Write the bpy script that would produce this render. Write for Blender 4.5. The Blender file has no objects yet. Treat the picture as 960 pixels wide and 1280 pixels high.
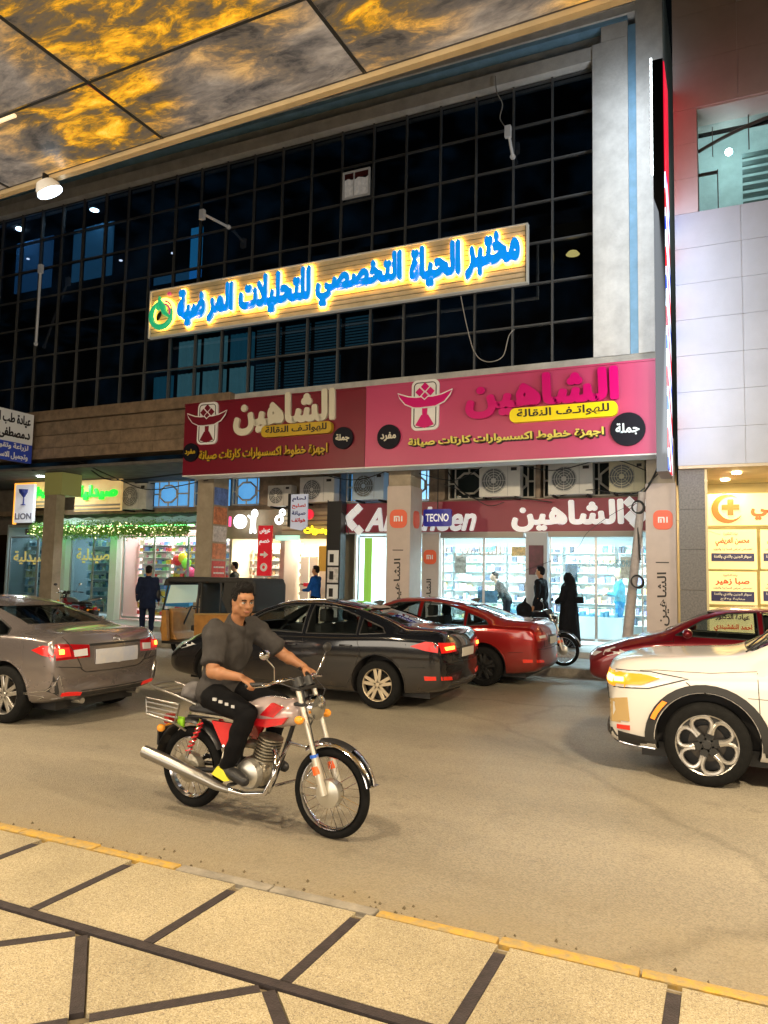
import bpy, bmesh, math, random
from math import sin, cos, pi, radians, atan2, hypot, sqrt
from mathutils import Vector, Matrix, Euler, noise
from mathutils.bvhtree import BVHTree
random.seed(7)
S = bpy.context.scene
COL = S.collection
# ---------------------------------------------------------------- camera
FPX = 930.0
YAW, PITCH, ROLL = radians(24.7), math.atan(80/930), 0.02
fw = Vector((-sin(YAW)*cos(PITCH), cos(YAW)*cos(PITCH), sin(PITCH)))
r0 = Vector((cos(YAW), sin(YAW), 0)); u0 = r0.cross(fw)
rt = r0*cos(ROLL)+u0*sin(ROLL); up = rt.cross(fw)
CP = Vector((0, 0, 1.8))
cd = bpy.data.cameras.new('camera'); cam = bpy.data.objects.new('camera', cd); COL.objects.link(cam)
cd.sensor_fit = 'VERTICAL'; cd.sensor_height = 36; cd.lens = 36*FPX/1280
cd.clip_start = .05; cd.clip_end = 500
cam.matrix_world = Matrix(((rt.x, up.x, -fw.x, CP.x), (rt.y, up.y, -fw.y, CP.y), (rt.z, up.z, -fw.z, CP.z), (0, 0, 0, 1)))
S.camera = cam
def at(px, py, Y):
    "world X and Z of the spot seen at a pixel of the photograph on the upright plane at distance Y"
    d = fw+rt*((px-480)/FPX)-up*((py-640)/FPX)
    t = Y/d.y
    return d.x*t, CP.z+d.z*t
# ---------------------------------------------------------------- world, exposure
W = bpy.data.worlds.new('World'); S.world = W; W.use_nodes = True
wn = W.node_tree
sky = wn.nodes.new('ShaderNodeTexSky'); sky.sky_type = 'NISHITA'; sky.sun_disc = False
sky.sun_elevation = radians(1); sky.sun_rotation = radians(200)
wn.nodes['Background'].inputs[1].default_value = 0.003
wn.links.new(sky.outputs[0], wn.nodes['Background'].inputs[0])
S.view_settings.view_transform = 'Standard'; S.view_settings.look = 'None'
S.view_settings.exposure = 0.0; S.view_settings.gamma = 1
S.cycles.max_bounces = 8; S.cycles.transparent_max_bounces = 12
S.cycles.sample_clamp_indirect = 4
# ---------------------------------------------------------------- lamps of the street (their housings follow further down)
def area(name, loc, aim, size, power, col, size_y=None, spread=180):
    l = bpy.data.lights.new(name, 'AREA'); l.energy = power; l.color = col; l.size = size
    if size_y: l.shape = 'RECTANGLE'; l.size_y = size_y
    l.spread = radians(spread)
    o = bpy.data.objects.new(name, l); COL.objects.link(o); o.location = loc
    d = Vector(aim)-Vector(loc); o.rotation_euler = d.to_track_quat('-Z', 'Y').to_euler()
    return o
WARM = (1.0, .80, .53)
STREET = [(-11.5, 4.0, 4.85, 420), (-6.6, 4.0, 4.85, 280), (-2.6, 1.2, 4.85, 230), (1.6, 3.9, 4.85, 680), (5.8, 3.9, 4.85, 800), (-7.5, .6, 4.85, 170)]
for x, y, z, p in STREET:
    area('street_floodlight', (x, y, z), (x-.3, y+5.0 if y > 2 else y+1.2, 0), .45, p, WARM, .3)
# added fill lamp behind the photographer, in place of unseen shop windows
area('front_fill_lamp', (-3.5, -2.3, 2.1), (-3.5, 6, 2.4), 15, 430, (1, .9, .76), 2.6)
# ---------------------------------------------------------------- helpers
def link(o, parent=None):
    COL.objects.link(o)
    if parent is not None: o.parent = parent
    return o
def tag(o, label, cat, group=None, kind=None):
    if label: o['label'] = label
    if cat: o['category'] = cat
    if group: o['group'] = group
    if kind: o['kind'] = kind
    return o
def thing(name, label, cat, loc=(0, 0, 0), rz=0, group=None):
    o = bpy.data.objects.new(name, None); link(o); o.location = loc; o.rotation_euler = (0, 0, rz)
    return tag(o, label, cat, group)
def copy_tree(o, parent=None):
    c = o.copy(); COL.objects.link(c)
    if parent is not None: c.parent = parent
    for ch in list(o.children): copy_tree(ch, c)
    return c
class B:
    "collects shapes in one bmesh"
    def __init__(s): s.b = bmesh.new()
    def _mv(s, vs, M):
        for v in vs: v.co = M @ v.co
    def box(s, x0, x1, y0, y1, z0, z1, M=None, bev=0):
        r = bmesh.ops.create_cube(s.b, size=1)['verts']
        for v in r: v.co = Vector(((x0+x1)/2+v.co.x*(x1-x0), (y0+y1)/2+v.co.y*(y1-y0), (z0+z1)/2+v.co.z*(z1-z0)))
        if M: s._mv(r, M)
        if bev:
            es = {e for v in r for e in v.link_edges}
            bmesh.ops.bevel(s.b, geom=list(es), offset=bev, segments=2, affect='EDGES', profile=.6)
        return s
    def cyl(s, a, b, r1, r2=None, n=16, cap=True):
        a = Vector(a); b = Vector(b); r2 = r1 if r2 is None else r2
        q = (b-a).to_track_quat('Z', 'Y'); e1 = q @ Vector((1, 0, 0)); e2 = q @ Vector((0, 1, 0)); nv = s.b.verts.new
        A = [nv(a+(e1*cos(2*pi*k/n)+e2*sin(2*pi*k/n))*r1) for k in range(n)]; Q = [nv(b+(e1*cos(2*pi*k/n)+e2*sin(2*pi*k/n))*r2) for k in range(n)]
        for k in range(n): s.b.faces.new((A[k], A[(k+1) % n], Q[(k+1) % n], Q[k]))
        if cap: s.b.faces.new(A[::-1]); s.b.faces.new(Q)
        return s
    def sph(s, c, r, n=12, M=None):
        rr = r if hasattr(r, '__len__') else (r, r, r); m = max(6, n//2+1); c = Vector(c); nv = s.b.verts.new
        R3 = M.to_3x3() if M is not None else None
        def P(x, y, z):
            v = Vector((x*rr[0], y*rr[1], z*rr[2]))
            return nv(c+(R3 @ v if R3 is not None else v))
        tp, bt = P(0, 0, 1), P(0, 0, -1); rings = []
        for i in range(1, m):
            t = pi*i/m; rings.append([P(sin(t)*cos(2*pi*k/n), sin(t)*sin(2*pi*k/n), cos(t)) for k in range(n)])
        nf = s.b.faces.new
        for k in range(n):
            k2 = (k+1) % n; nf((tp, rings[0][k], rings[0][k2])); nf((bt, rings[-1][k2], rings[-1][k]))
            for A, Q in zip(rings[:-1], rings[1:]): nf((A[k], Q[k], Q[k2], A[k2]))
        return s
    def cap(s, a, b, r1, r2, n=14):
        "tapered capsule"
        a = Vector(a); b = Vector(b)
        if (b-a).length > 1e-5: s.cyl(a, b, r1, r2, n)
        s.sph(a, r1, n); s.sph(b, r2, n); return s
    def chain(s, pts, n=14):
        for (a, ra), (b, rb) in zip(pts[:-1], pts[1:]): s.cap(a, b, ra, rb, n)
        return s
    def tube(s, pts, r, n=8, closed=False):
        pts = [Vector(p) for p in pts]; N = len(pts)
        rs = r if hasattr(r, '__len__') else [r]*N
        rings = []; prevn = None
        for i, p in enumerate(pts):
            if closed: t = pts[(i+1) % N]-pts[i-1]
            else: t = pts[min(i+1, N-1)]-pts[max(i-1, 0)]
            t.normalize()
            if prevn is None:
                nn = t.orthogonal().normalized()
            else:
                nn = prevn-t*prevn.dot(t)
                nn = nn.normalized() if nn.length > 1e-6 else t.orthogonal().normalized()
            prevn = nn; bb = t.cross(nn)
            rings.append([s.b.verts.new(p+(nn*cos(2*pi*k/n)+bb*sin(2*pi*k/n))*rs[i]) for k in range(n)])
        for i in range(N if closed else N-1):
            A, Bq = rings[i], rings[(i+1) % N]
            for k in range(n): s.b.faces.new((A[k], A[(k+1) % n], Bq[(k+1) % n], Bq[k]))
        if not closed:
            s.b.faces.new(rings[0][::-1]); s.b.faces.new(rings[-1])
        return s
    def ring(s, c, ax, R, r, n=40, m=10, flat=1.0):
        "torus round axis ax; flat squeezes the radial size"
        c = Vector(c); ax = Vector(ax).normalized(); e1 = ax.orthogonal().normalized(); e2 = ax.cross(e1)
        rings = []
        for i in range(n):
            a = 2*pi*i/n; rad = e1*cos(a)+e2*sin(a)
            rings.append([s.b.verts.new(c+rad*(R+r*flat*cos(2*pi*k/m))+ax*r*sin(2*pi*k/m)) for k in range(m)])
        for i in range(n):
            A, Q = rings[i], rings[(i+1) % n]
            for k in range(m): s.b.faces.new((A[k], Q[k], Q[(k+1) % m], A[(k+1) % m]))
        return s
    def lathe(s, c, ax, prof, n=32):
        "prof: (radius, distance along ax)"
        c = Vector(c); ax = Vector(ax).normalized(); e1 = ax.orthogonal().normalized(); e2 = ax.cross(e1)
        rings = []
        for (rr, h) in prof:
            if rr < 1e-5: rings.append([s.b.verts.new(c+ax*h)])
            else: rings.append([s.b.verts.new(c+ax*h+(e1*cos(2*pi*k/n)+e2*sin(2*pi*k/n))*rr) for k in range(n)])
        for A, Q in zip(rings[:-1], rings[1:]):
            for k in range(n):
                k2 = (k+1) % n
                if len(A) == 1 and len(Q) == 1: continue
                if len(A) == 1: s.b.faces.new((A[0], Q[k2], Q[k]))
                elif len(Q) == 1: s.b.faces.new((A[k], A[k2], Q[0]))
                else: s.b.faces.new((A[k], A[k2], Q[k2], Q[k]))
        return s
    def prism(s, poly, y0, y1, axis='y', M=None):
        "polygon (a,b) extruded along an axis: 'y' -> (x,z), 'x' -> (y,z), 'z' -> (x,y)"
        def P(a, b, h): return {'y': (a, h, b), 'x': (h, a, b), 'z': (a, b, h)}[axis]
        A = [s.b.verts.new(P(a, b, y0)) for a, b in poly]; Q = [s.b.verts.new(P(a, b, y1)) for a, b in poly]
        n = len(poly)
        s.b.faces.new(A); s.b.faces.new(Q[::-1])
        for i in range(n): s.b.faces.new((A[i], Q[i], Q[(i+1) % n], A[(i+1) % n]))
        if M: s._mv(A+Q, M)
        return s
    def raw(s, vs, fs):
        V = [s.b.verts.new(v) for v in vs]
        for f in fs: s.b.faces.new([V[i] for i in f])
        return s
    def mesh(s, name, mat=None, smooth=None, fix=True):
        if fix: bmesh.ops.recalc_face_normals(s.b, faces=s.b.faces)
        me = bpy.data.meshes.new(name); s.b.to_mesh(me); s.b.free()
        if mat:
            for m in (mat if isinstance(mat, (list, tuple)) else [mat]): me.materials.append(m)
        if smooth is not None: smooth_me(me, smooth)
        return me
def smooth_me(me, ang=35):
    me.polygons.foreach_set('use_smooth', [True]*len(me.polygons))
    me.set_sharp_from_angle(angle=radians(ang)); me.update()
def obj(name, b, mat, parent=None, smooth=None, world=False, label=None):
    me = b if isinstance(b, bpy.types.Mesh) else b.mesh(name, mat, smooth)
    if isinstance(b, bpy.types.Mesh) and mat and not me.materials: me.materials.append(mat)
    if world and parent is not None:
        P = parent; T = Matrix()
        while P is not None:
            T = Matrix.Translation(P.location) @ P.rotation_euler.to_matrix().to_4x4() @ T; P = P.parent
        me.transform(T.inverted())
    o = bpy.data.objects.new(name, me); link(o, parent)
    if label: o['label'] = label
    return o
def single(name, b, mat, label, cat, group=None, smooth=None, kind=None):
    "a thing that is one mesh: its origin goes to its base"
    me = b if isinstance(b, bpy.types.Mesh) else b.mesh(name, mat, smooth)
    co = [v.co for v in me.vertices]
    c = Vector(((min(v.x for v in co)+max(v.x for v in co))/2, (min(v.y for v in co)+max(v.y for v in co))/2, min(v.z for v in co)))
    me.transform(Matrix.Translation(-c))
    o = bpy.data.objects.new(name, me); link(o); o.location = c
    return tag(o, label, cat, group, kind)
def baked(b, mods):
    "runs modifiers on a bmesh, gives a mesh"
    me = b if isinstance(b, bpy.types.Mesh) else b.mesh('tmp')
    o = bpy.data.objects.new('tmp', me); COL.objects.link(o)
    for typ, kw in mods:
        m = o.modifiers.new('m', typ)
        for k, v in kw.items(): setattr(m, k, v)
    bpy.context.view_layer.update()
    dg = bpy.context.evaluated_depsgraph_get()
    out = bpy.data.meshes.new_from_object(o.evaluated_get(dg))
    bpy.data.objects.remove(o); return out
def blob(b, vox=.02, it=3, mat=None, name='body'):
    me = baked(b, [('REMESH', dict(mode='VOXEL', voxel_size=vox, use_smooth_shade=True)), ('SMOOTH', dict(factor=.6, iterations=it))])
    me.materials.clear()
    if mat: me.materials.append(mat)
    me.polygons.foreach_set('use_smooth', [True]*len(me.polygons)); me.name = name
    return me
# ---------------------------------------------------------------- materials
MATS = {}
def mat(name, col, rough=.5, metal=0, var=0, vscale=3, bump=0, bscale=40, coat=0, emit=0, ecol=None, col2=None, spec=.5, dirt=0, alpha=1, detail=6, subs=0):
    if name in MATS: return MATS[name]
    m = bpy.data.materials.new(name); m.use_nodes = True; MATS[name] = m
    nt = m.node_tree; p = nt.nodes['Principled BSDF']; L = nt.links.new
    c = (*col, 1)
    p.inputs['Base Color'].default_value = c; p.inputs['Roughness'].default_value = rough; p.inputs['Metallic'].default_value = metal
    p.inputs['Coat Weight'].default_value = coat; p.inputs['Coat Roughness'].default_value = .06
    p.inputs['Specular IOR Level'].default_value = spec
    if subs: p.inputs['Subsurface Weight'].default_value = subs; p.inputs['Subsurface Scale'].default_value = .01
    tc = nt.nodes.new('ShaderNodeTexCoord')
    if var or col2:
        n = nt.nodes.new('ShaderNodeTexNoise'); n.inputs['Scale'].default_value = vscale; n.inputs['Detail'].default_value = detail; n.inputs['Roughness'].default_value = .65
        L(tc.outputs['Object'], n.inputs['Vector'])
        rp = nt.nodes.new('ShaderNodeValToRGB'); rp.color_ramp.elements[0].position = .3; rp.color_ramp.elements[1].position = .7
        d = col2 or tuple(max(0, x*(1-var)) for x in col)
        e = col if col2 else tuple(min(1, x*(1+var*.6)) for x in col)
        rp.color_ramp.elements[0].color = (*d, 1); rp.color_ramp.elements[1].color = (*e, 1)
        L(n.outputs['Fac'], rp.inputs[0]); L(rp.outputs[0], p.inputs['Base Color'])
        mr = nt.nodes.new('ShaderNodeMapRange'); mr.inputs['To Min'].default_value = min(1, rough*1.25+.03); mr.inputs['To Max'].default_value = rough*.85
        L(n.outputs['Fac'], mr.inputs['Value']); L(mr.outputs[0], p.inputs['Roughness'])
    if bump:
        n2 = nt.nodes.new('ShaderNodeTexNoise'); n2.inputs['Scale'].default_value = bscale; n2.inputs['Detail'].default_value = 4
        L(tc.outputs['Object'], n2.inputs['Vector'])
        bp = nt.nodes.new('ShaderNodeBump'); bp.inputs['Strength'].default_value = bump; bp.inputs['Distance'].default_value = .02
        L(n2.outputs['Fac'], bp.inputs['Height']); L(bp.outputs[0], p.inputs['Normal'])
    if emit:
        p.inputs['Emission Color'].default_value = (*(ecol or col), 1); p.inputs['Emission Strength'].default_value = emit
    return m
def glassmat(name, tint=(.8, .9, .92), rough=.02, base=.08):
    if name in MATS: return MATS[name]
    m = bpy.data.materials.new(name); m.use_nodes = True; MATS[name] = m
    nt = m.node_tree; nt.nodes.remove(nt.nodes['Principled BSDF']); out = nt.nodes['Material Output']
    t = nt.nodes.new('ShaderNodeBsdfTransparent'); t.inputs[0].default_value = (*tint, 1)
    g = nt.nodes.new('ShaderNodeBsdfGlossy'); g.inputs['Roughness'].default_value = rough
    lw = nt.nodes.new('ShaderNodeLayerWeight'); lw.inputs[0].default_value = .5
    f = nt.nodes.new('ShaderNodeMath'); f.operation = 'POWER'; f.inputs[1].default_value = 4.5; nt.links.new(lw.outputs['Facing'], f.inputs[0])
    ad = nt.nodes.new('ShaderNodeMath'); ad.operation = 'ADD'; ad.inputs[1].default_value = base; ad.use_clamp = True
    mx = nt.nodes.new('ShaderNodeMixShader'); L = nt.links.new
    L(f.outputs[0], ad.inputs[0]); L(ad.outputs[0], mx.inputs[0]); L(t.outputs[0], mx.inputs[1]); L(g.outputs[0], mx.inputs[2]); L(mx.outputs[0], out.inputs[0])
    return m
def nodes(m): return m.node_tree, m.node_tree.nodes, m.node_tree.links.new, m.node_tree.nodes['Principled BSDF']
# ---------------------------------------------------------------- lettering: Arabic letters joined by hand
AR = {'ا': (0xFE8D, 0xFE8E, 0, 0), 'أ': (0xFE83, 0xFE84, 0, 0), 'ب': (0xFE8F, 0xFE90, 0xFE91, 0xFE92), 'ة': (0xFE93, 0xFE94, 0, 0), 'ت': (0xFE95, 0xFE96, 0xFE97, 0xFE98), 'ث': (0xFE99, 0xFE9A, 0xFE9B, 0xFE9C), 'ج': (0xFE9D, 0xFE9E, 0xFE9F, 0xFEA0), 'ح': (0xFEA1, 0xFEA2, 0xFEA3, 0xFEA4), 'خ': (0xFEA5, 0xFEA6, 0xFEA7, 0xFEA8), 'د': (0xFEA9, 0xFEAA, 0, 0), 'ر': (0xFEAD, 0xFEAE, 0, 0), 'ز': (0xFEAF, 0xFEB0, 0, 0), 'س': (0xFEB1, 0xFEB2, 0xFEB3, 0xFEB4), 'ش': (0xFEB5, 0xFEB6, 0xFEB7, 0xFEB8), 'ص': (0xFEB9, 0xFEBA, 0xFEBB, 0xFEBC), 'ض': (0xFEBD, 0xFEBE, 0xFEBF, 0xFEC0), 'ط': (0xFEC1, 0xFEC2, 0xFEC3, 0xFEC4), 'ع': (0xFEC9, 0xFECA, 0xFECB, 0xFECC), 'غ': (0xFECD, 0xFECE, 0xFECF, 0xFED0), 'ف': (0xFED1, 0xFED2, 0xFED3, 0xFED4), 'ق': (0xFED5, 0xFED6, 0xFED7, 0xFED8), 'ك': (0xFED9, 0xFEDA, 0xFEDB, 0xFEDC), 'ل': (0xFEDD, 0xFEDE, 0xFEDF, 0xFEE0), 'م': (0xFEE1, 0xFEE2, 0xFEE3, 0xFEE4), 'ن': (0xFEE5, 0xFEE6, 0xFEE7, 0xFEE8), 'ه': (0xFEE9, 0xFEEA, 0xFEEB, 0xFEEC), 'و': (0xFEED, 0xFEEE, 0, 0), 'ي': (0xFEF1, 0xFEF2, 0xFEF3, 0xFEF4), 'ى': (0xFEEF, 0xFEF0, 0, 0), 'ـ': (0x640,)*4}
def shape(s):
    out = []; prev = False; i = 0
    if not any(c in AR for c in s): return s
    while i < len(s):
        ch = s[i]
        if ch == 'ل' and i+1 < len(s) and s[i+1] == 'ا':
            out.append(chr(0xFEFC if prev else 0xFEFB)); prev = False; i += 2; continue
        if ch not in AR: out.append(ch); prev = False; i += 1; continue
        f = AR[ch]; nxt = i+1 < len(s) and s[i+1] in AR; can = f[2] != 0
        g = f[3] if prev and nxt and can else f[1] if prev else f[2] if nxt and can else f[0]
        prev = nxt and can; out.append(chr(g)); i += 1
    return ''.join(reversed(out))
def text_mesh(s, x0, x1, z0, z1, y, depth=.03, bold=.02, rot=0, res=3, shear=0, keep=False):
    "lettering filling the box x0..x1, z0..z1, facing -Y, front face at y-depth, back at y; rot=90 reads upwards"
    c = bpy.data.curves.new('t', 'FONT'); c.body = shape(s); c.offset = bold if bold <= .022 else 0; c.resolution_u = res; c.extrude = .5; c.shear = shear
    o = bpy.data.objects.new('t', c); me = bpy.data.meshes.new_from_object(o)
    bpy.data.objects.remove(o); bpy.data.curves.remove(c)
    R = Matrix.Rotation(radians(rot), 4, 'Z'); me.transform(R)
    if bold > .022:
        bb = bmesh.new(); n = 10
        for k in range(n+1):
            r_ = 0 if k == n else bold; m2_ = me.copy()
            m2_.transform(Matrix.Translation((r_*cos(2*pi*k/n), r_*sin(2*pi*k/n), k*.004))); bb.from_mesh(m2_); bpy.data.meshes.remove(m2_)
        bb.to_mesh(me); bb.free()
    xs = [v.co.x for v in me.vertices]; ys = [v.co.y for v in me.vertices]
    a, b2, c2, d = min(xs), max(xs), min(ys), max(ys)
    sx = (x1-x0)/(b2-a); sz = (z1-z0)/(d-c2)
    for v in me.vertices:
        X, Yy, Z = v.co
        v.co = (x0+(X-a)*sx, y-depth*(Z+.5), z0+(Yy-c2)*sz)
    me.materials.clear(); me.update(); return me
def letters(name, s, x0, x1, z0, z1, y, m, parent=None, world=True, **k):
    me = text_mesh(s, x0, x1, z0, z1, y, **k); me.materials.append(m); me.name = name
    return obj(name, me, None, parent, world=world)
# ================================================================ THE SETTING: ground
def asphalt():
    m = mat('asphalt', (.13, .118, .098), .8)
    nt, N, L, p = nodes(m)
    tc = N.new('ShaderNodeTexCoord')
    big = N.new('ShaderNodeTexNoise'); big.inputs['Scale'].default_value = .55; big.inputs['Detail'].default_value = 7; big.inputs['Roughness'].default_value = .6
    st = N.new('ShaderNodeMapping'); st.inputs['Scale'].default_value = (.35, 1.3, 1); L(tc.outputs['Object'], st.inputs[0]); L(st.outputs[0], big.inputs[0])
    r1 = N.new('ShaderNodeValToRGB'); r1.color_ramp.elements[0].position = .32; r1.color_ramp.elements[1].position = .68
    r1.color_ramp.elements[0].color = (.26, .235, .19, 1); r1.color_ramp.elements[1].color = (.36, .32, .25, 1); L(big.outputs[0], r1.inputs[0])
    fine = N.new('ShaderNodeTexVoronoi'); fine.inputs['Scale'].default_value = 95; L(tc.outputs['Object'], fine.inputs[0])
    mx = N.new('ShaderNodeMixRGB'); mx.blend_type = 'MULTIPLY'; mx.inputs[0].default_value = .5
    r2 = N.new('ShaderNodeValToRGB'); r2.color_ramp.elements[0].color = (.35, .35, .35, 1); r2.color_ramp.elements[1].color = (1.3, 1.25, 1.15, 1); r2.color_ramp.elements[1].position = .75
    L(fine.outputs['Color'], r2.inputs[0]); L(r1.outputs[0], mx.inputs[1]); L(r2.outputs[0], mx.inputs[2])
    # dust swept against the near kerb
    sp = N.new('ShaderNodeSeparateXYZ'); L(tc.outputs['Object'], sp.inputs[0])
    du = N.new('ShaderNodeMapRange'); du.inputs[1].default_value = 4.9; du.inputs[2].default_value = 3.7; L(sp.outputs['Y'], du.inputs[0])
    dn = N.new('ShaderNodeTexNoise'); dn.inputs['Scale'].default_value = 2.2; dn.inputs['Detail'].default_value = 5; L(tc.outputs['Object'], dn.inputs[0])
    mu = N.new('ShaderNodeMath'); mu.operation = 'MULTIPLY'; L(du.outputs[0], mu.inputs[0]); L(dn.outputs[0], mu.inputs[1])
    m3 = N.new('ShaderNodeMixRGB'); m3.inputs[2].default_value = (.3, .235, .13, 1); L(mu.outputs[0], m3.inputs[0]); L(mx.outputs[0], m3.inputs[1])
    # old seams and cracks
    cr = N.new('ShaderNodeTexVoronoi'); cr.feature = 'DISTANCE_TO_EDGE'; cr.inputs['Scale'].default_value = .22
    wn_ = N.new('ShaderNodeTexNoise'); wn_.inputs['Scale'].default_value = 1.5; wn_.inputs['Detail'].default_value = 6; L(tc.outputs['Object'], wn_.inputs[0])
    va = N.new('ShaderNodeMixRGB'); va.inputs[0].default_value = .35; L(tc.outputs['Object'], va.inputs[1]); L(wn_.outputs['Color'], va.inputs[2]); L(va.outputs[0], cr.inputs[0])
    cm = N.new('ShaderNodeMapRange'); cm.inputs[1].default_value = .0; cm.inputs[2].default_value = .012; cm.inputs[3].default_value = .8; cm.inputs[4].default_value = 1; L(cr.outputs[0], cm.inputs[0])
    m4 = N.new('ShaderNodeMixRGB'); m4.blend_type = 'MULTIPLY'; m4.inputs[0].default_value = 1; 
    # tyre polished lanes, oil drips and patches
    ln = N.new('ShaderNodeMath'); ln.operation = 'SINE'; lm_ = N.new('ShaderNodeMath'); lm_.operation = 'MULTIPLY_ADD'; lm_.inputs[1].default_value = 3.6; lm_.inputs[2].default_value = .6; L(sp.outputs['Y'], lm_.inputs[0]); L(lm_.outputs[0], ln.inputs[0])
    l2 = N.new('ShaderNodeMapRange'); l2.inputs[1].default_value = -1; l2.inputs[3].default_value = .93; l2.inputs[4].default_value = 1.04; L(ln.outputs[0], l2.inputs[0])
    oi = N.new('ShaderNodeTexNoise'); oi.inputs['Scale'].default_value = 2.3; oi.inputs['Detail'].default_value = 3; L(tc.outputs['Object'], oi.inputs[0])
    o2 = N.new('ShaderNodeMapRange'); o2.inputs[1].default_value = .63; o2.inputs[2].default_value = .72; o2.inputs[3].default_value = 1; o2.inputs[4].default_value = .85; L(oi.outputs[0], o2.inputs[0])
    mm_ = N.new('ShaderNodeMath'); mm_.operation = 'MULTIPLY'; L(l2.outputs[0], mm_.inputs[0]); L(o2.outputs[0], mm_.inputs[1])
    m5 = N.new('ShaderNodeMixRGB'); m5.blend_type = 'MULTIPLY'; m5.inputs[0].default_value = 1; L(m3.outputs[0], m5.inputs[1]); L(mm_.outputs[0], m5.inputs[2]); L(m5.outputs[0], m4.inputs[1]); L(cm.outputs[0], m4.inputs[2]); L(m4.outputs[0], p.inputs['Base Color'])
    bp = N.new('ShaderNodeBump'); bp.inputs['Strength'].default_value = .55; bp.inputs['Distance'].default_value = .012; L(fine.outputs['Distance'], bp.inputs['Height']); L(bp.outputs[0], p.inputs['Normal'])
    rr = N.new('ShaderNodeMapRange'); rr.inputs[3].default_value = .62; rr.inputs[4].default_value = .42; L(big.outputs[0], rr.inputs[0]); L(rr.outputs[0], p.inputs['Roughness'])
    return m
def terrazzo():
    m = mat('terrazzo', (.5, .42, .27), .6)
    nt, N, L, p = nodes(m)
    tc = N.new('ShaderNodeTexCoord')
    v = N.new('ShaderNodeTexVoronoi'); v.inputs['Scale'].default_value = 230; L(tc.outputs['Object'], v.inputs[0])
    r = N.new('ShaderNodeValToRGB'); cr = r.color_ramp; cr.interpolation = 'CONSTANT'
    cr.elements[0].color = (.27, .22, .15, 1); cr.elements[1].position = .15; cr.elements[1].color = (.43, .355, .215, 1)
    e = cr.elements.new(.5); e.color = (.49, .415, .265, 1); e = cr.elements.new(.8); e.color = (.6, .52, .36, 1)
    s = N.new('ShaderNodeSeparateXYZ'); L(v.outputs['Color'], s.inputs[0]); L(s.outputs[0], r.inputs[0])
    n = N.new('ShaderNodeTexNoise'); n.inputs['Scale'].default_value = 1.6; n.inputs['Detail'].default_value = 8; L(tc.outputs['Object'], n.inputs[0])
    q = N.new('ShaderNodeMapRange'); q.inputs[1].default_value = .3; q.inputs[2].default_value = .7; q.inputs[3].default_value = .72; q.inputs[4].default_value = 1.05; L(n.outputs[0], q.inputs[0])
    mx = N.new('ShaderNodeMixRGB'); mx.blend_type = 'MULTIPLY'; mx.inputs[0].default_value = 1; L(r.outputs[0], mx.inputs[1]); L(q.outputs[0], mx.inputs[2]); L(mx.outputs[0], p.inputs['Base Color'])
    bp = N.new('ShaderNodeBump'); bp.inputs['Strength'].default_value = .4; bp.inputs['Distance'].default_value = .006; L(v.outputs['Distance'], bp.inputs['Height']); L(bp.outputs[0], p.inputs['Normal'])
    return m
def struct(name, b, m, parent=None, smooth=None):
    o = obj(name, b, m, parent, smooth); o['kind'] = 'structure'; return o
ASPH, TERR = asphalt(), terrazzo()
DARKST = mat('dark_strip_stone', (.045, .035, .036), .55, var=.35, vscale=14, bump=.3, bscale=120)
CONC = mat('kerb_concrete', (.3, .27, .22), .8, var=.35, vscale=6, bump=.5, bscale=60)
YEL = mat('kerb_yellow_paint', (.62, .36, .03), .6, col2=(.30, .25, .15), vscale=16, bump=.4, bscale=50)
gr = struct('ground', B().box(-90, 90, -40, 70, -.5, -.05), mat('earth', (.12, .1, .07), .9, var=.3))
road = struct('road', B().raw([(-90, 3.5, 0), (90, 3.5, 0), (90, 14.3, 0), (-90, 14.3, 0)], [(0, 1, 2, 3)]), ASPH)
# near pavement: terrazzo slabs between dark strips
pav = struct('pavement', B().box(-14, 8, -6, 3.42, -.04, .13), mat('mortar', (.2, .16, .1), .9, var=.3, vscale=8))
xs0 = [-.22-.718*k for k in range(-5, 16)]
for i, x in enumerate(xs0):
    obj('dark_strip', B().box(x-.027, x+.027, 2.735, 3.36+random.uniform(-.012, .012), .1, .1525), DARKST, pav)
for i in range(len(xs0)-1):
    a, b = xs0[i+1]+.029, xs0[i]-.029
    obj('slab', B().box(a, b, 2.737, 3.425, .1, .15+random.uniform(-.0012, .0012)), TERR, pav)
obj('dark_strip', B().box(-12, 4, 2.678, 2.730, .1, .1525), DARKST, pav)
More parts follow.
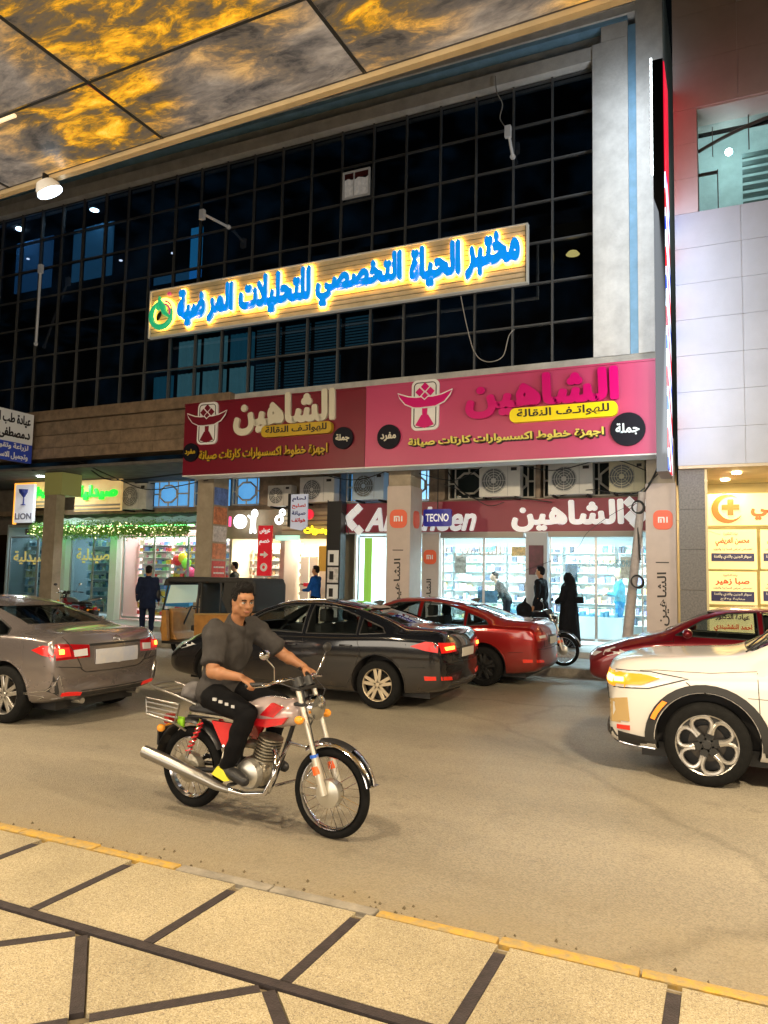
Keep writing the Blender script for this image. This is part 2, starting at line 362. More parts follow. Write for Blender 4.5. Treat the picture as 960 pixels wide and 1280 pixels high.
# the lattice of squares set on their corners inside the strip
def poly_slab(name, pts, z0, z1, m, shrink=.0):
    c = sum((Vector((*p, 0)) for p in pts), Vector())/len(pts)
    q = [(p[0]+(c.x-p[0])*shrink, p[1]+(c.y-p[1])*shrink) for p in pts]
    return obj(name, B().prism(q, z0, z1, 'z'), m, pav)
a0 = .5
for k in range(-9, 3):
    cx = -2.7+k*1.0
    for row in range(0, 3):
        yt = 2.665-row*1.0
        T_, Rr, Lf, Bt = (cx, yt), (cx+.5, yt-.5), (cx-.5, yt-.5), (cx, yt-1.0)
        poly_slab('slab', [T_, Rr, Bt, Lf], .1, .15, TERR, .075)
        poly_slab('slab', [(cx+.04, yt), (cx+.96, yt), (cx+.5, yt-.46)], .1, .1502, TERR, .03)
        if row:
            poly_slab('slab', [(cx+.5, yt+.46), (cx+.96, yt), (cx+.04, yt)], .1, .1498, TERR, .03)
        for (p, q) in ((T_, Rr), (T_, Lf), (Rr, Bt), (Lf, Bt)):
            d = Vector((q[0]-p[0], q[1]-p[1])).normalized(); nn = Vector((-d.y, d.x))*.026
            P = Vector(p)+d*.03; Q = Vector(q)-d*.045
            obj('dark_strip', B().prism([(P.x+nn.x, P.y+nn.y), (Q.x+nn.x, Q.y+nn.y), (Q.x-nn.x, Q.y-nn.y), (P.x-nn.x, P.y-nn.y)], .1, .1522, 'z'), DARKST, pav)
# near kerb: stones one metre long, painted yellow with a bare stretch
x = -14.0
while x < 8:
    bare = -3.0 < x+.3 < -1.75 or x < -9
    l = .62
    obj('kerb_stone', B().box(x+.004, x+l-.004, 3.452, 3.535+random.uniform(-.012, .008), -.05, .147+random.uniform(-.004, .004), bev=.014), CONC if bare else YEL, pav, 40)
    x += l
obj('kerb_joint', B().box(-14, 8, 3.44, 3.52, -.05, .12), CONC, pav)
# grit and scraps swept against the near kerb
rg = random.Random(11); vs = []; fs = []
for i in range(1500):
    X_, Y_ = rg.uniform(-7, 1.2), 3.56+abs(rg.gauss(0, .14)); s_ = rg.uniform(.004, .014); k = len(vs)
    vs += [(X_-s_, Y_, 0), (X_+s_*.6, Y_-s_, 0), (X_+s_*.5, Y_+s_, 0), (X_, Y_, s_*1.3)]; fs += [(k, k+1, k+3), (k+1, k+2, k+3), (k+2, k, k+3), (k, k+2, k+1)]
go = obj('grit', B().raw(vs, fs), mat('grit', (.2, .16, .1), .9, var=.5, vscale=30)); tag(go, 'grit and small stones lying in the gutter along the near kerb', 'grit', kind='stuff')
# far pavement, its kerb and the raised arcade floor
TILE = mat('far_pavement_tile', (.32, .31, .3), .5, var=.25, vscale=3, bump=.2)
fp = struct('far_pavement', B().box(-60, 14, 14.42, 16.2, -.04, .14), mat('mortar', (.2, .16, .1), .9))
x = -24
while x < 4:
    for yy in (14.44, 15.04, 15.64):
        obj('paving_tile', B().box(x+.004, x+.746, yy, yy+.59, .1, .152+random.uniform(0, .002)), TILE, fp)
    x += .75
x = -24
while x < 4:
    obj('kerb_stone', B().box(x+.005, x+.995, 14.2, 14.43, -.05, .156, bev=.012), CONC, fp, 40); x += 1.0
af = struct('arcade_floor', B().box(-60, 14, 16.22, 24, -.04, .28), mat('arcade_stone', (.45, .45, .44), .35, var=.2, vscale=2))
# ================================================================ canopy over the camera
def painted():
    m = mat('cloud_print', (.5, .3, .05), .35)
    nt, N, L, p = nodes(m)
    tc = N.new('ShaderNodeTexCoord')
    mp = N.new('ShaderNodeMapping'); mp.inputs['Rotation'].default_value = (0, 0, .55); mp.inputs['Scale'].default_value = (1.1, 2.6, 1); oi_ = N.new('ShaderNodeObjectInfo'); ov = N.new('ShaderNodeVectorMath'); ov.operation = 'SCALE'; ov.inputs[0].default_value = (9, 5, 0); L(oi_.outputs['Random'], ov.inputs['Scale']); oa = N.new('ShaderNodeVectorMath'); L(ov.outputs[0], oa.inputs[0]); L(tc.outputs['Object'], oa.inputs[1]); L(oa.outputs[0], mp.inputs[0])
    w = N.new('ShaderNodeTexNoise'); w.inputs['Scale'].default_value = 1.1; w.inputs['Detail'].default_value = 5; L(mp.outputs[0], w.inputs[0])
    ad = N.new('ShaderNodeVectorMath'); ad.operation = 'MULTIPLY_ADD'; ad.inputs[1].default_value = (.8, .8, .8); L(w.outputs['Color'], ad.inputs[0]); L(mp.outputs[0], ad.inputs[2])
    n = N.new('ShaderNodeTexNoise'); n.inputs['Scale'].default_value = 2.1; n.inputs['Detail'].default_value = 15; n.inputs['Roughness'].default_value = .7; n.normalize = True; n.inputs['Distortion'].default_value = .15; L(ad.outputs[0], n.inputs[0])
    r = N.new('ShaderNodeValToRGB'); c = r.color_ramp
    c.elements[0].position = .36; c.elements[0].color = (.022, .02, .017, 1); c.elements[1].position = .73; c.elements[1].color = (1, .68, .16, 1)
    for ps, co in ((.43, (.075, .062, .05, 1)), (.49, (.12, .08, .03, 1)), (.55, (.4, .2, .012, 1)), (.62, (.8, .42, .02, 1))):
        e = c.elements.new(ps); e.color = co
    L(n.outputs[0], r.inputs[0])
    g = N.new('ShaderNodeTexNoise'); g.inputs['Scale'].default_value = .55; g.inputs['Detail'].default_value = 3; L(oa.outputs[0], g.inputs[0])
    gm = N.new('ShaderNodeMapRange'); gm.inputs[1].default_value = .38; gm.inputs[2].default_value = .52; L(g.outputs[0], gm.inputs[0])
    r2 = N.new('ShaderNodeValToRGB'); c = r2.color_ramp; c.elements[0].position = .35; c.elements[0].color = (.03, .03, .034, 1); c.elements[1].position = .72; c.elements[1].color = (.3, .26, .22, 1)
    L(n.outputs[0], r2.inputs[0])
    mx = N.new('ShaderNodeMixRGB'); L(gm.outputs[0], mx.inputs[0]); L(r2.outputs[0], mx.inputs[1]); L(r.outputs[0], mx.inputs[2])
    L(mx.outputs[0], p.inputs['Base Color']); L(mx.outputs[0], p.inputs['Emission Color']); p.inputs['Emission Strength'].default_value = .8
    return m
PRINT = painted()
BRONZE = mat('canopy_edge_trim', (.55, .42, .24), .4, metal=.3, var=.2)
DARKM = mat('dark_metal', (.02, .02, .022), .45, metal=.6)
CANROT = radians(-1.9)
can = thing('entrance_canopy', 'overhead canopy clad in panels printed with golden storm clouds', 'canopy', (-2.04, 4.02, 5.0), CANROT)
cols = [1.7*k for k in range(-5, 4)]
rows = [0, -.70, -1.5, -2.3, -3.1, -3.9]
for cx in cols:
    obj('joint_strip', B().box(cx-.012, cx+.012, -3.95, -.01, -.006, -.001), mat('joint_black', (.01, .01, .01), .6), can)
    for a, b in zip(rows[:-1], rows[1:]):
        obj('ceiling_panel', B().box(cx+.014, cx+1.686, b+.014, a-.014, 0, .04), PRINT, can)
for b_ in rows[1:-1]: obj('joint_strip', B().box(-8.6, 6.9, b_-.010, b_+.010, -.008, -.0065), mat('joint_black', (.01, .01, .01), .6), can)
obj('panel_backing', B().box(-8.6, 6.9, -3.95, 0, .05, .35), DARKM, can)
obj('edge_trim', B().box(-8.6, 6.9, .0, .05, -.035, .0), BRONZE, can)
obj('fascia', B().box(-8.6, 6.9, .002, .052, .0, .35), mat('fascia', (.12, .1, .08), .5), can)
LEDW = mat('led_tube_white', (1, .93, .8), .3, emit=9)
obj('tube_lamp', B().cyl((-3.2, -.69, -.03), (-2.42, -.69, -.03), .014, n=10), mat('tube_dim', (.9, .72, .45), .4, emit=.7), can)
tagp = mat('red_tape', (.6, .02, .03), .5)
obj('red_tape', B().box(-1.72, -1.69, -.7, -.5, -.004, .0), tagp, can)
# street floodlights: housings under the canopy edge (their lamps stand with the lights above)
fl0 = thing('floodlight', 'round white floodlight hanging under the canopy edge at far left', 'floodlight', (-4.97, 4.12, 4.9))
obj('housing', B().lathe((0, 0, 0), (.3, .5, -1), [(0, -.05), (.07, -.05), (.1, 0), (.1, .03)], 20), mat('white_enamel', (.7, .7, .7), .4), fl0, 40)
obj('glow_ring', B().ring((.01, .017, -.035), (.3, .5, -1), .085, .018, 24, 8), mat('glow_blue_white', (.75, .88, 1), .3, emit=9, ecol=(.75, .88, 1)), fl0, 40)
obj('bracket', B().box(-.01, .01, -.05, .0, .02, .1), DARKM, fl0)
FLN = ['far beyond the left of the frame', 'beyond the left of the frame', 'right over the photographer', 'just right of the frame', 'far right of the frame', 'over the pavement at left']
for i, (x, y, z, p_) in enumerate(STREET):
    f = thing('floodlight', 'square black floodlight under the canopy, '+FLN[i], 'floodlight', (x, y, z+.03), 0, 'floodlights under the canopy')
    obj('housing', B().box(-.28, .28, -.16, .16, .02, .12, bev=.01), DARKM, f)
nb = thing('added_shop_front', 'lit shop front of the near building behind the photographer', 'shop front', (-3.5, -2.45, .15))
obj('fill_panel', B().box(-11, 4, -2.42, -2.38, .8, 3.4), mat('warm_fill_glow', (.9, .8, .6), .4, emit=.5, ecol=(1, .85, .6)), nb, world=True)  # added glowing panel that goes with the fill lamp
obj('wall', B().box(-14, 8, -2.9, -2.44, .13, 9), mat('near_wall', (.16, .14, .12), .8, var=.2), nb, world=True)
# ================================================================ the glass fronted building
CONCW = mat('painted_concrete', (.68, .68, .67), .75, var=.22, vscale=2.5, bump=.35, bscale=25)
CONCD = mat('weathered_concrete', (.5, .49, .46), .8, var=.3, vscale=2, bump=.4, bscale=25)
BLUEB = mat('blue_band', (.22, .42, .62), .5, var=.2)
MULL = mat('mullion', (.12, .125, .13), .4, metal=.3)
PANE = glassmat('dark_glass', (.45, .5, .55), .03, .06)
ob = thing('office_building', 'four storey building front of dark square glass panes in a pale concrete frame', 'building', (-12, 15.5, 0))
gx = [-2.4-.862*k for k in range(0, 25)]
gz = [6.33+.91*k for k in range(8)]; GL = gx[-1]
pane_me = {}
for i in range(24):
    for j in range(7):
        o = obj('window_pane', B().box(-.405, .405, -.006, .006, -.43, .43) if not pane_me else pane_me['m'], PANE if not pane_me else None, ob)
        pane_me['m'] = o.data
        o.location = (gx[i]-.431+12, .0, gz[j]+.455)
        o.rotation_euler = (random.gauss(0, .006), 0, random.gauss(0, .006))
for i in range(25):
    obj('mullion', B().box(gx[i]-.019, gx[i]+.019, 15.43, 15.55, 6.2, 12.74), MULL, ob, world=True)
for j in range(8):
    obj('transom', B().box(GL, -2.4, 15.445, 15.56, gz[j]-.017, gz[j]+.017), MULL, ob, world=True)
# rooms behind: dark back wall, floor slabs
INT = mat('faint_glow_room', (.03, .03, .035), .9)
nt_, N_, L_, p_i = nodes(INT); n1 = N_.new('ShaderNodeTexNoise'); n1.inputs['Scale'].default_value = .9; n1.inputs['Detail'].default_value = 4; t1 = N_.new('ShaderNodeTexCoord'); L_(t1.outputs['Object'], n1.inputs[0])
r1_ = N_.new('ShaderNodeValToRGB'); r1_.color_ramp.elements[0].position = .45; r1_.color_ramp.elements[0].color = (.0, .0, .0, 1); r1_.color_ramp.elements[1].position = .8; r1_.color_ramp.elements[1].color = (.02, .07, .12, 1); L_(n1.outputs[0], r1_.inputs[0]); L_(r1_.outputs[0], p_i.inputs['Emission Color']); p_i.inputs['Emission Strength'].default_value = .22  # blotchy blue emission paints faint room light on back wall and slabs
obj('back_wall', B().box(GL-1, -2.2, 18.1, 18.2, 5, 14), INT, ob, world=True)
for z in (5.7, 9.45, 12.9):
    obj('floor_slab', B().box(GL-1, -2.2, 15.6, 18.1, z, z+.3), INT, ob, world=True)
TEAL = mat('blue_lit_room', (.1, .32, .4), .8, emit=.25, ecol=(.05, .35, .5))
BLIND = mat('window_blind', (.12, .2, .24), .8, emit=.14, ecol=(.1, .45, .6))
CURT = mat('curtain', (.25, .35, .35), .9, emit=.3, ecol=(.25, .7, .75), var=.3, vscale=2)
def blind(x0, x1, z0, z1):
    b = B(); z = z0
    while z < z1: b.box(x0, x1, 15.72, 15.745, z, z+.035); z += .075
    return b
# lower windows with curtains and blinds, upper rooms lit blue
def cell(i, j): return gx[i]-.80, gx[i]-.06, gz[j]+.06, gz[j]+.85
lit = [(11, 0, CURT), (12, 0, CURT), (10, 0, CURT), (12, 1, CURT), (11, 1, CURT), (10, 1, TEAL), (13, 0, TEAL)]
for i, j, m in lit:
    a, b, c, d = cell(i, j)
    bb = B(); n = 12
    vs = []; 
    for k in range(n+1):
        xx = a+(b-a)*k/n; yy = 15.78+.03*sin(k*2.4+i)
        vs += [(xx, yy, c), (xx, yy, d)]
    bb.raw(vs, [(2*k, 2*k+2, 2*k+3, 2*k+1) for k in range(n)])
    obj('curtain', bb, m, ob, world=True)
for i, j in ((9, 0), (8, 0), (7, 0), (9, 1), (8, 1), (7, 1), (6, 1)):
    a, b, c, d = cell(i, j)
    obj('window_blind', blind(a, b, c, d), BLIND, ob, world=True)
# a rolled-up half window that stands open, near the middle
a, b, c, d = cell(6, 5)
PW = mat('pale_window', (.45, .43, .40), .6, emit=.10)
obj('open_window_frame', B().box(a, a+.04, 15.38, 15.42, c, d-.1).box(b-.04, b, 15.38, 15.42, c, d-.1).box(a+.041, b-.041, 15.38, 15.42, c, c+.04).box(a+.041, b-.041, 15.38, 15.42, d-.14, d-.1), PW, ob, world=True, label='frame of a small lit window in the dark glass')
vs = []
for k in range(17): vs += [(a+.05+(b-a-.1)*k/16, 15.41+.012*sin(k*1.9), c+.05), (a+.05+(b-a-.1)*k/16, 15.41+.012*sin(k*1.9), d-.30+.02*sin(k*.8))]
obj('white_curtain', B().raw(vs, [(2*k, 2*k+2, 2*k+3, 2*k+1) for k in range(16)]), mat('lit_curtain', (.55, .52, .48), .8, emit=.22, var=.35, vscale=9), ob, world=True)
obj('upper_dark_pane', B().box(a+.05, b-.05, 15.40, 15.41, d-.28, d-.15), mat('maroon_pane', (.09, .02, .02), .3), ob, world=True)
obj('window_divider', B().box(a+.30, a+.33, 15.375, 15.39, c+.04, d-.14), PW, ob, world=True)
def room(x0, x1, z0, z1, col, e):
    b = B(); b.box(x0, x1, 16.6, 16.65, z0, z1)
    obj('room_wall', b, mat('room_%.2f' % e, col, .8, emit=e, ecol=col, var=.3, vscale=1.5), ob, world=True)
room(gx[18]-.8, gx[17], gz[5], gz[7]-.1, (.05, .22, .4), .5)
room(gx[21]-.8, gx[20], gz[5], gz[7]-.1, (.04, .18, .4), .45)
room(gx[13]-.4, gx[13], gz[4], gz[6], (.03, .3, .6), .9)
room(gx[15], gx[13], gz[4], gz[4]+.6, (.02, .16, .28), .5)
CL = mat('ceiling_lamp_glow', (.7, .9, 1), .3, emit=40, ecol=(.7, .9, 1))
for (px, py) in ((118, 263), (25, 287)):
    X, Z = at(px, py, 16.3)
    obj('ceiling_lamp', B().cyl((X, 16.3, Z), (X, 16.3, Z+.04), .13, n=14), CL, ob, world=True)
for (px, py) in ((35, 324), (151, 326), (216, 317)):
    X, Z = at(px, py, 16.3)
    obj('ceiling_lamp', B().cyl((X, 16.3, Z), (X, 16.3, Z+.02), .05, n=10), mat('faint_lamp', (.9, .9, 1), .3, emit=4), ob, world=True)
X, Z = at(716, 318, 16.0)
obj('ceiling_lamp', B().lathe((X, 16, Z), (0, 0, -1), [(.0, -.1), (.1, -.06), (.15, 0), (0, .0)], 16), mat('amber_lamp', (1, .7, .2), .3, emit=2.2), ob, world=True)
# concrete frame round the glass
def fr(name, x0, x1, y0, y1, z0, z1, m, bev=0): return obj(name, B().box(x0, x1, y0, y1, z0, z1, bev=bev), m, ob, world=True)
fr('pilaster', -2.37, -1.66, 15.2, 15.8, 6.3, 13.05, CONCW)
fr('pilaster_band', -1.655, -1.5, 15.23, 15.6, 6.3, 13.3, BLUEB)
fr('pilaster_edge', -1.495, -.98, 15.17, 15.8, 6.3, 14.6, CONCW)
fr('lintel', -40, -2.374, 15.24, 15.8, 12.745, 13.05, CONCW)
fr('recess', -40, -2.2, 15.45, 15.8, 13.06, 13.40, CONCD)
fr('recess_end', -2.19, -1.66, 15.205, 15.8, 13.06, 13.40, CONCW)
fr('moulding', -40, -1.66, 15.19, 15.8, 13.41, 13.50, BLUEB)
fr('moulding', -40, -1.50, 15.14, 15.8, 13.51, 13.66, CONCW)
fr('cornice', -40, -1.50, 15.10, 15.8, 13.67, 14.6, CONCD)
fr('parapet', -40, -.98, 15.0, 15.8, 14.61, 15.4, CONCD)
fr('side_wall', -1.0, -.99, 15.82, 19, 0, 14.6, CONCD)
# marble beam at left under the glass, its boards
MARB = mat('brown_marble', (.25, .18, .12), .4, var=.45, vscale=4, bump=.15)
for (z0, z1, y) in ((6.02, 6.32, 15.0), (5.62, 6.0, 15.08), (5.24, 5.6, 15.05), (4.92, 5.22, 14.98)):
    x = -40.0
    while x < -12.2:
        fr('marble_board', x+.004, x+1.196, y, 15.5, z0+.003, z1-.003, MARB); x += 1.2
fr('beam_core', -40, -12.2, 15.2, 15.6, 4.93, 6.31, CONCD)
fr('beam_core', -12.19, -.98, 15.2, 15.6, 4.6, 6.31, CONCD)
SOF = mat('arcade_soffit', (.12, .11, .1), .7, var=.3)
fr('arcade_ceiling', -40, -.99, 15.0, 18.5, 4.62, 4.70, SOF)
fr('rear_wall', -40, -.99, 18.52, 18.6, 3.0, 4.61, mat('mezzanine_wall', (.2, .17, .14), .8, var=.3))
# columns
COLM = mat('column_stone', (.36, .3, .22), .55, var=.25, vscale=3, bump=.2)
CLAD = mat('column_cladding', (.5, .42, .38), .45, var=.08)
ORA = mat('orange_red_badge', (.75, .09, .02), .4); WHT = mat('white_paint', (.8, .8, .8), .45); BLK = mat('black_letters', (.015, .012, .012), .5)
def rrect(x0, x1, z0, z1, r, n=6):
    out = []
    for cx, cz, a in ((x1-r, z1-r, 0), (x0+r, z1-r, 90), (x0+r, z0+r, 180), (x1-r, z0+r, 270)):
        for k in range(n+1):
            t = radians(a+90*k/n); out.append((cx+r*cos(t), cz+r*sin(t)))
    return out
def badge(cx, cz, w, h, y, parent):
    obj('badge', B().prism(rrect(cx-w/2, cx+w/2, cz-h/2, cz+h/2, w*.33), y-.02, y-.001), ORA, parent, world=True)
    # the emblem: an m of two arches closed on a bar, and a dot-less i
    a = w*.5; q = h*.3; t = w*.075; b = B()
    x0 = cx-a/2
    b.box(x0, x0+t, y-.03, y-.021, cz-q/2, cz+q/2)
    b.box(x0, x0+a*.62, y-.031, y-.0215, cz+q/2-t, cz+q/2)
    b.box(x0+a*.62-t/2, x0+a*.62+t/2, y-.03, y-.021, cz-q/2, cz+q/2-t*.4)
    b.box(x0+a*.31-t/2, x0+a*.31+t/2, y-.03, y-.021, cz-q/2, cz+q*.15)
    b.box(x0+a-t, x0+a, y-.03, y-.021, cz-q/2, cz+q/2)
    obj('emblem', b, WHT, parent, world=True)
def column(x0, x1, y0, y1, label, m=COLM, clad=None, z1=4.6):
    t = thing('arcade_column', label, 'column', ((x0+x1)/2, (y0+y1)/2, .14))
    obj('shaft', B().box(x0, x1, y0, y1, .14, z1), m, t, world=True)
    obj('plinth', B().box(x0-.03, x1+.03, y0-.03, y1+.03, .14, .5), m, t, world=True)
    if clad: obj('cladding', B().box(x0-.02, x1+.02, y0-.02, y1+.02, .52, clad), CLAD, t, world=True)
    return t
c1 = column(-7.0, -6.46, 15.45, 16.1, 'pale clad column with orange badge, left of the two phone shop columns', COLM, 3.85)
badge(-6.73, 3.1, .42, .42, 15.43, c1)
obj('badge', B().prism([(y, z) for y, z in rrect(15.6, 15.95, 2.9, 3.3, .12)], -6.438, -6.425, 'x'), ORA, c1, world=True)
obj('rule_line', B().box(-6.86, -6.6, 15.42, 15.428, 2.38, 2.40), BLK, c1, world=True)
letters('lettering', 'الشاهين', -6.82, -6.62, 1.12, 2.2, 15.43, BLK, c1, depth=.01, bold=.015, rot=90)
c2 = column(-1.40, -.88, 15.45, 16.1, 'pale clad column with orange badge, beside the grey stone pier', COLM, 3.72)
badge(-1.1, 3.0, .36, .38, 15.43, c2)
obj('rule_line', B().box(-1.24, -1.0, 15.42, 15.428, 2.16, 2.18), BLK, c2, world=True)
letters('lettering', 'الشاهين', -1.22, -1.0, .95, 1.98, 15.43, BLK, c2, depth=.01, bold=.015, rot=90)
c3 = column(-12.45, -11.95, 15.45, 16.1, 'brown stone column carrying red paper notices, in front of the toy shop')
POST = [mat('poster_blue', (.12, .2, .5), .5, var=.5, vscale=9), mat('poster_orange', (.6, .2, .08), .5, var=.5, vscale=9), mat('poster_red', (.55, .05, .05), .5, var=.4, vscale=12), mat('poster_white', (.65, .62, .6), .5, var=.4, vscale=14)]
for z0, z1, k in ((3.55, 4.0, 0), (3.05, 3.5, 1), (2.6, 3.0, 3), (2.15, 2.55, 1), (.9, 2.1, 2)):
    obj('poster', B().box(-11.948, -11.935, 15.5, 16.05, z0, z1), POST[k], c3, world=True)
    if k == 2:
        for q in range(7): obj('printed_line', B().box(-11.934, -11.93, 15.56, 16.0, 1.02+q*.15, 1.06+q*.15), POST[3], c3, world=True)
c4 = column(-17.98, -17.5, 15.45, 15.75, 'slim beige column with olive capital at far left in front of the pharmacy')
obj('capital', B().box(-17.99, -17.3, 15.43, 16.15, 3.95, 4.6), mat('olive_stone', (.4, .42, .16), .6), c4, world=True)
column(-23.2, -22.3, 15.45, 16.2, 'brown column at the left border of the photo')
# ================================================================ building at right
TILEW = mat('grey_stone_tile', (.42, .45, .5), .45, var=.1, vscale=1.2, bump=.08)
TILEP = mat('beige_stone_tile', (.55, .48, .46), .55, var=.12, vscale=1.2, bump=.08)
rb = thing('neighbour_building', 'pale tiled building with a deep set arched window, at right', 'building', (1.5, 15, 0))
obj('wall_core', B().box(-.78, 8, 15.03, 15.5, 3.99, 8.9), mat('pale_grout', (.75, .75, .75), .7), rb, world=True)
obj('wall_core', B().box(-.78, -.36, 15.06, 15.5, 8.9, 11.1), CONCD, rb, world=True)
obj('wall_core', B().box(-.78, 8, 15.03, 15.5, 11.1, 18), mat('pale_grout', (.75, .75, .75), .7), rb, world=True)
z = 3.985; k = 0
while z < 17:
    h = .705 if z < 11 else .98
    x = -.79; 
    while x < 6:
        w = 1.16
        x1 = x+w
        if 8.9 <= z+h/2 <= 11.1:
            if x < -.37: x1 = -.36
            else: x = x1; continue
        if z+h/2 > 13.2 and x > -.4: 
            if z < 15: x = x1; continue
        obj('stone_tile', B().box(x+.0035, x1-.0035, 15.0+random.uniform(0, .004), 15.05, z+.0035, min(z+h, 18)-.0035), TILEW if z < 8.9 else TILEP, rb, world=True)
        x = x1
    z += h
GLS = glassmat('clear_glass', (.75, .85, .85), .03, .06)
obj('window_reveal', B().box(-.36, 8, 15.03, 15.9, 11.0, 11.1).box(-.42, -.36, 15.05, 15.9, 8.9, 11.1).box(-.36, 8, 15.03, 15.9, 8.83, 8.92), TILEP, rb, world=True)
WF = mat('window_frame_bronze', (.1, .085, .08), .4, metal=.5)
arc = [(-.36+2.6*k/12, 11.0-.55*(1-k/12)**2.2) for k in range(13)]
b = B(); b.tube([(x, 15.6, z) for x, z in arc], .035, 6); obj('arched_frame', b, WF, rb, world=True)
b = B()
b.box(-.02, .0, 15.58, 15.62, 8.95, 10.0).box(-.36, .0, 15.58, 15.62, 9.92, 9.98).box(.55, .57, 15.58, 15.62, 10.3, 11).box(-.1, -.085, 15.58, 15.62, 10.3, 10.9)
obj('window_frame', b, WF, rb, world=True)
obj('window_glass', B().box(-.36, 5, 15.64, 15.65, 8.9, 11.0), GLS, rb, world=True)
obj('room_wall', B().box(-.6, 6, 16.6, 16.7, 8.6, 11.3), mat('green_white_room', (.5, .6, .58), .8, emit=.5, ecol=(.68, .88, .88), var=.35, vscale=2), rb, world=True)
b = B()
for q in range(9): b.box(.45, 3, 16.2, 16.25, 9.1+q*.17, 9.19+q*.17, Matrix())
obj('window_blind', b, mat('pale_blind', (.3, .38, .38), .8), rb, world=True)
X, Z = at(911, 190, 16.0)
obj('ceiling_lamp', B().sph((X, 16.0, Z), .07), mat('bright_lamp', (.85, 1, 1), .3, emit=70, ecol=(.8, 1, 1)), rb, world=True)
obj('dark_window', B().box(-.35, 5, 15.2, 15.25, 13.3, 15.2), PANE, rb, world=True)
# soffit, pier and back wall below
obj('soffit', B().box(-.78, 8, 15.0, 17.6, 3.93, 3.984), mat('cream_soffit', (.6, .5, .33), .5, var=.15), rb, world=True)
PIER = mat('grey_granite', (.16, .155, .15), .5, var=.35, vscale=30, detail=3)
for q in range(5):
    obj('pier_block', B().box(-.79, -.335, 15.1, 15.7, .14+q*.758, .14+q*.758+.752), PIER, rb, world=True)
obj('pier_trim', B().box(-.33, -.29, 15.1, 15.16, .14, 3.92), mat('cream_trim', (.65, .55, .3), .5), rb, world=True)
for x, y in ((.22, 15.7), (.02, 16.7)):
    obj('downlight', B().cyl((x, y, 3.895), (x, y, 3.928), .085, n=16), mat('warm_led', (1, .8, .45), .3, emit=22, ecol=(1, .8, .45)), rb, world=True)
for x, y in ((.22, 15.7), (.02, 16.7), (1.8, 16.3)):
    area('downlight_lamp', (x, y, 3.88), (x, y, 0), .2, 45, (1, .75, .35), .2)
obj('back_wall', B().box(-1.2, 8, 17.62, 17.7, 0, 3.93), mat('cream_trim', (.65, .55, .3), .5), rb, world=True)
# ================================================================ signs
def T(name, s, px0, px1, tp, bt, Y, m, parent, **k):
    x0, x1 = at(px0, tp[1], Y)[0], at(px1, tp[1], Y)[0]
    return letters(name, s, x0, x1, at(bt[0], bt[1], Y)[1], at(tp[0], tp[1], Y)[1], Y, m, parent, **k)
# ---- laboratory sign with halo lit letters
LY = 15.0
lx0, lz0 = at(187, 422, LY); lz1 = at(187, 366, LY)[1]; lx1 = at(658, 300, LY)[0]
lab = thing('laboratory_sign', 'long slatted sign with blue halo lit letters, hung high on the dark glass', 'sign', ((lx0+lx1)/2, LY+.1, lz0))
SLAT = mat('pale_slat', (.62, .54, .4), .5, var=.25, vscale=2, emit=.05, ecol=(1, .75, .25))  # faint yellow emission paints the letters' halo light onto the slats
ns = 11; h = (lz1-lz0)/ns
for k in range(ns):
    obj('slat', B().box(lx0+.03, lx1-.03, LY, LY+.04, lz0+k*h+.012, lz0+(k+1)*h-.012), SLAT, lab, world=True)
obj('backing', B().box(lx0, lx1, LY+.041, LY+.12, lz0, lz1), mat('sign_backing', (.06, .04, .02), .6), lab, world=True)
obj('frame', B().box(lx0-.02, lx1+.02, LY-.03, LY+.1, lz1+.002, lz1+.03).box(lx0-.02, lx1+.02, LY-.03, LY+.1, lz0-.03, lz0-.002).box(lx1+.002, lx1+.035, LY-.035, LY+.1, lz0-.03, lz1+.03).box(lx0-.035, lx0-.002, LY-.035, LY+.1, lz0-.03, lz1+.03), mat('white_alu', (.6, .6, .55), .4, emit=.12), lab, world=True)
LB = mat('blue_letter_face', (.01, .2, .65), .35, emit=.7, ecol=(.0, .32, .95))
HALO = mat('halo_yellow', (1, .8, .25), .4, emit=11, ecol=(1, .5, .04))
H = lz1-lz0
for s, a, b_, f0, f1 in (('مختبر', 583, 652, .1, .82), ('الحياة', 514, 578, .13, .84), ('التخصصي', 398, 505, .13, .9), ('للتحليلات', 303, 392, .12, .87), ('المر', 264, 296, .16, .86), ('ضية', 227, 262, .14, .88)):
    X0, X1 = at(a, 350, LY)[0], at(b_, 350, LY)[0]
    z1_, z0_ = lz1-(f0-.04)*H, lz1-(f1+.03)*H
    letters('letter_halo', s, X0-.05, X1+.05, z0_-.045, z1_+.045, LY-.045, HALO, lab, depth=.012, bold=.11, res=2)
    letters('lettering', s, X0, X1, z0_, z1_, LY-.06, LB, lab, depth=.08, bold=.065, res=2)
GR_ = mat('green_face', (.02, .5, .2), .35, emit=.5, ecol=(.03, .6, .25)); PK = mat('pink_face', (.7, .1, .25), .35, emit=.45, ecol=(.8, .1, .25))
cx, cz = at(205, 393, LY)
def arcpts(cx, cz, r, a0, a1, y, n=18): return [(cx+r*cos(radians(a0+(a1-a0)*k/n)), y, cz+r*sin(radians(a0+(a1-a0)*k/n))) for k in range(n+1)]
obj('logo_halo', B().tube(arcpts(cx, cz, .36, 0, 360, LY-.03), .08, 6), HALO, lab, world=True)
obj('logo_swirl', B().tube(arcpts(cx, cz-.02, .35, 100, 385, LY-.08), [.035+.05*sin(pi*k/18) for k in range(19)], 8), GR_, lab, 40, world=True)
obj('logo_swirl', B().tube(arcpts(cx+.02, cz, .33, 10, 75, LY-.08), .035, 8).tube(arcpts(cx+.05, cz+.02, .22, -20, 85, LY-.09), .03, 8).sph((cx+.22, LY-.08, cz+.5), (.07, .04, .06), 10), PK, lab, 40, world=True)
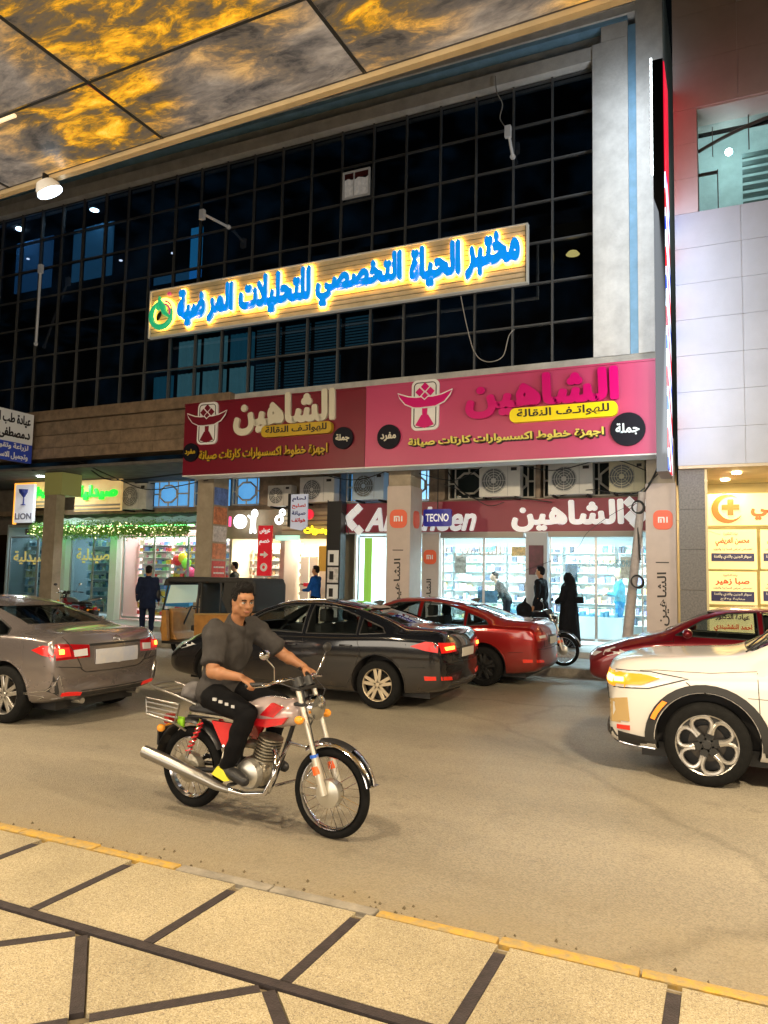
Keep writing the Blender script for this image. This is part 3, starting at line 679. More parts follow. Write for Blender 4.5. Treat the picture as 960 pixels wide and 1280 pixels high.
obj('logo_hand', B().tube([(cx-.14, LY-.09, cz+.1), (cx-.05, LY-.1, cz+.42), (cx+.02, LY-.09, cz+.2), (cx+.1, LY-.09, cz+.0), (cx+.3, LY-.09, cz-.15)], [.05, .07, .09, .07, .03], 8), GR_, lab, 40, world=True)
obj('logo_pupil', B().sph((cx-.1, LY-.08, cz-.06), (.07, .03, .13), 10, Matrix.Rotation(.5, 4, 'Y')), BLK, lab, 40, world=True)
# ---- two big hanging signs
SY = 14.6
PINK = mat('pink_sign_sheet', (.50, .055, .15), .35, var=.06, vscale=1); MARO = mat('maroon_sign_sheet', (.17, .008, .022), .35, var=.1, vscale=1)
MAG = mat('magenta_letters', (.62, .0, .16), .3); CREAM = mat('cream_letters', (.66, .62, .5), .4); DRD = mat('dark_edge', (.03, .01, .015), .5)
YP = mat('yellow_pill', (.85, .66, .0), .4, emit=.12); YPD = mat('ochre_pill', (.5, .33, .02), .4); YL = mat('pale_yellow_letters', (.75, .66, .12), .4); SOFW = mat('white_soffit_sheet', (.75, .74, .72), .5, var=.05)
sz0 = at(823, 566, SY)[1]; sz1 = at(823, 450, SY)[1]
xa, xb, xc = at(230, 540, SY)[0], at(457, 520, SY)[0], at(823, 500, SY)[0]
def bird(px0, px1, py0, py1, mm, bg, parent):
    x0, z1 = at(px0, py0, SY); x1, z0 = at(px1, py1, SY); cx = (x0+x1)/2; w = x1-x0; hh = z1-z0
    y = SY
    obj('emblem_plate', B().prism(rrect(x0, x1, z0, z1, w*.2), y-.05, y-.003), WHT, parent, world=True)
    obj('emblem_line', B().tube([(a, y-.052, c) for a, c in rrect(x0+w*.1, x1-w*.1, z0+w*.1, z1-w*.1, w*.14)], w*.02, 4, closed=True), BLK, parent, world=True)
    b = B(); d = w*.15
    for dx, dz in ((0, .86), (-.2, .76), (.2, .76), (0, .66)):
        X, Z = cx+dx*w, z0+dz*hh; b.prism([(X, Z+d), (X+d, Z), (X, Z-d), (X-d, Z)], y-.07, y-.053)
    b.prism([(cx-w*.12, z0+.3*hh), (cx+w*.12, z0+.3*hh), (cx+w*.34, z0+.1*hh), (cx, z0+.04*hh), (cx-w*.34, z0+.1*hh)], y-.07, y-.053)
    b.prism([(cx-w*.1, z0+.5*hh), (cx+w*.1, z0+.5*hh), (cx+w*.08, z0+.28*hh), (cx-w*.08, z0+.28*hh)], y-.069, y-.0535)
    obj('emblem_bird', b, mm, parent, world=True)
    wing = [(cx, z0+.44*hh), (cx+w*.4, z0+.45*hh), (cx+w*.72, z0+.53*hh), (cx+w*.92, z0+.66*hh), (cx+w*1.0, z0+.76*hh), (cx+w*.6, z0+.68*hh), (cx+w*.3, z0+.655*hh), (cx+w*.12, z0+.66*hh), (cx, z0+.60*hh)]
    wing = wing+[(2*cx-a, c) for a, c in wing[::-1][1:-1]]
    obj('emblem_wing', B().prism(wing, y-.085, y-.071), mm, parent, world=True)
    obj('emblem_outline', B().tube([(a, y-.078, c) for a, c in wing], w*.025, 5, closed=True), WHT, parent, world=True)
def hang(px0, px1, x0, x1, sheet, label):
    t = thing('shop_sign', label, 'sign', ((x0+x1)/2, SY+.3, sz0), 0, 'two halves of the long sign over the arcade')
    n = 3 if x1-x0 > 5.5 else 2
    obj('sign_sheet', B().box(x0+.004, x1-.004, SY, SY+.04, sz0, sz1, bev=.004), sheet, t, world=True)
    obj('box_body', B().box(x0+.01, x1-.01, SY+.041, SY+.36, sz0+.03, sz1-.02), DARKM, t, world=True)
    obj('underside', B().box(x0, x1, SY+.0, 15.18, sz0-.03, sz0-.004), SOFW, t, world=True)
    obj('top_edge', B().box(x0, x1, SY-.012, SY+.05, sz1+.002, sz1+.04), sheet, t, world=True)
    return t
sr = hang(457, 823, xb, xc, PINK, 'bright pink hanging sign with magenta Arabic lettering and yellow strip')
sl = hang(230, 457, xa, xb, MARO, 'dark maroon hanging sign with cream Arabic lettering, left half of the long board')
bird(516, 549, 477, 537, MAG, PINK, sr)
bird(249.5, 272, 504.5, 555, MARO, MARO, sl)
for nm, off, m_, bo in (('lettering_shadow', .06, DRD, .035), ('lettering', .12, MAG, .05)):
    T(nm, 'الشاهين', 583, 774, (745, 460), (600, 524), SY-off+.05, m_, sr, depth=.05 if off > .1 else .04, bold=.05)
T('lettering', 'الشاهين', 295, 421, (412, 486), (302, 545), SY-.0, CREAM, sl, depth=.06, bold=.05)
def pill(px0, px1, pa, pb, m, parent):
    x0, x1 = at(px0, 520, SY)[0], at(px1, 520, SY)[0]; z1, z0 = at(*pa, SY)[1], at(*pb, SY)[1]
    obj('strip_plate', B().prism(rrect(x0, x1, z0, z1, (z1-z0)*.4), SY-.13, SY-.01), m, parent, world=True)
    return x0, x1, z0, z1
a, b_, c, d = pill(639, 773, (705, 507.5), (705, 525.5), YP, sr)
letters('lettering', 'للهواتـف النقالة', a+.15, b_-.15, c+.05, d-.03, SY-.131, BLK, sr, depth=.01, bold=.02)
a, b_, c, d = pill(331, 418, (375, 530.5), (375, 545), YPD, sl)
letters('lettering', 'للهواتـف النقالة', a+.12, b_-.12, c+.04, d-.03, SY-.131, BLK, sl, depth=.01, bold=.02)
T('lettering_shadow', 'اجهزة خطوط اكسسوارات كارتات صيانة', 512, 757, (740, 535), (530, 561), SY-.0, DRD, sr, depth=.03, bold=.07)
T('lettering', 'اجهزة خطوط اكسسوارات كارتات صيانة', 511, 755, (740, 534), (530, 559), SY-.031, YL, sr, depth=.03, bold=.03)
T('lettering_shadow', 'اجهزة خطوط اكسسوارات كارتات صيانة', 250, 411, (400, 554), (265, 578), SY-.0, DRD, sl, depth=.03, bold=.07)
T('lettering', 'اجهزة خطوط اكسسوارات كارتات صيانة', 250, 410, (400, 554), (265, 577), SY-.031, YPD, sl, depth=.03, bold=.025)
DISC = mat('dark_disc', (.008, .008, .015), .5, spec=.15)
for px, py, r, s, par, mm in ((487, 546.5, .27, 'مفرد', sr, CREAM), (785, 537, .32, 'جملة', sr, mat('light_letters', (.7, .8, .85), .4, emit=.15)), (430, 548, .25, 'جملة', sl, CREAM), (240, 566, .23, 'مفرد', sl, YPD)):
    X, Z = at(px, py, SY)
    obj('round_plate', B().cyl((X, SY-.07, Z), (X, SY-.003, Z), r, n=28), DISC, par, 40, world=True)
    letters('lettering', s, X-r*.68, X+r*.68, Z-r*.36, Z+r*.36, SY-.071, mm, par, depth=.015, bold=.03)
# ---- shop sign on the recessed shopfront
FY = 17.6
zb, zt = 2.93, 3.70
fx0, fx1 = at(431, 640, FY)[0], at(807, 640, FY)[0]
REDS = mat('deep_red_sheet', (.24, .008, .035), .35, var=.08, vscale=1.5)
ss = thing('fascia_sign', 'deep red fascia sign with white Latin and Arabic names over the phone shop', 'sign', ((fx0+fx1)/2, FY+.1, zb))
obj('sign_sheet', B().box(fx0, fx1, FY, FY+.12, zb, zt, bev=.006), REDS, ss, world=True)
obj('edge_trim', B().box(fx0, fx1, FY-.02, FY+.1, zb-.03, zb-.002), mat('grey_alu', (.4, .4, .42), .4, metal=.4), ss, world=True)
WL = mat('white_lit_letters', (.8, .8, .82), .4, emit=.35)
T('lettering', 'Alshaheen', 458, 596, (560, 633), (560, 664), FY, WL, ss, depth=.05, bold=.03, shear=.3)
T('lettering', 'الشاهين', 640, 780, (760, 624), (650, 665), FY, WL, ss, depth=.05, bold=.045)
b = B()
def dia(b, px, py, s, Y=FY):
    X, Z = at(px, py, Y); b.prism([(X, Z+s), (X+s, Z), (X, Z-s), (X-s, Z)], Y-.04, Y-.003)
for px, py in ((441, 643), (434.5, 650), (448, 636), (441, 657), (449, 663)): dia(b, px, py, .145)
obj('logo_tiles', b, WL, ss, world=True)
b = B()
for px, py in ((787, 628), (796, 637), (803, 628.5), (803, 645), (788, 646), (795, 654)): dia(b, px, py, .145)
obj('logo_tiles', b, WL, ss, world=True)
hb = thing('hanging_sign', 'small blue rectangular sign with white capital letters, hung over the shop door', 'sign', (-6.0, 16.4, 3.05))
X0, Z0 = at(529, 658, 16.4); X1, Z1 = at(564, 636, 16.4)
obj('board', B().prism(rrect(X0, X1, Z0, Z1, .05), 16.4, 16.46), mat('royal_blue', (.02, .02, .3), .4, emit=.15), hb, world=True)
letters('lettering', 'TECNO', X0+.06, X1-.06, Z0+.11, Z1-.11, 16.4, WL, hb, depth=.01, bold=.02)
obj('hanger', B().cyl(((X0+X1)/2, 16.43, Z1), ((X0+X1)/2, 16.43, 4.6), .012, n=6), DARKM, hb, world=True)
# ================================================================ shop units
SHW = mat('shop_white', (.75, .8, .8), .5); FRM = mat('aluminium', (.5, .52, .54), .35, metal=.6); FLO = mat('shop_floor_tile', (.6, .62, .62), .2, var=.05)
CGL = glassmat('shop_glass', (.93, .97, .98), .02, .02)
def unit(name, label, x0, x1, z1, wallm, light, lcol, depth=3.2, zf=.28):
    t = thing(name, label, 'shop', ((x0+x1)/2, 17.8, zf))
    yb = 17.85+depth
    obj('back_wall', B().box(x0, x1, yb, yb+.1, zf, z1+.3), wallm, t, world=True)
    obj('side_wall', B().box(x0-.06, x0, 17.85, yb, zf, z1+.3), wallm, t, world=True)
    obj('side_wall', B().box(x1, x1+.06, 17.85, yb, zf, z1+.3), wallm, t, world=True)
    obj('ceiling', B().box(x0, x1, 17.85, yb, z1+.2, z1+.28), wallm, t, world=True)
    obj('shop_floor', B().box(x0, x1, 17.85, yb, zf+.004, zf+.02), FLO, t, world=True)
    n = max(1, int((x1-x0)/2))
    lm = mat('panel_light_%.1f%.1f' % (lcol[0], lcol[2]), lcol, .3, emit=3, ecol=lcol)
    for k in range(n):
        cx = x0+(x1-x0)*(k+.5)/n
        obj('ceiling_light', B().box(cx-.5, cx+.5, 18.6, 18.9, z1+.16, z1+.195), lm, t, world=True)
    area('shop_lamp', ((x0+x1)/2, 18.9, z1+.12), ((x0+x1)/2, 19.0, 0), (x1-x0)*.8, light, lcol, 1.4)
    return t
def glazing(t, segs, z0, z1, y=17.8, m=None):
    for a, b_ in segs:
        obj('glass_pane', B().box(a+.02, b_-.02, y, y+.01, z0, z1), m or CGL, t, world=True)
        obj('window_frame', B().box(a-.02, a+.02, y-.02, y+.03, z0, z1).box(b_-.019, b_+.019, y-.021, y+.031, z0, z1).box(a+.021, b_-.021, y-.02, y+.03, z0-.05, z0).box(a+.021, b_-.021, y-.02, y+.03, z1, z1+.04), FRM, t, world=True)
PAL = {
 'phone': [(.8, .85, .85), (.55, .75, .8), (.2, .45, .6), (.75, .72, .6), (.85, .6, .3), (.9, .9, .9), (.35, .3, .5), (.5, .7, .45), (.08, .1, .14)],
 'toy': [(.8, .1, .1), (.9, .6, .1), (.2, .6, .25), (.15, .3, .7), (.85, .75, .75), (.8, .4, .55), (.9, .85, .6), (.85, .8, .8), (.55, .25, .5)],
 'warm': [(.8, .72, .6), (.75, .5, .3), (.5, .2, .12), (.8, .75, .7), (.3, .25, .25), (.65, .6, .3)],
 'pharm': [(.3, .5, .6), (.7, .8, .8), (.2, .35, .4), (.6, .7, .5), (.1, .2, .25), (.75, .7, .4)]}
shelf_count = {}
def shelf(x0, x1, y, z0, z1, pal, label, step=.27, w=(.05, .16)):
    t = thing('display_shelf', label, 'shelf', ((x0+x1)/2, y, z0), 0, 'display shelves inside the shops')
    obj('backboard', B().box(x0, x1, y+.2, y+.23, z0, z1), SHW, t, world=True)
    z = z0+.02; rng = random.Random(int(x0*100))
    goods = {}
    while z < z1-.1:
        obj('shelf_board', B().box(x0, x1, y, y+.2, z, z+.02), SHW, t, world=True)
        x = x0+.02
        while x < x1-.08:
            ww = rng.uniform(*w); hh = rng.uniform(.35, .92)*(step-.05)
            k = rng.randrange(len(PAL[pal]))
            goods.setdefault(k, B()).box(x, x+ww, y+.02+rng.uniform(0, .05), y+.17, z+.021, z+.021+hh)
            x += ww+rng.uniform(.003, .03)
        z += step
    for k, b in goods.items():
        o = obj('packets', b, mat('packet_%s_%d' % (pal, k), PAL[pal][k], .45, var=.35, vscale=20), t, world=True); o['kind'] = 'stuff'
# -- phone shop
CY = (.72, .95, 1.0)
ps = unit('phone_shop', 'brightly lit phone shop with white interior under the deep red fascia sign', -9.0, -1.6, 2.93, SHW, 900, CY)
segs = [(-8.9, -7.75), (-7.7, -7.05), (-6.5, -5.45), (-5.43, -4.38), (-3.8, -2.75), (-2.73, -1.72)]
glazing(ps, segs, .45, 2.82)
obj('door_pillar', B().box(-7.02, -6.56, 17.62, 17.85, .28, 2.9), CLAD, ps, world=True)
badge(-6.79, 2.3, .34, .36, 17.6, ps)
letters('lettering', 'الشاهين', -6.88, -6.72, .95, 1.75, 17.61, BLK, ps, depth=.01, bold=.02, rot=90)
obj('door_pillar', B().box(-4.34, -3.84, 17.62, 17.85, .28, 2.9), mat('grey_pillar', (.4, .42, .46), .5), ps, world=True)
obj('dark_poster', B().box(-4.27, -3.92, 17.6, 17.615, 1.9, 2.6), mat('wine_poster', (.09, .01, .03), .4, var=.5, vscale=6), ps, world=True)
obj('lime_strip', B().box(-8.72, -8.5, 17.77, 17.79, .5, 2.8), mat('lime_panel', (.35, .75, .1), .4, emit=.25), ps, world=True)
obj('roller_box', B().box(-6.5, -4.4, 17.55, 17.78, 2.78, 2.92).box(-3.8, -1.7, 17.55, 17.78, 2.8, 2.92), mat('roller_box', (.3, .27, .24), .5, metal=.4), ps, world=True)
BLU = mat('pale_blue_sticker', (.3, .6, .75), .4)
letters('window_lettering', 'ZONE FOR ACCESSORIES', -3.3, -1.85, 2.12, 2.27, 17.79, BLU, ps, depth=.004, bold=.01)
letters('window_lettering', 'الشاهين', -6.2, -5.0, 2.3, 2.6, 17.79, mat('white_sticker', (.8, .8, .8), .4), ps, depth=.004, bold=.02)
for k, (a, b_) in enumerate(((-8.8, -7.3), (-7.2, -5.7), (-5.6, -4.1), (-4.0, -2.7), (-2.6, -1.7))):
    shelf(a, b_, 20.6, .6, 2.75, 'phone', ['white wall shelf of phone accessories behind the lime strip', 'white wall shelf of phone accessories left of the centre window', 'white wall shelf of phone accessories behind the centre window', 'white wall shelf of phone accessories behind the black robed woman', 'narrow white wall shelf of phone accessories by the leaning pole'][k])
for k, (a, b_) in enumerate(((-6.3, -4.6), (-3.7, -2.3))):
    ct = thing('glass_counter', ['low glass counter behind the left display window', 'low glass counter behind the right display window'][k], 'counter', ((a+b_)/2, 19, .3), 0, 'counters inside the phone shop')
    obj('base', B().box(a, b_, 18.9, 19.4, .3, .9), SHW, ct, world=True)
    obj('top', B().box(a, b_, 18.88, 19.42, 1.1, 1.13), CGL, ct, world=True)
    g = B(); rng = random.Random(k)
    xx = a+.05
    while xx < b_-.12: w_ = rng.uniform(.05, .12); g.box(xx, xx+w_, 18.95, 19.3, .905, .93+rng.random()*.12); xx += w_+.03
    o = obj('packets', g, mat('packet_phone_2', PAL['phone'][2], .45), ct, world=True); o['kind'] = 'stuff'
for k, (x, z, w_, h_, c) in enumerate(((-6.2, 1.9, .3, .45, (.7, .75, .8)), (-4.75, 2.35, .5, .22, (.8, .45, .1)), (-3.45, 1.75, .28, .42, (.15, .4, .7)), (-2.2, 1.85, .36, .5, (.75, .75, .7)), (-5.6, 1.2, .5, .3, (.1, .3, .55)), (-7.4, 1.9, .22, .6, (.75, .8, .85)))):
    pm_ = mat('window_poster_%d' % k, c, .4, var=.6, vscale=11)
    obj('window_poster', B().box(x, x+w_, 17.815, 17.82, z, z+h_), pm_, ps, world=True)
# -- black pillar and notices left of it
bp_ = thing('entrance_pillar', 'black pillar with small white posters at the left end of the red fascia sign', 'pillar', (-9.35, 17.4, .28))
obj('shaft', B().box(-9.62, -9.2, 17.3, 17.6, .28, 3.75), mat('black_panel', (.02, .02, .022), .35), bp_, world=True)
for z0, z1, m_ in ((2.05, 2.45, WHT), (1.6, 2.0, POST[3]), (1.15, 1.55, WHT), (.7, 1.1, POST[3])):
    obj('poster', B().box(-9.56, -9.24, 17.285, 17.298, z0, z1), m_, bp_, world=True)
    obj('printed_square', B().box(-9.5, -9.38, 17.28, 17.284, z0+.08, z1-.1), BLK, bp_, world=True)
# -- middle shops
WARMW = mat('warm_wall', (.75, .66, .5), .6, var=.1)
ms = unit('bright_shop', 'open fronted bright shop with white and yellow panels, left of the black pillar', -13.05, -9.65, 2.75, WARMW, 320, (1, .9, .72), 2.6)
obj('divider', B().box(-11.25, -11.1, 17.6, 18.4, .28, 2.8), CLAD, ms, world=True)
for k in range(4):
    obj('white_panel', B().box(-11.0+k*.3, -10.73+k*.3, 18.3, 18.34, .3, 2.3), mat('white_gloss_panel', (.8, .78, .75), .25), ms, world=True)
obj('ochre_panel', B().box(-10.3, -9.66, 18.1, 18.14, 1.9, 2.6), mat('ochre_panel', (.7, .45, .08), .4), ms, world=True)
obj('ochre_panel', B().box(-9.95, -9.68, 18.0, 18.04, .3, 1.88), mat('ochre_panel', (.7, .45, .08), .4), ms, world=True)
shelf(-13.0, -11.3, 18.7, .4, 2.7, 'warm', 'shelf of small goods behind the man in the dark jacket', .22, (.04, .12))
WP = mat('white_shutter_box', (.6, .58, .5), .5)
obj('facade_board', B().box(-13.1, -9.65, 17.62, 17.8, 2.78, 3.6), mat('slatted_tan_board', (.3, .24, .16), .6, var=.2), ms, world=True)
for k in range(5): obj('board_slat', B().box(-11.2, -9.66, 17.58, 17.618, 2.9+k*.13, 2.99+k*.13), mat('tan_slat', (.4, .32, .2), .5), ms, world=True)
GLW = mat('white_glow', (1, 1, 1), .3, emit=2.6, ecol=(.95, 1, 1))
s1 = thing('round_glow_sign', 'glowing white sign shaped as a ball and a small figure, beside the brown stone column', 'sign', (-12.4, 17.4, 2.9))
X, Z = at(301, 652, 17.4); obj('glow_ball', B().cyl((X, 17.33, Z), (X, 17.42, Z), .2, n=20), GLW, s1, 40, world=True)
X, Z = at(317, 652, 17.4)
obj('glow_figure', B().sph((X+.04, 17.38, Z+.22), (.12, .04, .13), 12).cap((X, 17.38, Z+.08), (X, 17.38, Z-.1), .08, .07).cap((X-.03, 17.38, Z-.1), (X-.07, 17.38, Z-.3), .045, .04).cap((X+.03, 17.38, Z-.1), (X+.07, 17.38, Z-.3), .045, .04).cap((X-.05, 17.38, Z+.08), (X-.16, 17.38, Z+.16), .035, .03), GLW, s1, world=True)
X, Z = at(288, 652, 17.4); obj('pink_bar', B().box(X-.03, X+.03, 17.36, 17.4, Z-.14, Z+.14), mat('pink_glow', (1, .1, .3), .3, emit=1.5), s1, world=True)
s2 = thing('round_glow_sign', 'glowing white figure eight shaped letters over the bright shop doorway', 'sign', (-11.3, 17.4, 2.9))
X, Z = at(349, 647, 17.4)
obj('glow_figure', B().ring((X, 17.4, Z-.06), (0, 1, 0), .1, .04, 20, 8).ring((X+.1, 17.4, Z+.14), (0, 1, 0), .07, .035, 20, 8), GLW, s2, world=True)
s3 = thing('yellow_letter_sign', 'glowing yellow Arabic letters over the bright shop doorway', 'sign', (-10.3, 17.5, 2.75))
T('lettering', 'البصريات', 381, 414, (400, 657), (400, 669), 17.5, mat('yellow_glow', (1, .85, .05), .3, emit=2, ecol=(1, .8, .02)), s3, depth=.05, bold=.05)
s4 = thing('awning_light_strip', 'mint green lit strip over the bright shop doorway', 'sign', (-11, 17.5, 2.6))
obj('strip', B().box(at(345, 667, 17.5)[0], at(374, 667, 17.5)[0], 17.46, 17.54, 2.72, 2.86), mat('mint_glow', (.5, .9, .75), .3, emit=.8), s4, world=True)
s5 = thing('projecting_sign', 'black edged shield shaped sign with red and blue Arabic lines', 'sign', (-10.7, 16.9, 3.0))
X0, Z1 = at(364, 618, 16.9); X1, Z0 = at(383, 663, 16.9)
obj('board', B().prism([(X0, Z1), (X1, Z1), (X1, Z0+.12), ((X0+X1)/2+.08, Z0), (X0, Z0+.06)], 16.9, 16.96), mat('pale_board', (.55, .6, .75), .4, emit=.25), s5, world=True)
obj('black_edge', B().box(X0-.08, X0-.004, 16.88, 17.0, Z0+.1, Z1+.02), BLK, s5, world=True)
for k, (s, c) in enumerate((('لحام', 0), ('تصليح', 1), ('صيانة', 0), ('هواتف', 1))):
    letters('lettering', s, X0+.04, X1-.04, Z1-.2-k*.19, Z1-.06-k*.19, 16.9, [mat('navy_ink', (.02, .03, .2), .4), mat('red_ink', (.6, .02, .02), .4)][c], s5, depth=.008, bold=.03)
s6 = thing('round_sign', 'small round red sign beside the shield shaped sign', 'sign', (-10.4, 17.2, 3.2))
X, Z = at(386, 643, 17.1); obj('disc', B().cyl((X, 17.08, Z), (X, 17.14, Z), .14, n=18), mat('red_glow', (.9, .02, .05), .3, emit=.6), s6, 40, world=True)
s7 = thing('arrow_sign', 'tall red vertical sign with white arrow, in front of the bright shop', 'sign', (-11.4, 16.6, 1.7))
X0, Z1 = at(323, 657, 16.7); X1, Z0 = at(338, 720, 16.7)
obj('board', B().box(X0, X1, 16.7, 16.76, Z0, Z1), mat('sign_red', (.62, .015, .03), .4, emit=.25), s7, world=True)
cx = (X0+X1)/2; hh = Z1-Z0; zz = Z0+hh*.42
obj('arrow', B().prism([(cx-.12, zz+.03), (cx, zz+.03), (cx, zz+.09), (cx+.13, zz), (cx, zz-.09), (cx, zz-.03), (cx-.12, zz-.03)], 16.68, 16.698), WHT, s7, world=True)
obj('white_ring', B().ring((cx, 16.69, Z0+hh*.17), (0, 1, 0), .08, .035, 20, 6), WHT, s7, world=True)
for s, f in (('عروض', .9), ('خصم', .68)): letters('lettering', s, X0+.05, X1-.05, Z0+hh*(f-.07), Z0+hh*(f+.05), 16.7, WL, s7, depth=.01, bold=.03)
obj('post', B().cyl((cx, 16.74, .28), (cx, 16.74, Z0), .02, n=8), FRM, s7, world=True)
# -- toy shop with garland awning
ts = unit('toy_shop', 'toy shop with wall of bright packets under the green garland', -17.2, -13.15, 3.0, mat('pinkish_wall', (.7, .5, .48), .6), 330, (1, .88, .85), 2.4)
glazing(ts, [(-17.1, -15.9), (-15.88, -14.6), (-14.58, -13.3)], .4, 2.85)
for k, (a, b_) in enumerate(((-17.1, -15.9), (-15.8, -14.5), (-14.4, -13.2))):
    shelf(a, b_, 18.4, .4, 2.9, 'toy', ['toy shelf behind the man in navy', 'toy shelf behind the taxi roof', 'toy shelf just left of the brown stone column'][k], .2, (.05, .2))
for k, (px, py, c) in enumerate(((222, 700, (.8, .05, .06)), (233, 704, (.35, .85, .1)), (229, 697, (.95, .7, .05)), (238, 716, (.8, .1, .25)))):
    X, Z = at(px, py, 18.2)
    single('balloon', B().sph((X, 18.2, Z), (.16, .14, .18), 14), mat('balloon_%d' % k, c, .25, emit=.1), ['red', 'lime green', 'yellow', 'crimson'][k]+' balloon in the toy shop window', 'balloon', 'balloons in the toy shop', 60)
X, Z = at(228, 727, 17.4)
single('blue_bin', B().box(X-.45, X+.45, 17.2, 17.6, .8, Z+.1, bev=.03), mat('blue_plastic', (.05, .3, .7), .4), 'blue plastic bin of toys seen over the taxi roof', 'bin')
# -- pharmacy
ph = unit('pharmacy', 'pharmacy with blue tinted windows under green lettering, far left', -22.4, -17.3, 3.0, mat('pharmacy_wall', (.35, .4, .4), .6), 90, (.75, .95, 1), 2.2)
glazing(ph, [(-22.2, -20.9), (-20.85, -20.3), (-19.35, -18.4), (-18.38, -17.55)], .5, 2.85, m=glassmat('tinted_glass', (.75, .85, .9), .03, .12))
obj('door_pillar', B().box(-20.25, -19.4, 17.6, 17.85, .28, 3.0), SHW, ph, world=True)
obj('door_pillar', B().box(-17.5, -17.22, 17.6, 17.85, .28, 3.0), SHW, ph, world=True)
for k, (a, b_) in enumerate(((-22.3, -20.4), (-19.4, -17.4))):
    shelf(a, b_, 18.5, .4, 2.7, 'pharm', ['pharmacy shelf behind the far left window', 'pharmacy shelf behind the lettered window'][k])
GOLD = mat('gold_letters', (.75, .6, .2), .4, emit=.35)
letters('window_lettering', 'صيدلية', -19.1, -17.7, 2.02, 2.5, 17.79, GOLD, ph, depth=.01, bold=.02)
letters('window_lettering', 'صيدلية', -22.0, -20.4, 1.95, 2.4, 17.79, GOLD, ph, depth=.01, bold=.02)
GG = mat('green_glow', (.02, .6, .05), .3, emit=.9, ecol=(.01, .8, .04)); 
def litboard(px0, py0, px1, py1, Y, label, s, m=GG, tx=None, bgc=(.75, .5, .2), e=.55, sub=True):
    X0, Z1 = at(px0, py0, Y); X1, Z0 = at(px1, py1, Y)
    t = thing('lit_sign', label, 'sign', ((X0+X1)/2, Y+.05, Z0))
    obj('board', B().box(X0, X1, Y, Y+.08, Z0, Z1), mat('lit_board_%d' % px0, bgc, .5, emit=e, var=.3, vscale=3), t, world=True)
    a, b_, c, d = tx or (X0+.1, X1-.1, Z0+(Z1-Z0)*.35, Z1-.15)
    letters('lettering', s, a, b_, c, d, Y-.01, m, t, depth=.06, bold=.06)
    for k in range(2 if sub else 0): obj('board_slat', B().box(X0, X1, Y-.02, Y-.003, Z0+.03+k*.12, Z0+.09+k*.12), mat('tan_slat', (.4, .32, .2), .5), t, world=True)
    return t
litboard(95, 601, 150, 638, 17.0, 'lit wooden sign with green Arabic lettering, right of the beige column', 'صيدلية')
litboard(39, 603, 66, 634, 16.9, 'lit wooden sign with green Arabic lettering, left of the beige column', 'صيدلية')
cs = thing('pharmacy_emblem_sign', 'white upright sign with goblet emblem hanging at far left', 'sign', (-18.5, 16.6, 3))
X0, Z1 = at(20, 606, 16.6); X1, Z0 = at(40, 653, 16.6)
obj('board', B().box(X0, X1, 16.6, 16.7, Z0, Z1), mat('white_lightbox', (.7, .7, .75), .4, emit=.4), cs, world=True)
cx = (X0+X1)/2
obj('goblet', B().lathe((cx, 16.58, Z0+.55), (0, 0, 1), [(.0, 0), (.1, .0), (.02, .05), (.02, .25), (.14, .4), (.16, .5), (0, .5)], 14), mat('navy_ink', (.02, .03, .2), .4), cs, world=True)
obj('orange_edge', B().box(X0-.05, X0-.002, 16.59, 16.7, Z0-.05, Z1+.05).box(X0, X1, 16.59, 16.7, Z1+.002, Z1+.05), mat('orange_glow', (1, .4, .05), .3, emit=1.2), cs, world=True)
letters('lettering', 'LION', X0+.05, X1-.05, Z0+.1, Z0+.3, 16.6, mat('grey_ink', (.2, .2, .25), .4), cs, depth=.01, bold=.02)
# -- garland of artificial leaves and its sloping sheet awning
gl = thing('leaf_garland', 'long garland of artificial green leaves edging the awning at left', 'garland', (-17, 16.7, 3.1))
rng = random.Random(5)
def leafcloud(n, x0, x1, zc, hw, y0, y1, m, parent, nm='leaves'):
    vs = []; fs = []
    for i in range(n):
        c = Vector((rng.uniform(x0, x1), rng.uniform(y0, y1), zc+rng.gauss(0, 1)*hw))
        a = Euler((rng.uniform(0, 6), rng.uniform(0, 6), rng.uniform(0, 6))).to_matrix(); s = rng.uniform(.016, .036)
        k = len(vs)
        for p in ((-s*.5, 0, 0), (0, -s, .01), (s*.5, 0, 0), (0, s*1.3, .0)): vs.append(c+a @ Vector(p))
        fs.append((k, k+1, k+2, k+3))
    o = obj(nm, B().raw(vs, fs), m, parent, world=True); o['kind'] = 'stuff'; return o
L1 = mat('leaf_green', (.11, .33, .03), .5, var=.4, vscale=5); L2 = mat('leaf_lime', (.25, .5, .06), .5)
ga, gb = at(40, 655, 16.7)[0], at(235, 655, 16.7)[0]
zl = at(130, 662, 16.7)[1]
leafcloud(9000, ga, gb, zl, .11, 16.6, 16.85, L1, gl); leafcloud(4500, ga, gb, zl-.02, .11, 16.55, 16.8, L2, gl)
o = leafcloud(220, ga, gb, zl, .09, 16.5, 16.55, mat('fairy_light', (1, .95, .5), .3, emit=2.5), gl, 'fairy_lights')
aw = thing('sheet_awning', 'sloping translucent corrugated awning lit green from below', 'awning', (-15.5, 17.0, 3.4))
za = at(200, 640, 17.3)[1]
AWM = mat('awning_sheet', (.45, .6, .5), .35, emit=.12, ecol=(.5, .9, .6))
k = 0; x = ga
while x < gb+.2:
    obj('awning_sheet', B().raw([(x, 16.7, zl+.16), (x+.6, 16.7, zl+.16), (x+.6, 17.55, zl+.42), (x, 17.55, zl+.42), (x+.3, 16.7, zl+.2), (x+.3, 17.55, zl+.46)], [(0, 4, 5, 3), (4, 1, 2, 5)]), AWM, aw, world=True); x += .61
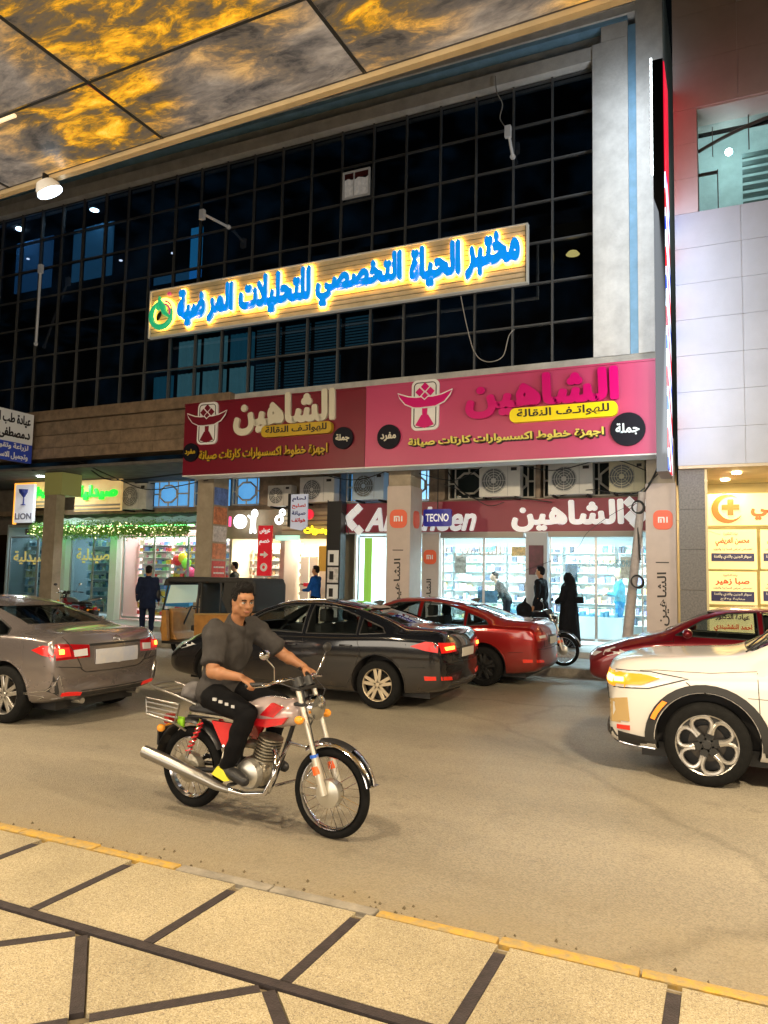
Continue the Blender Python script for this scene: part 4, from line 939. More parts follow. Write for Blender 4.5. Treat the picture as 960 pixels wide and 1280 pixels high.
obj('green_fill_tube', B().cyl((ga, 16.95, zl+.12), (gb, 16.95, zl+.12), .02, n=8), mat('green_fill_glow', (.2, 1, .3), .3, emit=14, ecol=(.15, 1, .25)), aw, world=True)  # added green emitter that brightens the awning and leaves
obj('front_rail', B().cyl((ga, 16.68, zl+.14), (gb+.3, 16.68, zl+.14), .02, n=8), FRM, aw, world=True)
# ================================================================ mezzanine lattice screens and air conditioners
LAT = mat('cream_lattice', (.55, .52, .45), .5)
def lattice(x0, x1, z0, z1, y, label, glow):
    t = thing('lattice_screen', label, 'screen', ((x0+x1)/2, y, z0), 0, 'lattice screens above the shops')
    b = B(); w = .035
    b.box(x0, x0+w, y, y+.05, z0, z1).box(x1-w, x1, y, y+.05, z0, z1).box(x0+w, x1-w, y, y+.05, z0, z0+w).box(x0+w, x1-w, y, y+.05, z1-w, z1)
    obj('frame', b, LAT, t, world=True)
    cx, cz = (x0+x1)/2, (z0+z1)/2; r = min(x1-x0, z1-z0)*.34; rx = r*1.25
    pts = [(cx+rx*cos(radians(22.5+45*k)), y+.025, cz+r*sin(radians(22.5+45*k))) for k in range(8)]
    obj('octagon', B().tube(pts, .03, 6, closed=True), LAT, t, world=True)
    b = B()
    b.cyl((x0, y+.025, cz), (cx-rx*.92, y+.025, cz), .025, n=6).cyl((cx+rx*.92, y+.025, cz), (x1, y+.025, cz), .025, n=6)
    b.cyl((cx, y+.025, z0), (cx, y+.025, cz-r*.92), .025, n=6).cyl((cx, y+.025, cz+r*.92), (cx, y+.025, z1), .025, n=6)
    for sx in (-1, 1):
        b.cyl((cx+sx*rx*1.05, y+.025, z0), (cx+sx*rx*1.05, y+.025, z1), .02, n=6)
    obj('bars', b, LAT, t, world=True)
    obj('rear_pane', B().box(x0, x1, y+.3, y+.32, z0, z1), glow, t, world=True)
GD = mat('dark_pane', (.02, .03, .03), .2); GB = mat('blue_lit_pane', (.15, .4, .7), .3, emit=.75, ecol=(.12, .42, .85), var=.3, vscale=1.5); GW = mat('sky_lit_pane', (.4, .7, .9), .3, emit=1.3, ecol=(.3, .65, 1))
for k, (a, b_, g, l) in enumerate(((-6.45, -5.35, GD, 'lattice screen left of the first big air conditioner'), (-5.3, -4.2, GD, 'lattice screen behind the first big air conditioner'), (-4.0, -3.0, GD, 'lattice screen behind the middle big air conditioner'), (-2.9, -1.75, GD, 'lattice screen behind the yellowish air conditioner'), (-7.9, -6.95, GW, 'lattice screen lit pale blue beside the clad column'), (-9.4, -8.3, GB, 'lattice screen lit blue behind the blue tinged air conditioner'), (-13.2, -12.2, GB, 'lattice screen lit blue right of the brown column'), (-14.6, -13.5, GB, 'lattice screen lit blue left of the brown column'), (-16.4, -14.8, GB, 'wide lattice screen lit blue above the toy shop'), (-18.2, -17.0, GD, 'dark lattice screen above the pharmacy'))):
    lattice(a, b_, 3.78, 4.6, 17.95, l, g)
for x0, x1 in ((-8.28, -7.95), (-6.92, -6.5), (-4.16, -4.04), (-12.15, -9.5)):
    single('wall_pier', B().box(x0, x1, 17.8, 18.4, 3.75, 4.61), MARB, 'marble pier between lattice screens, %s' % {-8.28: 'right of the blue tinged air conditioner', -6.92: 'behind the pale clad column', -4.16: 'left of the middle big air conditioner', -12.15: 'wide, behind the two middle air conditioners'}[x0], 'pier', 'piers of the upper shop wall')
b = B().box(-40, 0, 17.85, 18.3, 3.6, 3.76)
single('wall_ledge', b, MARB, 'long marble ledge that runs under the lattice screens', 'ledge')
ACW = mat('ac_casing', (.68, .67, .62), .45, var=.08, vscale=3); ACY = mat('ac_casing_yellowed', (.62, .58, .4), .45, var=.12, vscale=3); ACB = mat('ac_casing_bluish', (.5, .62, .75), .45)
GRL = mat('ac_grille', (.14, .15, .15), .5)
def aircon(x0, x1, z0, z1, y, label, m, fan=.62):
    t = thing('air_conditioner', label, 'air conditioner', ((x0+x1)/2, y+.15, z0), 0, 'air conditioners over the shops')
    obj('casing', B().box(x0, x1, y, y+.32, z0, z1, bev=.015), m, t, world=True, smooth=30)
    w, h = x1-x0, z1-z0; cx = x0+w*.36; cz = (z0+z1)/2; r = h*.40
    obj('fan_recess', B().cyl((cx, y-.006, cz), (cx, y+.004, cz), r, n=28), GRL, t, world=True)
    b = B()
    for q in range(1, 6): b.ring((cx, y-.012, cz), (0, 1, 0), r*q/5.2, .006, 28, 5)
    for a in range(8): b.cyl((cx, y-.014, cz), (cx+r*cos(a*pi/4), y-.014, cz+r*sin(a*pi/4)), .005, n=5)
    obj('guard', b, m, t, world=True)
    obj('fan_hub', B().cyl((cx, y-.02, cz), (cx, y-.007, cz), r*.2, n=16), m, t, world=True)
    obj('rating_plate', B().box(x1-w*.22, x1-w*.08, y-.006, y-.001, z1-h*.2, z1-h*.1), BLK, t, world=True)
    obj('seam', B().box(x1-w*.3, x1-w*.295, y-.004, y-.001, z0+.02, z1-.02), GRL, t, world=True)
    obj('bracket', B().box(x0+.1, x0+.14, y, y+.5, z0-.05, z0-.002).box(x1-.14, x1-.1, y, y+.5, z0-.05, z0-.002), DARKM, t, world=True)
AY = 17.35
for px0, px1, py0, py1, l, m_ in ((599, 650, 582, 620, 'large cream air conditioner, leftmost of three above the Arabic half of the fascia sign', ACW), (685, 741, 580, 617, 'large cream air conditioner, middle of three above the Arabic half of the fascia sign', ACW), (761, 806, 577, 614, 'yellowish air conditioner, rightmost above the fascia sign', ACY), (441, 479, 591, 624, 'blue tinged air conditioner just left of the first clad column', ACB), (375, 417, 597, 627, 'wide grey white air conditioner above the bright shop', ACW), (335, 363, 607, 632, 'small white air conditioner above the bright shop, left of the wide one', ACW), (152, 182, 605, 636, 'dim old air conditioner above the green awning', CONCD)):
    X0, Z1 = at(px0, py0, AY); X1, Z0 = at(px1, py1, AY)
    aircon(X0, X1, Z0, Z1, AY, l, m_)
# ================================================================ tall LED blade sign between the buildings
led = thing('led_blade_sign', 'tall thin LED sign standing out edge on from the wall, red white and blue', 'sign', (-.95, 14.5, 3.75))
obj('cabinet', B().box(-1.09, -.9, 13.95, 15.0, 3.75, 11.5), mat('black_cabinet', (.01, .01, .012), .35), led, world=True)
def stripes():
    m = mat('led_stripes', (.3, .3, .3), .3)
    nt, N, L, p = nodes(m); tc = N.new('ShaderNodeTexCoord')
    s = N.new('ShaderNodeSeparateXYZ'); L(tc.outputs['Object'], s.inputs[0])
    a = N.new('ShaderNodeMath'); a.operation = 'MULTIPLY_ADD'; a.inputs[1].default_value = .8; L(s.outputs['Y'], a.inputs[0]); L(s.outputs['Z'], a.inputs[2])
    f = N.new('ShaderNodeMath'); f.operation = 'MULTIPLY'; f.inputs[1].default_value = .9; L(a.outputs[0], f.inputs[0])
    g = N.new('ShaderNodeMath'); g.operation = 'FRACT'; L(f.outputs[0], g.inputs[0])
    r = N.new('ShaderNodeValToRGB'); c = r.color_ramp; c.interpolation = 'CONSTANT'
    c.elements[0].color = (.8, .02, .03, 1); c.elements[1].position = .33; c.elements[1].color = (.75, .85, 1, 1); e = c.elements.new(.62); e.color = (.03, .08, .8, 1); e = c.elements.new(.85); e.color = (.8, .85, 1, 1)
    L(g.outputs[0], r.inputs[0]); L(r.outputs[0], p.inputs['Base Color']); L(r.outputs[0], p.inputs['Emission Color']); p.inputs['Emission Strength'].default_value = 2.0
    return m
obj('led_face', B().box(-.896, -.88, 13.97, 14.95, 3.8, 9.3), stripes(), led, world=True)
obj('led_face', B().box(-.896, -.88, 13.97, 14.95, 9.302, 11.45), mat('led_red', (1, .01, .04), .3, emit=.9, ecol=(1, .01, .05)), led, world=True)
for q in range(17): obj('led_dot', B().box(-1.13, -1.095, 14.0, 14.12, 9.35+q*.135, 9.43+q*.135), mat('led_white', (.9, 1, 1), .3, emit=5), led, world=True)
# lamps of that sign: it throws cold light to both sides
area('led_sign_lamp', (-.72, 13.8, 6.6), (.5, 15.2, 6.5), .5, 55, (.82, .92, 1), 5)
area('led_sign_lamp', (-1.22, 13.7, 7.4), (-1.9, 15.2, 7.2), .6, 105, (.86, .94, 1), 9)
# ================================================================ clinic boards at right
CB = mat('cream_lightbox', (.85, .7, .3), .4, emit=.55, ecol=(1, .85, .42))
INK = mat('brown_ink', (.12, .05, .05), .5); OR = mat('orange_red_ink', (.8, .1, .01), .4, emit=.25); NAVY = mat('navy_plate', (.02, .02, .12), .4)
BY = 16.9
def cb(px0, py0, px1, py1, label):
    X0, Z1 = at(px0, py0, BY); X1, Z0 = at(px1, py1, BY)
    t = thing('clinic_board', label, 'sign', ((X0+X1)/2, BY+.05, Z0))
    obj('board', B().box(X0, X1, BY, BY+.08, Z0, Z1, bev=.006), CB, t, world=True)
    return t, X0, X1, Z0, Z1
t, X0, X1, Z0, Z1 = cb(880, 618, 1010, 656, 'cream lightbox with red crescent and cross above the doctor boards')
X, Z = at(909, 636, BY)
n = 20; R1 = .30
outer = [(X+R1*cos(radians(a)), Z+R1*sin(radians(a))) for a in [50+280*k/n for k in range(n+1)]]
inner = [(X+.07+R1*.8*cos(radians(a)), Z+.02+R1*.82*sin(radians(a))) for a in [318-258*k/n for k in range(n+1)]]
obj('crescent', B().prism(outer+inner, BY-.02, BY-.002), OR, t, world=True)
w = .055
obj('cross', B().prism([(X+.06+a*w, Z+.03+c*w) for a, c in ((-1, -3), (1, -3), (1, -1), (3, -1), (3, 1), (1, 1), (1, 3), (-1, 3), (-1, 1), (-3, 1), (-3, -1), (-1, -1))], BY-.02, BY-.002), OR, t, world=True)
T('lettering', 'الطبي', 938, 1000, (950, 624), (950, 650), BY, OR, t, depth=.01, bold=.05)
rows_ = [(662, 'محسن العريضي', OR, 712), (714, 'صبا زهير', OR, 757), (759, 'عيادة الدكتور', INK, 800)]
for r_, (py, nm, ink, pe) in enumerate(rows_):
    for c_, (pa, pb) in enumerate(((885, 947), (950, 1010))):
        t, X0, X1, Z0, Z1 = cb(pa, py, pb, pe, ['cream doctor board', 'second cream doctor board'][c_]+[' directly under the crescent lightbox', ' with tall navy bar, middle row', ' with dark heading, lowest row'][r_]+[', beside the grey pier', ', cut by the photo border'][c_])
        h = Z1-Z0; w = X1-X0
        letters('lettering', 'عيادة الدكتورة', X0+w*.32, X0+w*.62, Z1-h*.16, Z1-h*.07, BY, INK, t, depth=.004, bold=.02)
        letters('lettering', nm, X0+w*.15, X0+w*.85, Z1-h*.42, Z1-h*.19, BY, ink if r_ < 2 else INK, t, depth=.006, bold=.04)
        if r_ < 2:
            letters('lettering', 'اختصاص امراض النسائية والتوليد', X0+w*.1, X0+w*.9, Z1-h*.54, Z1-h*.46, BY, INK, t, depth=.004, bold=.02)
            obj('name_bar', B().box(X0+w*.06, X1-w*.06, BY-.012, BY-.002, Z1-h*(.8 if r_ == 0 else .9), Z1-h*.6), NAVY, t, world=True)
            letters('lettering', 'سونار الجنين والثدي والغدة', X0+w*.12, X0+w*.88, Z1-h*.75, Z1-h*.64, BY-.012, WHT, t, depth=.004, bold=.02)
            if r_: letters('lettering', 'معاينة وعلاج', X0+w*.25, X0+w*.75, Z1-h*.88, Z1-h*.78, BY-.012, WHT, t, depth=.004, bold=.02)
        else:
            letters('lettering', 'احمد النقشبندي', X0+w*.12, X0+w*.9, Z1-h*.78, Z1-h*.52, BY, OR, t, depth=.006, bold=.04)
t, X0, X1, Z0, Z1 = cb(885, 803, 1010, 880, 'cream board with blue phone number bar, low behind the red car windows')
obj('name_bar', B().box(X0+.1, X0+.8, BY-.012, BY-.002, Z1-.28, Z1-.1), NAVY, t, world=True)
# ================================================================ projecting clinic sign at far left (faces along the street)
cls = thing('projecting_clinic_sign', 'white over blue clinic sign projecting from the marble beam at far left', 'sign', (-17.9, 14.8, 4.7))
MX = Matrix.Translation((-17.9, 0, 0)) @ Matrix.Rotation(pi/2, 4, 'Z')
def onx(name, b, m):
    me = b.mesh(name, m) if isinstance(b, B) else b
    if m and not me.materials: me.materials.append(m)
    me.transform(Matrix.Translation((-17.9, 0, 0)) @ Matrix.Rotation(pi/2, 4, 'Z')); return obj(name, me, None, cls, world=True)
onx('white_board', B().box(12.6, 14.85, 0, .12, 5.3, 6.18), mat('white_dim_board', (.62, .62, .6), .5, emit=.1))
onx('blue_board', B().box(12.6, 14.85, 0, .12, 4.78, 5.296), mat('blue_board', (.02, .05, .35), .5, emit=.1))
onx('lettering', text_mesh('عيادة طب الاسنان', 13.15, 14.75, 5.75, 6.1, 0, depth=.01, bold=.03), BLK)
onx('lettering', text_mesh('د.مصطفى', 13.75, 14.75, 5.36, 5.7, 0, depth=.01, bold=.04), BLK)
onx('lettering', text_mesh('لزراعة وتقويم', 13.6, 14.72, 5.05, 5.27, 0, depth=.01, bold=.03), WHT)
onx('lettering', text_mesh('وتجميل الاسنان', 13.6, 14.72, 4.81, 5.02, 0, depth=.01, bold=.03), WHT)
# ================================================================ lamp arms and loose cables on the facade
GREYP = mat('pale_metal', (.6, .6, .6), .4, emit=.08)
def arm(pa, pb, Ya, Yb, label):
    X0, Z0 = at(*pa, Ya); X1, Z1 = at(*pb, Yb)
    t = thing('lamp_arm', label, 'lamp arm', (X0, Ya, Z0))
    obj('tube', B().cyl((X0, Ya, Z0), (X1, Yb, Z1), .035, n=8), GREYP, t, world=True)
    obj('head', B().box(X0-.07, X0+.07, Ya-.05, Ya+.05, Z0-.16, Z0+.1, bev=.01), GREYP, t, world=True)
    obj('wall_plate', B().cyl((X1, Yb-.03, Z1), (X1, Yb+.02, Z1), .06, n=10), GREYP, t, world=True)
arm((253, 267), (286, 284), 14.6, 15.4, 'white angled lamp arm sticking out of the glass above the logo of the slatted sign')
arm((51, 335), (45, 430), 15.0, 15.35, 'long pale upright tube fixed on the glass at far left')
arm((635, 163), (641, 196), 15.15, 15.38, 'small pale bracket dangling near the top right of the glass')
def cable(name, pts, r, m, label):
    P = []
    for (px, py, Y) in pts:
        X, Z = at(px, py, Y); P.append(Vector((X, Y, Z)))
    Q = []
    for i in range(len(P)-1):
        a, b_, c, d = P[max(i-1, 0)], P[i], P[i+1], P[min(i+2, len(P)-1)]
        for k in range(6):
            t = k/6; Q.append(.5*((2*b_)+(-a+c)*t+(2*a-5*b_+4*c-d)*t*t+(-a+3*b_-3*c+d)*t**3))
    Q.append(P[-1])
    single(name, B().tube(Q, r, 5), m, label, 'cable', 'loose cables on the fronts', 60)
CAB = mat('cable_grey', (.35, .33, .3), .6); CABK = mat('cable_black', (.012, .012, .012), .5)
cable('cable', [(576, 370, 15.1), (583, 405, 15.15), (593, 440, 15.2), (608, 452, 15.2), (628, 446, 15.2), (636, 420, 15.2), (643, 412, 15.3)], .011, CAB, 'pale cable hanging in a loop from the slatted sign')
cable('cable', [(619, 95, 15.2), (621, 115, 15.2), (628, 130, 15.25), (625, 148, 15.25), (633, 160, 15.2)], .012, CAB, 'thin cable wriggling down to the small bracket')
cable('cable', [(832, 560, 14.7), (822, 585, 15.2), (812, 605, 15.4), (800, 625, 15.4), (797, 650, 15.4), (800, 700, 15.4)], .02, CABK, 'thick black cable dropping from the LED sign to the leaning pole')
cable('cable', [(836, 575, 14.7), (815, 600, 15.2), (790, 618, 16.5), (740, 612, 17.3), (700, 620, 17.4)], .012, CABK, 'thin black cable from the LED sign to the air conditioners')
cable('cable', [(560, 590, 17.3), (575, 612, 17.3), (600, 625, 17.3), (640, 622, 17.3), (690, 628, 17.3)], .014, CABK, 'black cable sagging under the leftmost big air conditioner')
cable('cable', [(555, 605, 17.3), (585, 618, 17.3), (610, 632, 17.3), (630, 628, 17.3)], .01, CABK, 'short black cable looped beside the lattice screen')
cable('cable', [(845, 650, 15.3), (880, 662, 15.4), (900, 668, 16.7)], .006, CAB, 'thin pale wire from the orange badge to the clinic boards')
cable('cable', [(40, 588, 15.0), (100, 582, 15.3), (140, 600, 16), (230, 592, 16)], .02, CABK, 'black cable under the marble beam at left')
cable('cable', [(95, 575, 14.95), (150, 600, 15.6), (190, 612, 16.2), (260, 600, 15.4)], .015, CABK, 'second black cable drooping from the marble beam')
cable('cable', [(232, 586, 15.0), (300, 596, 15.3), (370, 588, 15.2), (440, 600, 15.3), (486, 588, 15.4)], .012, CABK, 'black cable looping under the maroon half of the long sign')
cable('cable', [(524, 592, 15.6), (570, 600, 16.2), (620, 578, 16.6), (690, 588, 16.8), (760, 574, 16.8), (812, 590, 15.8)], .011, CABK, 'black cable swagged from column to column above the air conditioners')
cable('cable', [(410, 625, 17.3), (414, 650, 17.4), (428, 640, 17.3), (436, 668, 17.25)], .012, CABK, 'short black cable hanging between the wide air conditioner and the black pillar')
cable('cable', [(800, 628, 15.4), (770, 640, 17.3), (735, 665, 17.4), (715, 690, 17.5), (650, 715, 17.6)], .006, CABK, 'thin wire crossing the shop window from the leaning pole')
# leaning wooden pole with cable coils
lp = thing('leaning_pole', 'pale wooden pole leaning at the phone shop, with two coils of cable', 'pole', (-1.8, 15.6, .15))
X0, Z0 = at(788, 770, 15.6); X1, Z1 = at(803, 640, 15.4)
d = (Vector((X1, 15.4, Z1))-Vector((X0, 15.6, Z0))); base = Vector((X0, 15.6, Z0))-d*((Z0-.15)/d.z)
obj('shaft', B().cyl(base, (X1, 15.4, Z1+.4), .11, .07, n=14), mat('grey_wood', (.4, .36, .34), .7, var=.25, vscale=6), lp, 40, world=True)
for px, py in ((797, 634), (796, 727)):
    X, Z = at(px, py, 15.35)
    b = B()
    for q in range(3): b.ring((X+.01*q, 15.33, Z), (.2*q, 1, .15*q), .11+.01*q, .012, 20, 6)
    obj('cable_coil', b, CABK, lp, world=True)
for k, (px, py) in enumerate(((75, 598), (50, 601))):
    X, Z = at(px, py, 16.0)
    single('downlight', B().cyl((X, 16.0, 4.595), (X, 16.0, 4.618), .11, n=16), mat('cold_led', (.9, 1, 1), .3, emit=20), ['cold white downlight in the arcade ceiling, nearer the beige column', 'cold white downlight in the arcade ceiling at far left'][k], 'downlight')
    area('downlight_lamp', (X, 16.0, 4.57), (X, 16, 0), .2, 40, (.85, .95, 1), .2)
# ================================================================ cars
def interp(pts):
    "smooth monotone curve through (x, v) points"
    pts = sorted(pts); n = len(pts); xs = [p[0] for p in pts]; ys = [p[1] for p in pts]
    d = [(ys[i+1]-ys[i])/(xs[i+1]-xs[i]) for i in range(n-1)]
    m = [d[0]]+[0 if d[i-1]*d[i] <= 0 else 2*d[i-1]*d[i]/(d[i-1]+d[i]) for i in range(1, n-1)]+[d[-1]]
    def f(x):
        if x <= xs[0]: return ys[0]
        if x >= xs[-1]: return ys[-1]
        i = max(j for j in range(n-1) if xs[j] <= x); h = xs[i+1]-xs[i]; t = (x-xs[i])/h
        return (2*t**3-3*t*t+1)*ys[i]+(t**3-2*t*t+t)*h*m[i]+(-2*t**3+3*t*t)*ys[i+1]+(t**3-t*t)*h*m[i+1]
    return f
def smst(a, b, x):
    t = min(1, max(0, (x-a)/(b-a))); return t*t*(3-2*t)
def paint(name, col, dust=.0, metal=.35, rough=.28, dcol=(.3, .24, .16)):
    if name in MATS: return MATS[name]
    m = mat(name, col, rough, metal=metal, coat=.7)
    nt, N, L, p = nodes(m); tc = N.new('ShaderNodeTexCoord')
    s = N.new('ShaderNodeSeparateXYZ'); L(tc.outputs['Object'], s.inputs[0])
    r = N.new('ShaderNodeMapRange'); r.inputs[1].default_value = .72; r.inputs[2].default_value = .22; L(s.outputs['Z'], r.inputs[0])
    n = N.new('ShaderNodeTexNoise'); n.inputs['Scale'].default_value = 5; n.inputs['Detail'].default_value = 7; L(tc.outputs['Object'], n.inputs[0])
    q = N.new('ShaderNodeMath'); q.operation = 'MULTIPLY'; L(r.outputs[0], q.inputs[0]); L(n.outputs[0], q.inputs[1])
    q2 = N.new('ShaderNodeMath'); q2.operation = 'MULTIPLY'; q2.inputs[1].default_value = dust; L(q.outputs[0], q2.inputs[0])
    mx = N.new('ShaderNodeMixRGB'); mx.inputs[1].default_value = (*col, 1); mx.inputs[2].default_value = (*dcol, 1); L(q2.outputs[0], mx.inputs[0]); L(mx.outputs[0], p.inputs['Base Color'])
    rr = N.new('ShaderNodeMapRange'); rr.inputs[3].default_value = rough; rr.inputs[4].default_value = .8; L(q2.outputs[0], rr.inputs[0]); L(rr.outputs[0], p.inputs['Roughness'])
    ct = N.new('ShaderNodeMapRange'); ct.inputs[3].default_value = 1; ct.inputs[4].default_value = .1; ct.inputs[2].default_value = .5; L(q2.outputs[0], ct.inputs[0]); L(ct.outputs[0], p.inputs['Coat Weight'])
    return m
BLKP = mat('black_plastic', (.02, .02, .021), .5); CABIN = mat('cabin_trim', (.022, .02, .02), .7); CHR = mat('chrome', (.7, .7, .72), .12, metal=1)
TYRE = mat('tyre_rubber', (.008, .008, .008), .8, var=.3, vscale=20, bump=.2, bscale=90, spec=.15); ALLOY = mat('alloy', (.55, .53, .5), .3, metal=.85); ALLOYD = mat('dusty_alloy', (.5, .42, .3), .45, metal=.6); DARKA = mat('dark_alloy', (.03, .03, .03), .4, metal=.4)
CGLASS = glassmat('car_glass', (.8, .84, .84), .02, .05)
TAIL = mat('tail_lamp_lit', (.4, .006, .006), .35, coat=.3, emit=.4, ecol=(1, .02, .01)); TAILHOT = mat('tail_lamp_hot', (1, .3, .05), .2, emit=7, ecol=(1, .25, .03)); TAILD = mat('tail_lamp_dark', (.22, .005, .008), .12, coat=1, emit=.12, ecol=(1, .02, .02)); CLRL = mat('clear_lens', (.65, .65, .68), .12, coat=1)
AMB = mat('amber_lamp_lit', (.4, .12, .01), .2, emit=1.2, ecol=(1, .36, .02)); AMBH = mat('amber_hot', (1, .65, .2), .2, emit=8, ecol=(1, .55, .1)); REFR = mat('reflector_red', (.5, .02, .01), .25, coat=1, emit=.25, ecol=(1, .05, .02)); PLATE = mat('number_plate', (.6, .58, .52), .5)
SEAM = mat('panel_gap', (.006, .006, .006), .8)
def car_shell(sp):
    top, belt, bot, w, wr = [interp(sp[k]) for k in ('top', 'belt', 'bot', 'w', 'wr')]
    L2 = sp['L']/2; n = 64; bow = sp.get('bow', .16)
    xs = []
    for i in range(n+1):
        t = -1+2*i/n; xs.append(L2*(t*(1-.16)+.16*sin(t*pi/2)**3 if False else sin(t*pi/2)*.35*1+t*.65))
    b = bmesh.new(); rings = []
    for x in xs:
        zt, zs, zb, W_, R = top(x), belt(x), bot(x), w(x), wr(x)
        wb = W_*sp.get('tuck', .955); hgt = zt-zs
        half = [(0, zb), (.5*W_, zb), (.86*W_, zb), (.955*W_, zb+.045), (.985*W_, zb+.3*(zs-zb)), (W_, zb+.58*(zs-zb)), (W_*.992, zb+.82*(zs-zb)), (W_*.985, zs-.035), (wb, zs)]
        ez = zs+hgt*.84
        for s in (.3, .65): half.append((wb+(R-wb)*s+.022*sin(pi*s)*(1 if hgt > .2 else 0), zs+(ez-zs)*s))
        half += [(R, ez), (R*.86, zs+hgt*.955), (R*.5, zs+hgt*.992), (0, zt)]
        full = half+[(-y, z) for y, z in half[-2:0:-1]]
        e = smst(L2-1.0, L2, abs(x))
        ring = []
        for y, z in full:
            u = abs(y)/max(.01, w(0))
            ring.append(b.verts.new((x-math.copysign(1, x)*bow*e*u**2.4, y, z)))
        rings.append(ring)
    m = len(rings[0])
    for A, Q in zip(rings[:-1], rings[1:]):
        for k in range(m): b.faces.new((A[k], A[(k+1) % m], Q[(k+1) % m], Q[k]))
    b.faces.new(rings[0][::-1]); b.faces.new(rings[-1])
    bmesh.ops.recalc_face_normals(b, faces=b.faces)
    me = bpy.data.meshes.new('shell'); b.to_mesh(me); b.free()
    return baked(me, [('SUBSURF', dict(levels=1, render_levels=1))])
class Patcher:
    def __init__(s, me):
        s.b = bmesh.new(); s.b.from_mesh(me); s.t = BVHTree.FromBMesh(s.b)
    def hit(s, p, axis, side):
        a, c = p
        if axis == 'side': o, d = Vector((a, 3*side, c)), Vector((0, -side, 0))
        elif axis == 'end': o, d = Vector((4*side, a, c)), Vector((-side, 0, 0))
        else: o, d = Vector((a, c, 4)), Vector((0, 0, -1))
        h = s.t.ray_cast(o, d)
        if h[0] is None: h = s.t.find_nearest(o+d*(3-.85 if axis == 'side' else 1.9 if axis == 'end' else 3))
        return h[0], h[1]
    def patch(s, poly, axis='side', side=1, off=.004, thick=.008, grid=.09):
        b = bmesh.new(); vs = [b.verts.new((p[0], p[1], 0)) for p in poly]
        b.faces.new(vs)
        for ax in (0, 1):
            lo, hi = min(p[ax] for p in poly), max(p[ax] for p in poly)
            k = max(1, int((hi-lo)/grid))
            for i in range(1, k+1):
                co = [0, 0, 0]; co[ax] = lo+(hi-lo)*i/(k+1); no = [0, 0, 0]; no[ax] = 1
                bmesh.ops.bisect_plane(b, geom=b.verts[:]+b.edges[:]+b.faces[:], plane_co=co, plane_no=no)
        bmesh.ops.triangulate(b, faces=[f for f in b.faces if len(f.verts) > 4])
        for v in b.verts:
            h, n = s.hit((v.co.x, v.co.y), axis, side)
            v.co = h+n*off
        bmesh.ops.recalc_face_normals(b, faces=b.faces)
        f = next(iter(b.faces)); ref = {'side': Vector((0, side, 0)), 'end': Vector((side, 0, 0)), 'top': Vector((0, 0, 1))}[axis]
        if sum((f.normal.dot(ref)*f.calc_area() for f in b.faces)) < 0: bmesh.ops.reverse_faces(b, faces=b.faces[:])
        bmesh.ops.solidify(b, geom=b.faces[:], thickness=thick)
        o = B(); o.b.free(); o.b = b; return o
    def line(s, pts, wd, axis='side', side=1, off=.002, r=None):
        "a thin tube that follows the skin"
        P = []
        for a, c in zip(pts[:-1], pts[1:]):
            k = max(1, int(hypot(c[0]-a[0], c[1]-a[1])/.06))
            for i in range(k): P.append((a[0]+(c[0]-a[0])*i/k, a[1]+(c[1]-a[1])*i/k))
        P.append(pts[-1])
        Q = []
        for p in P:
            h, n = s.hit(p, axis, side); Q.append(h+n*off)
        return B().tube(Q, wd, 5)
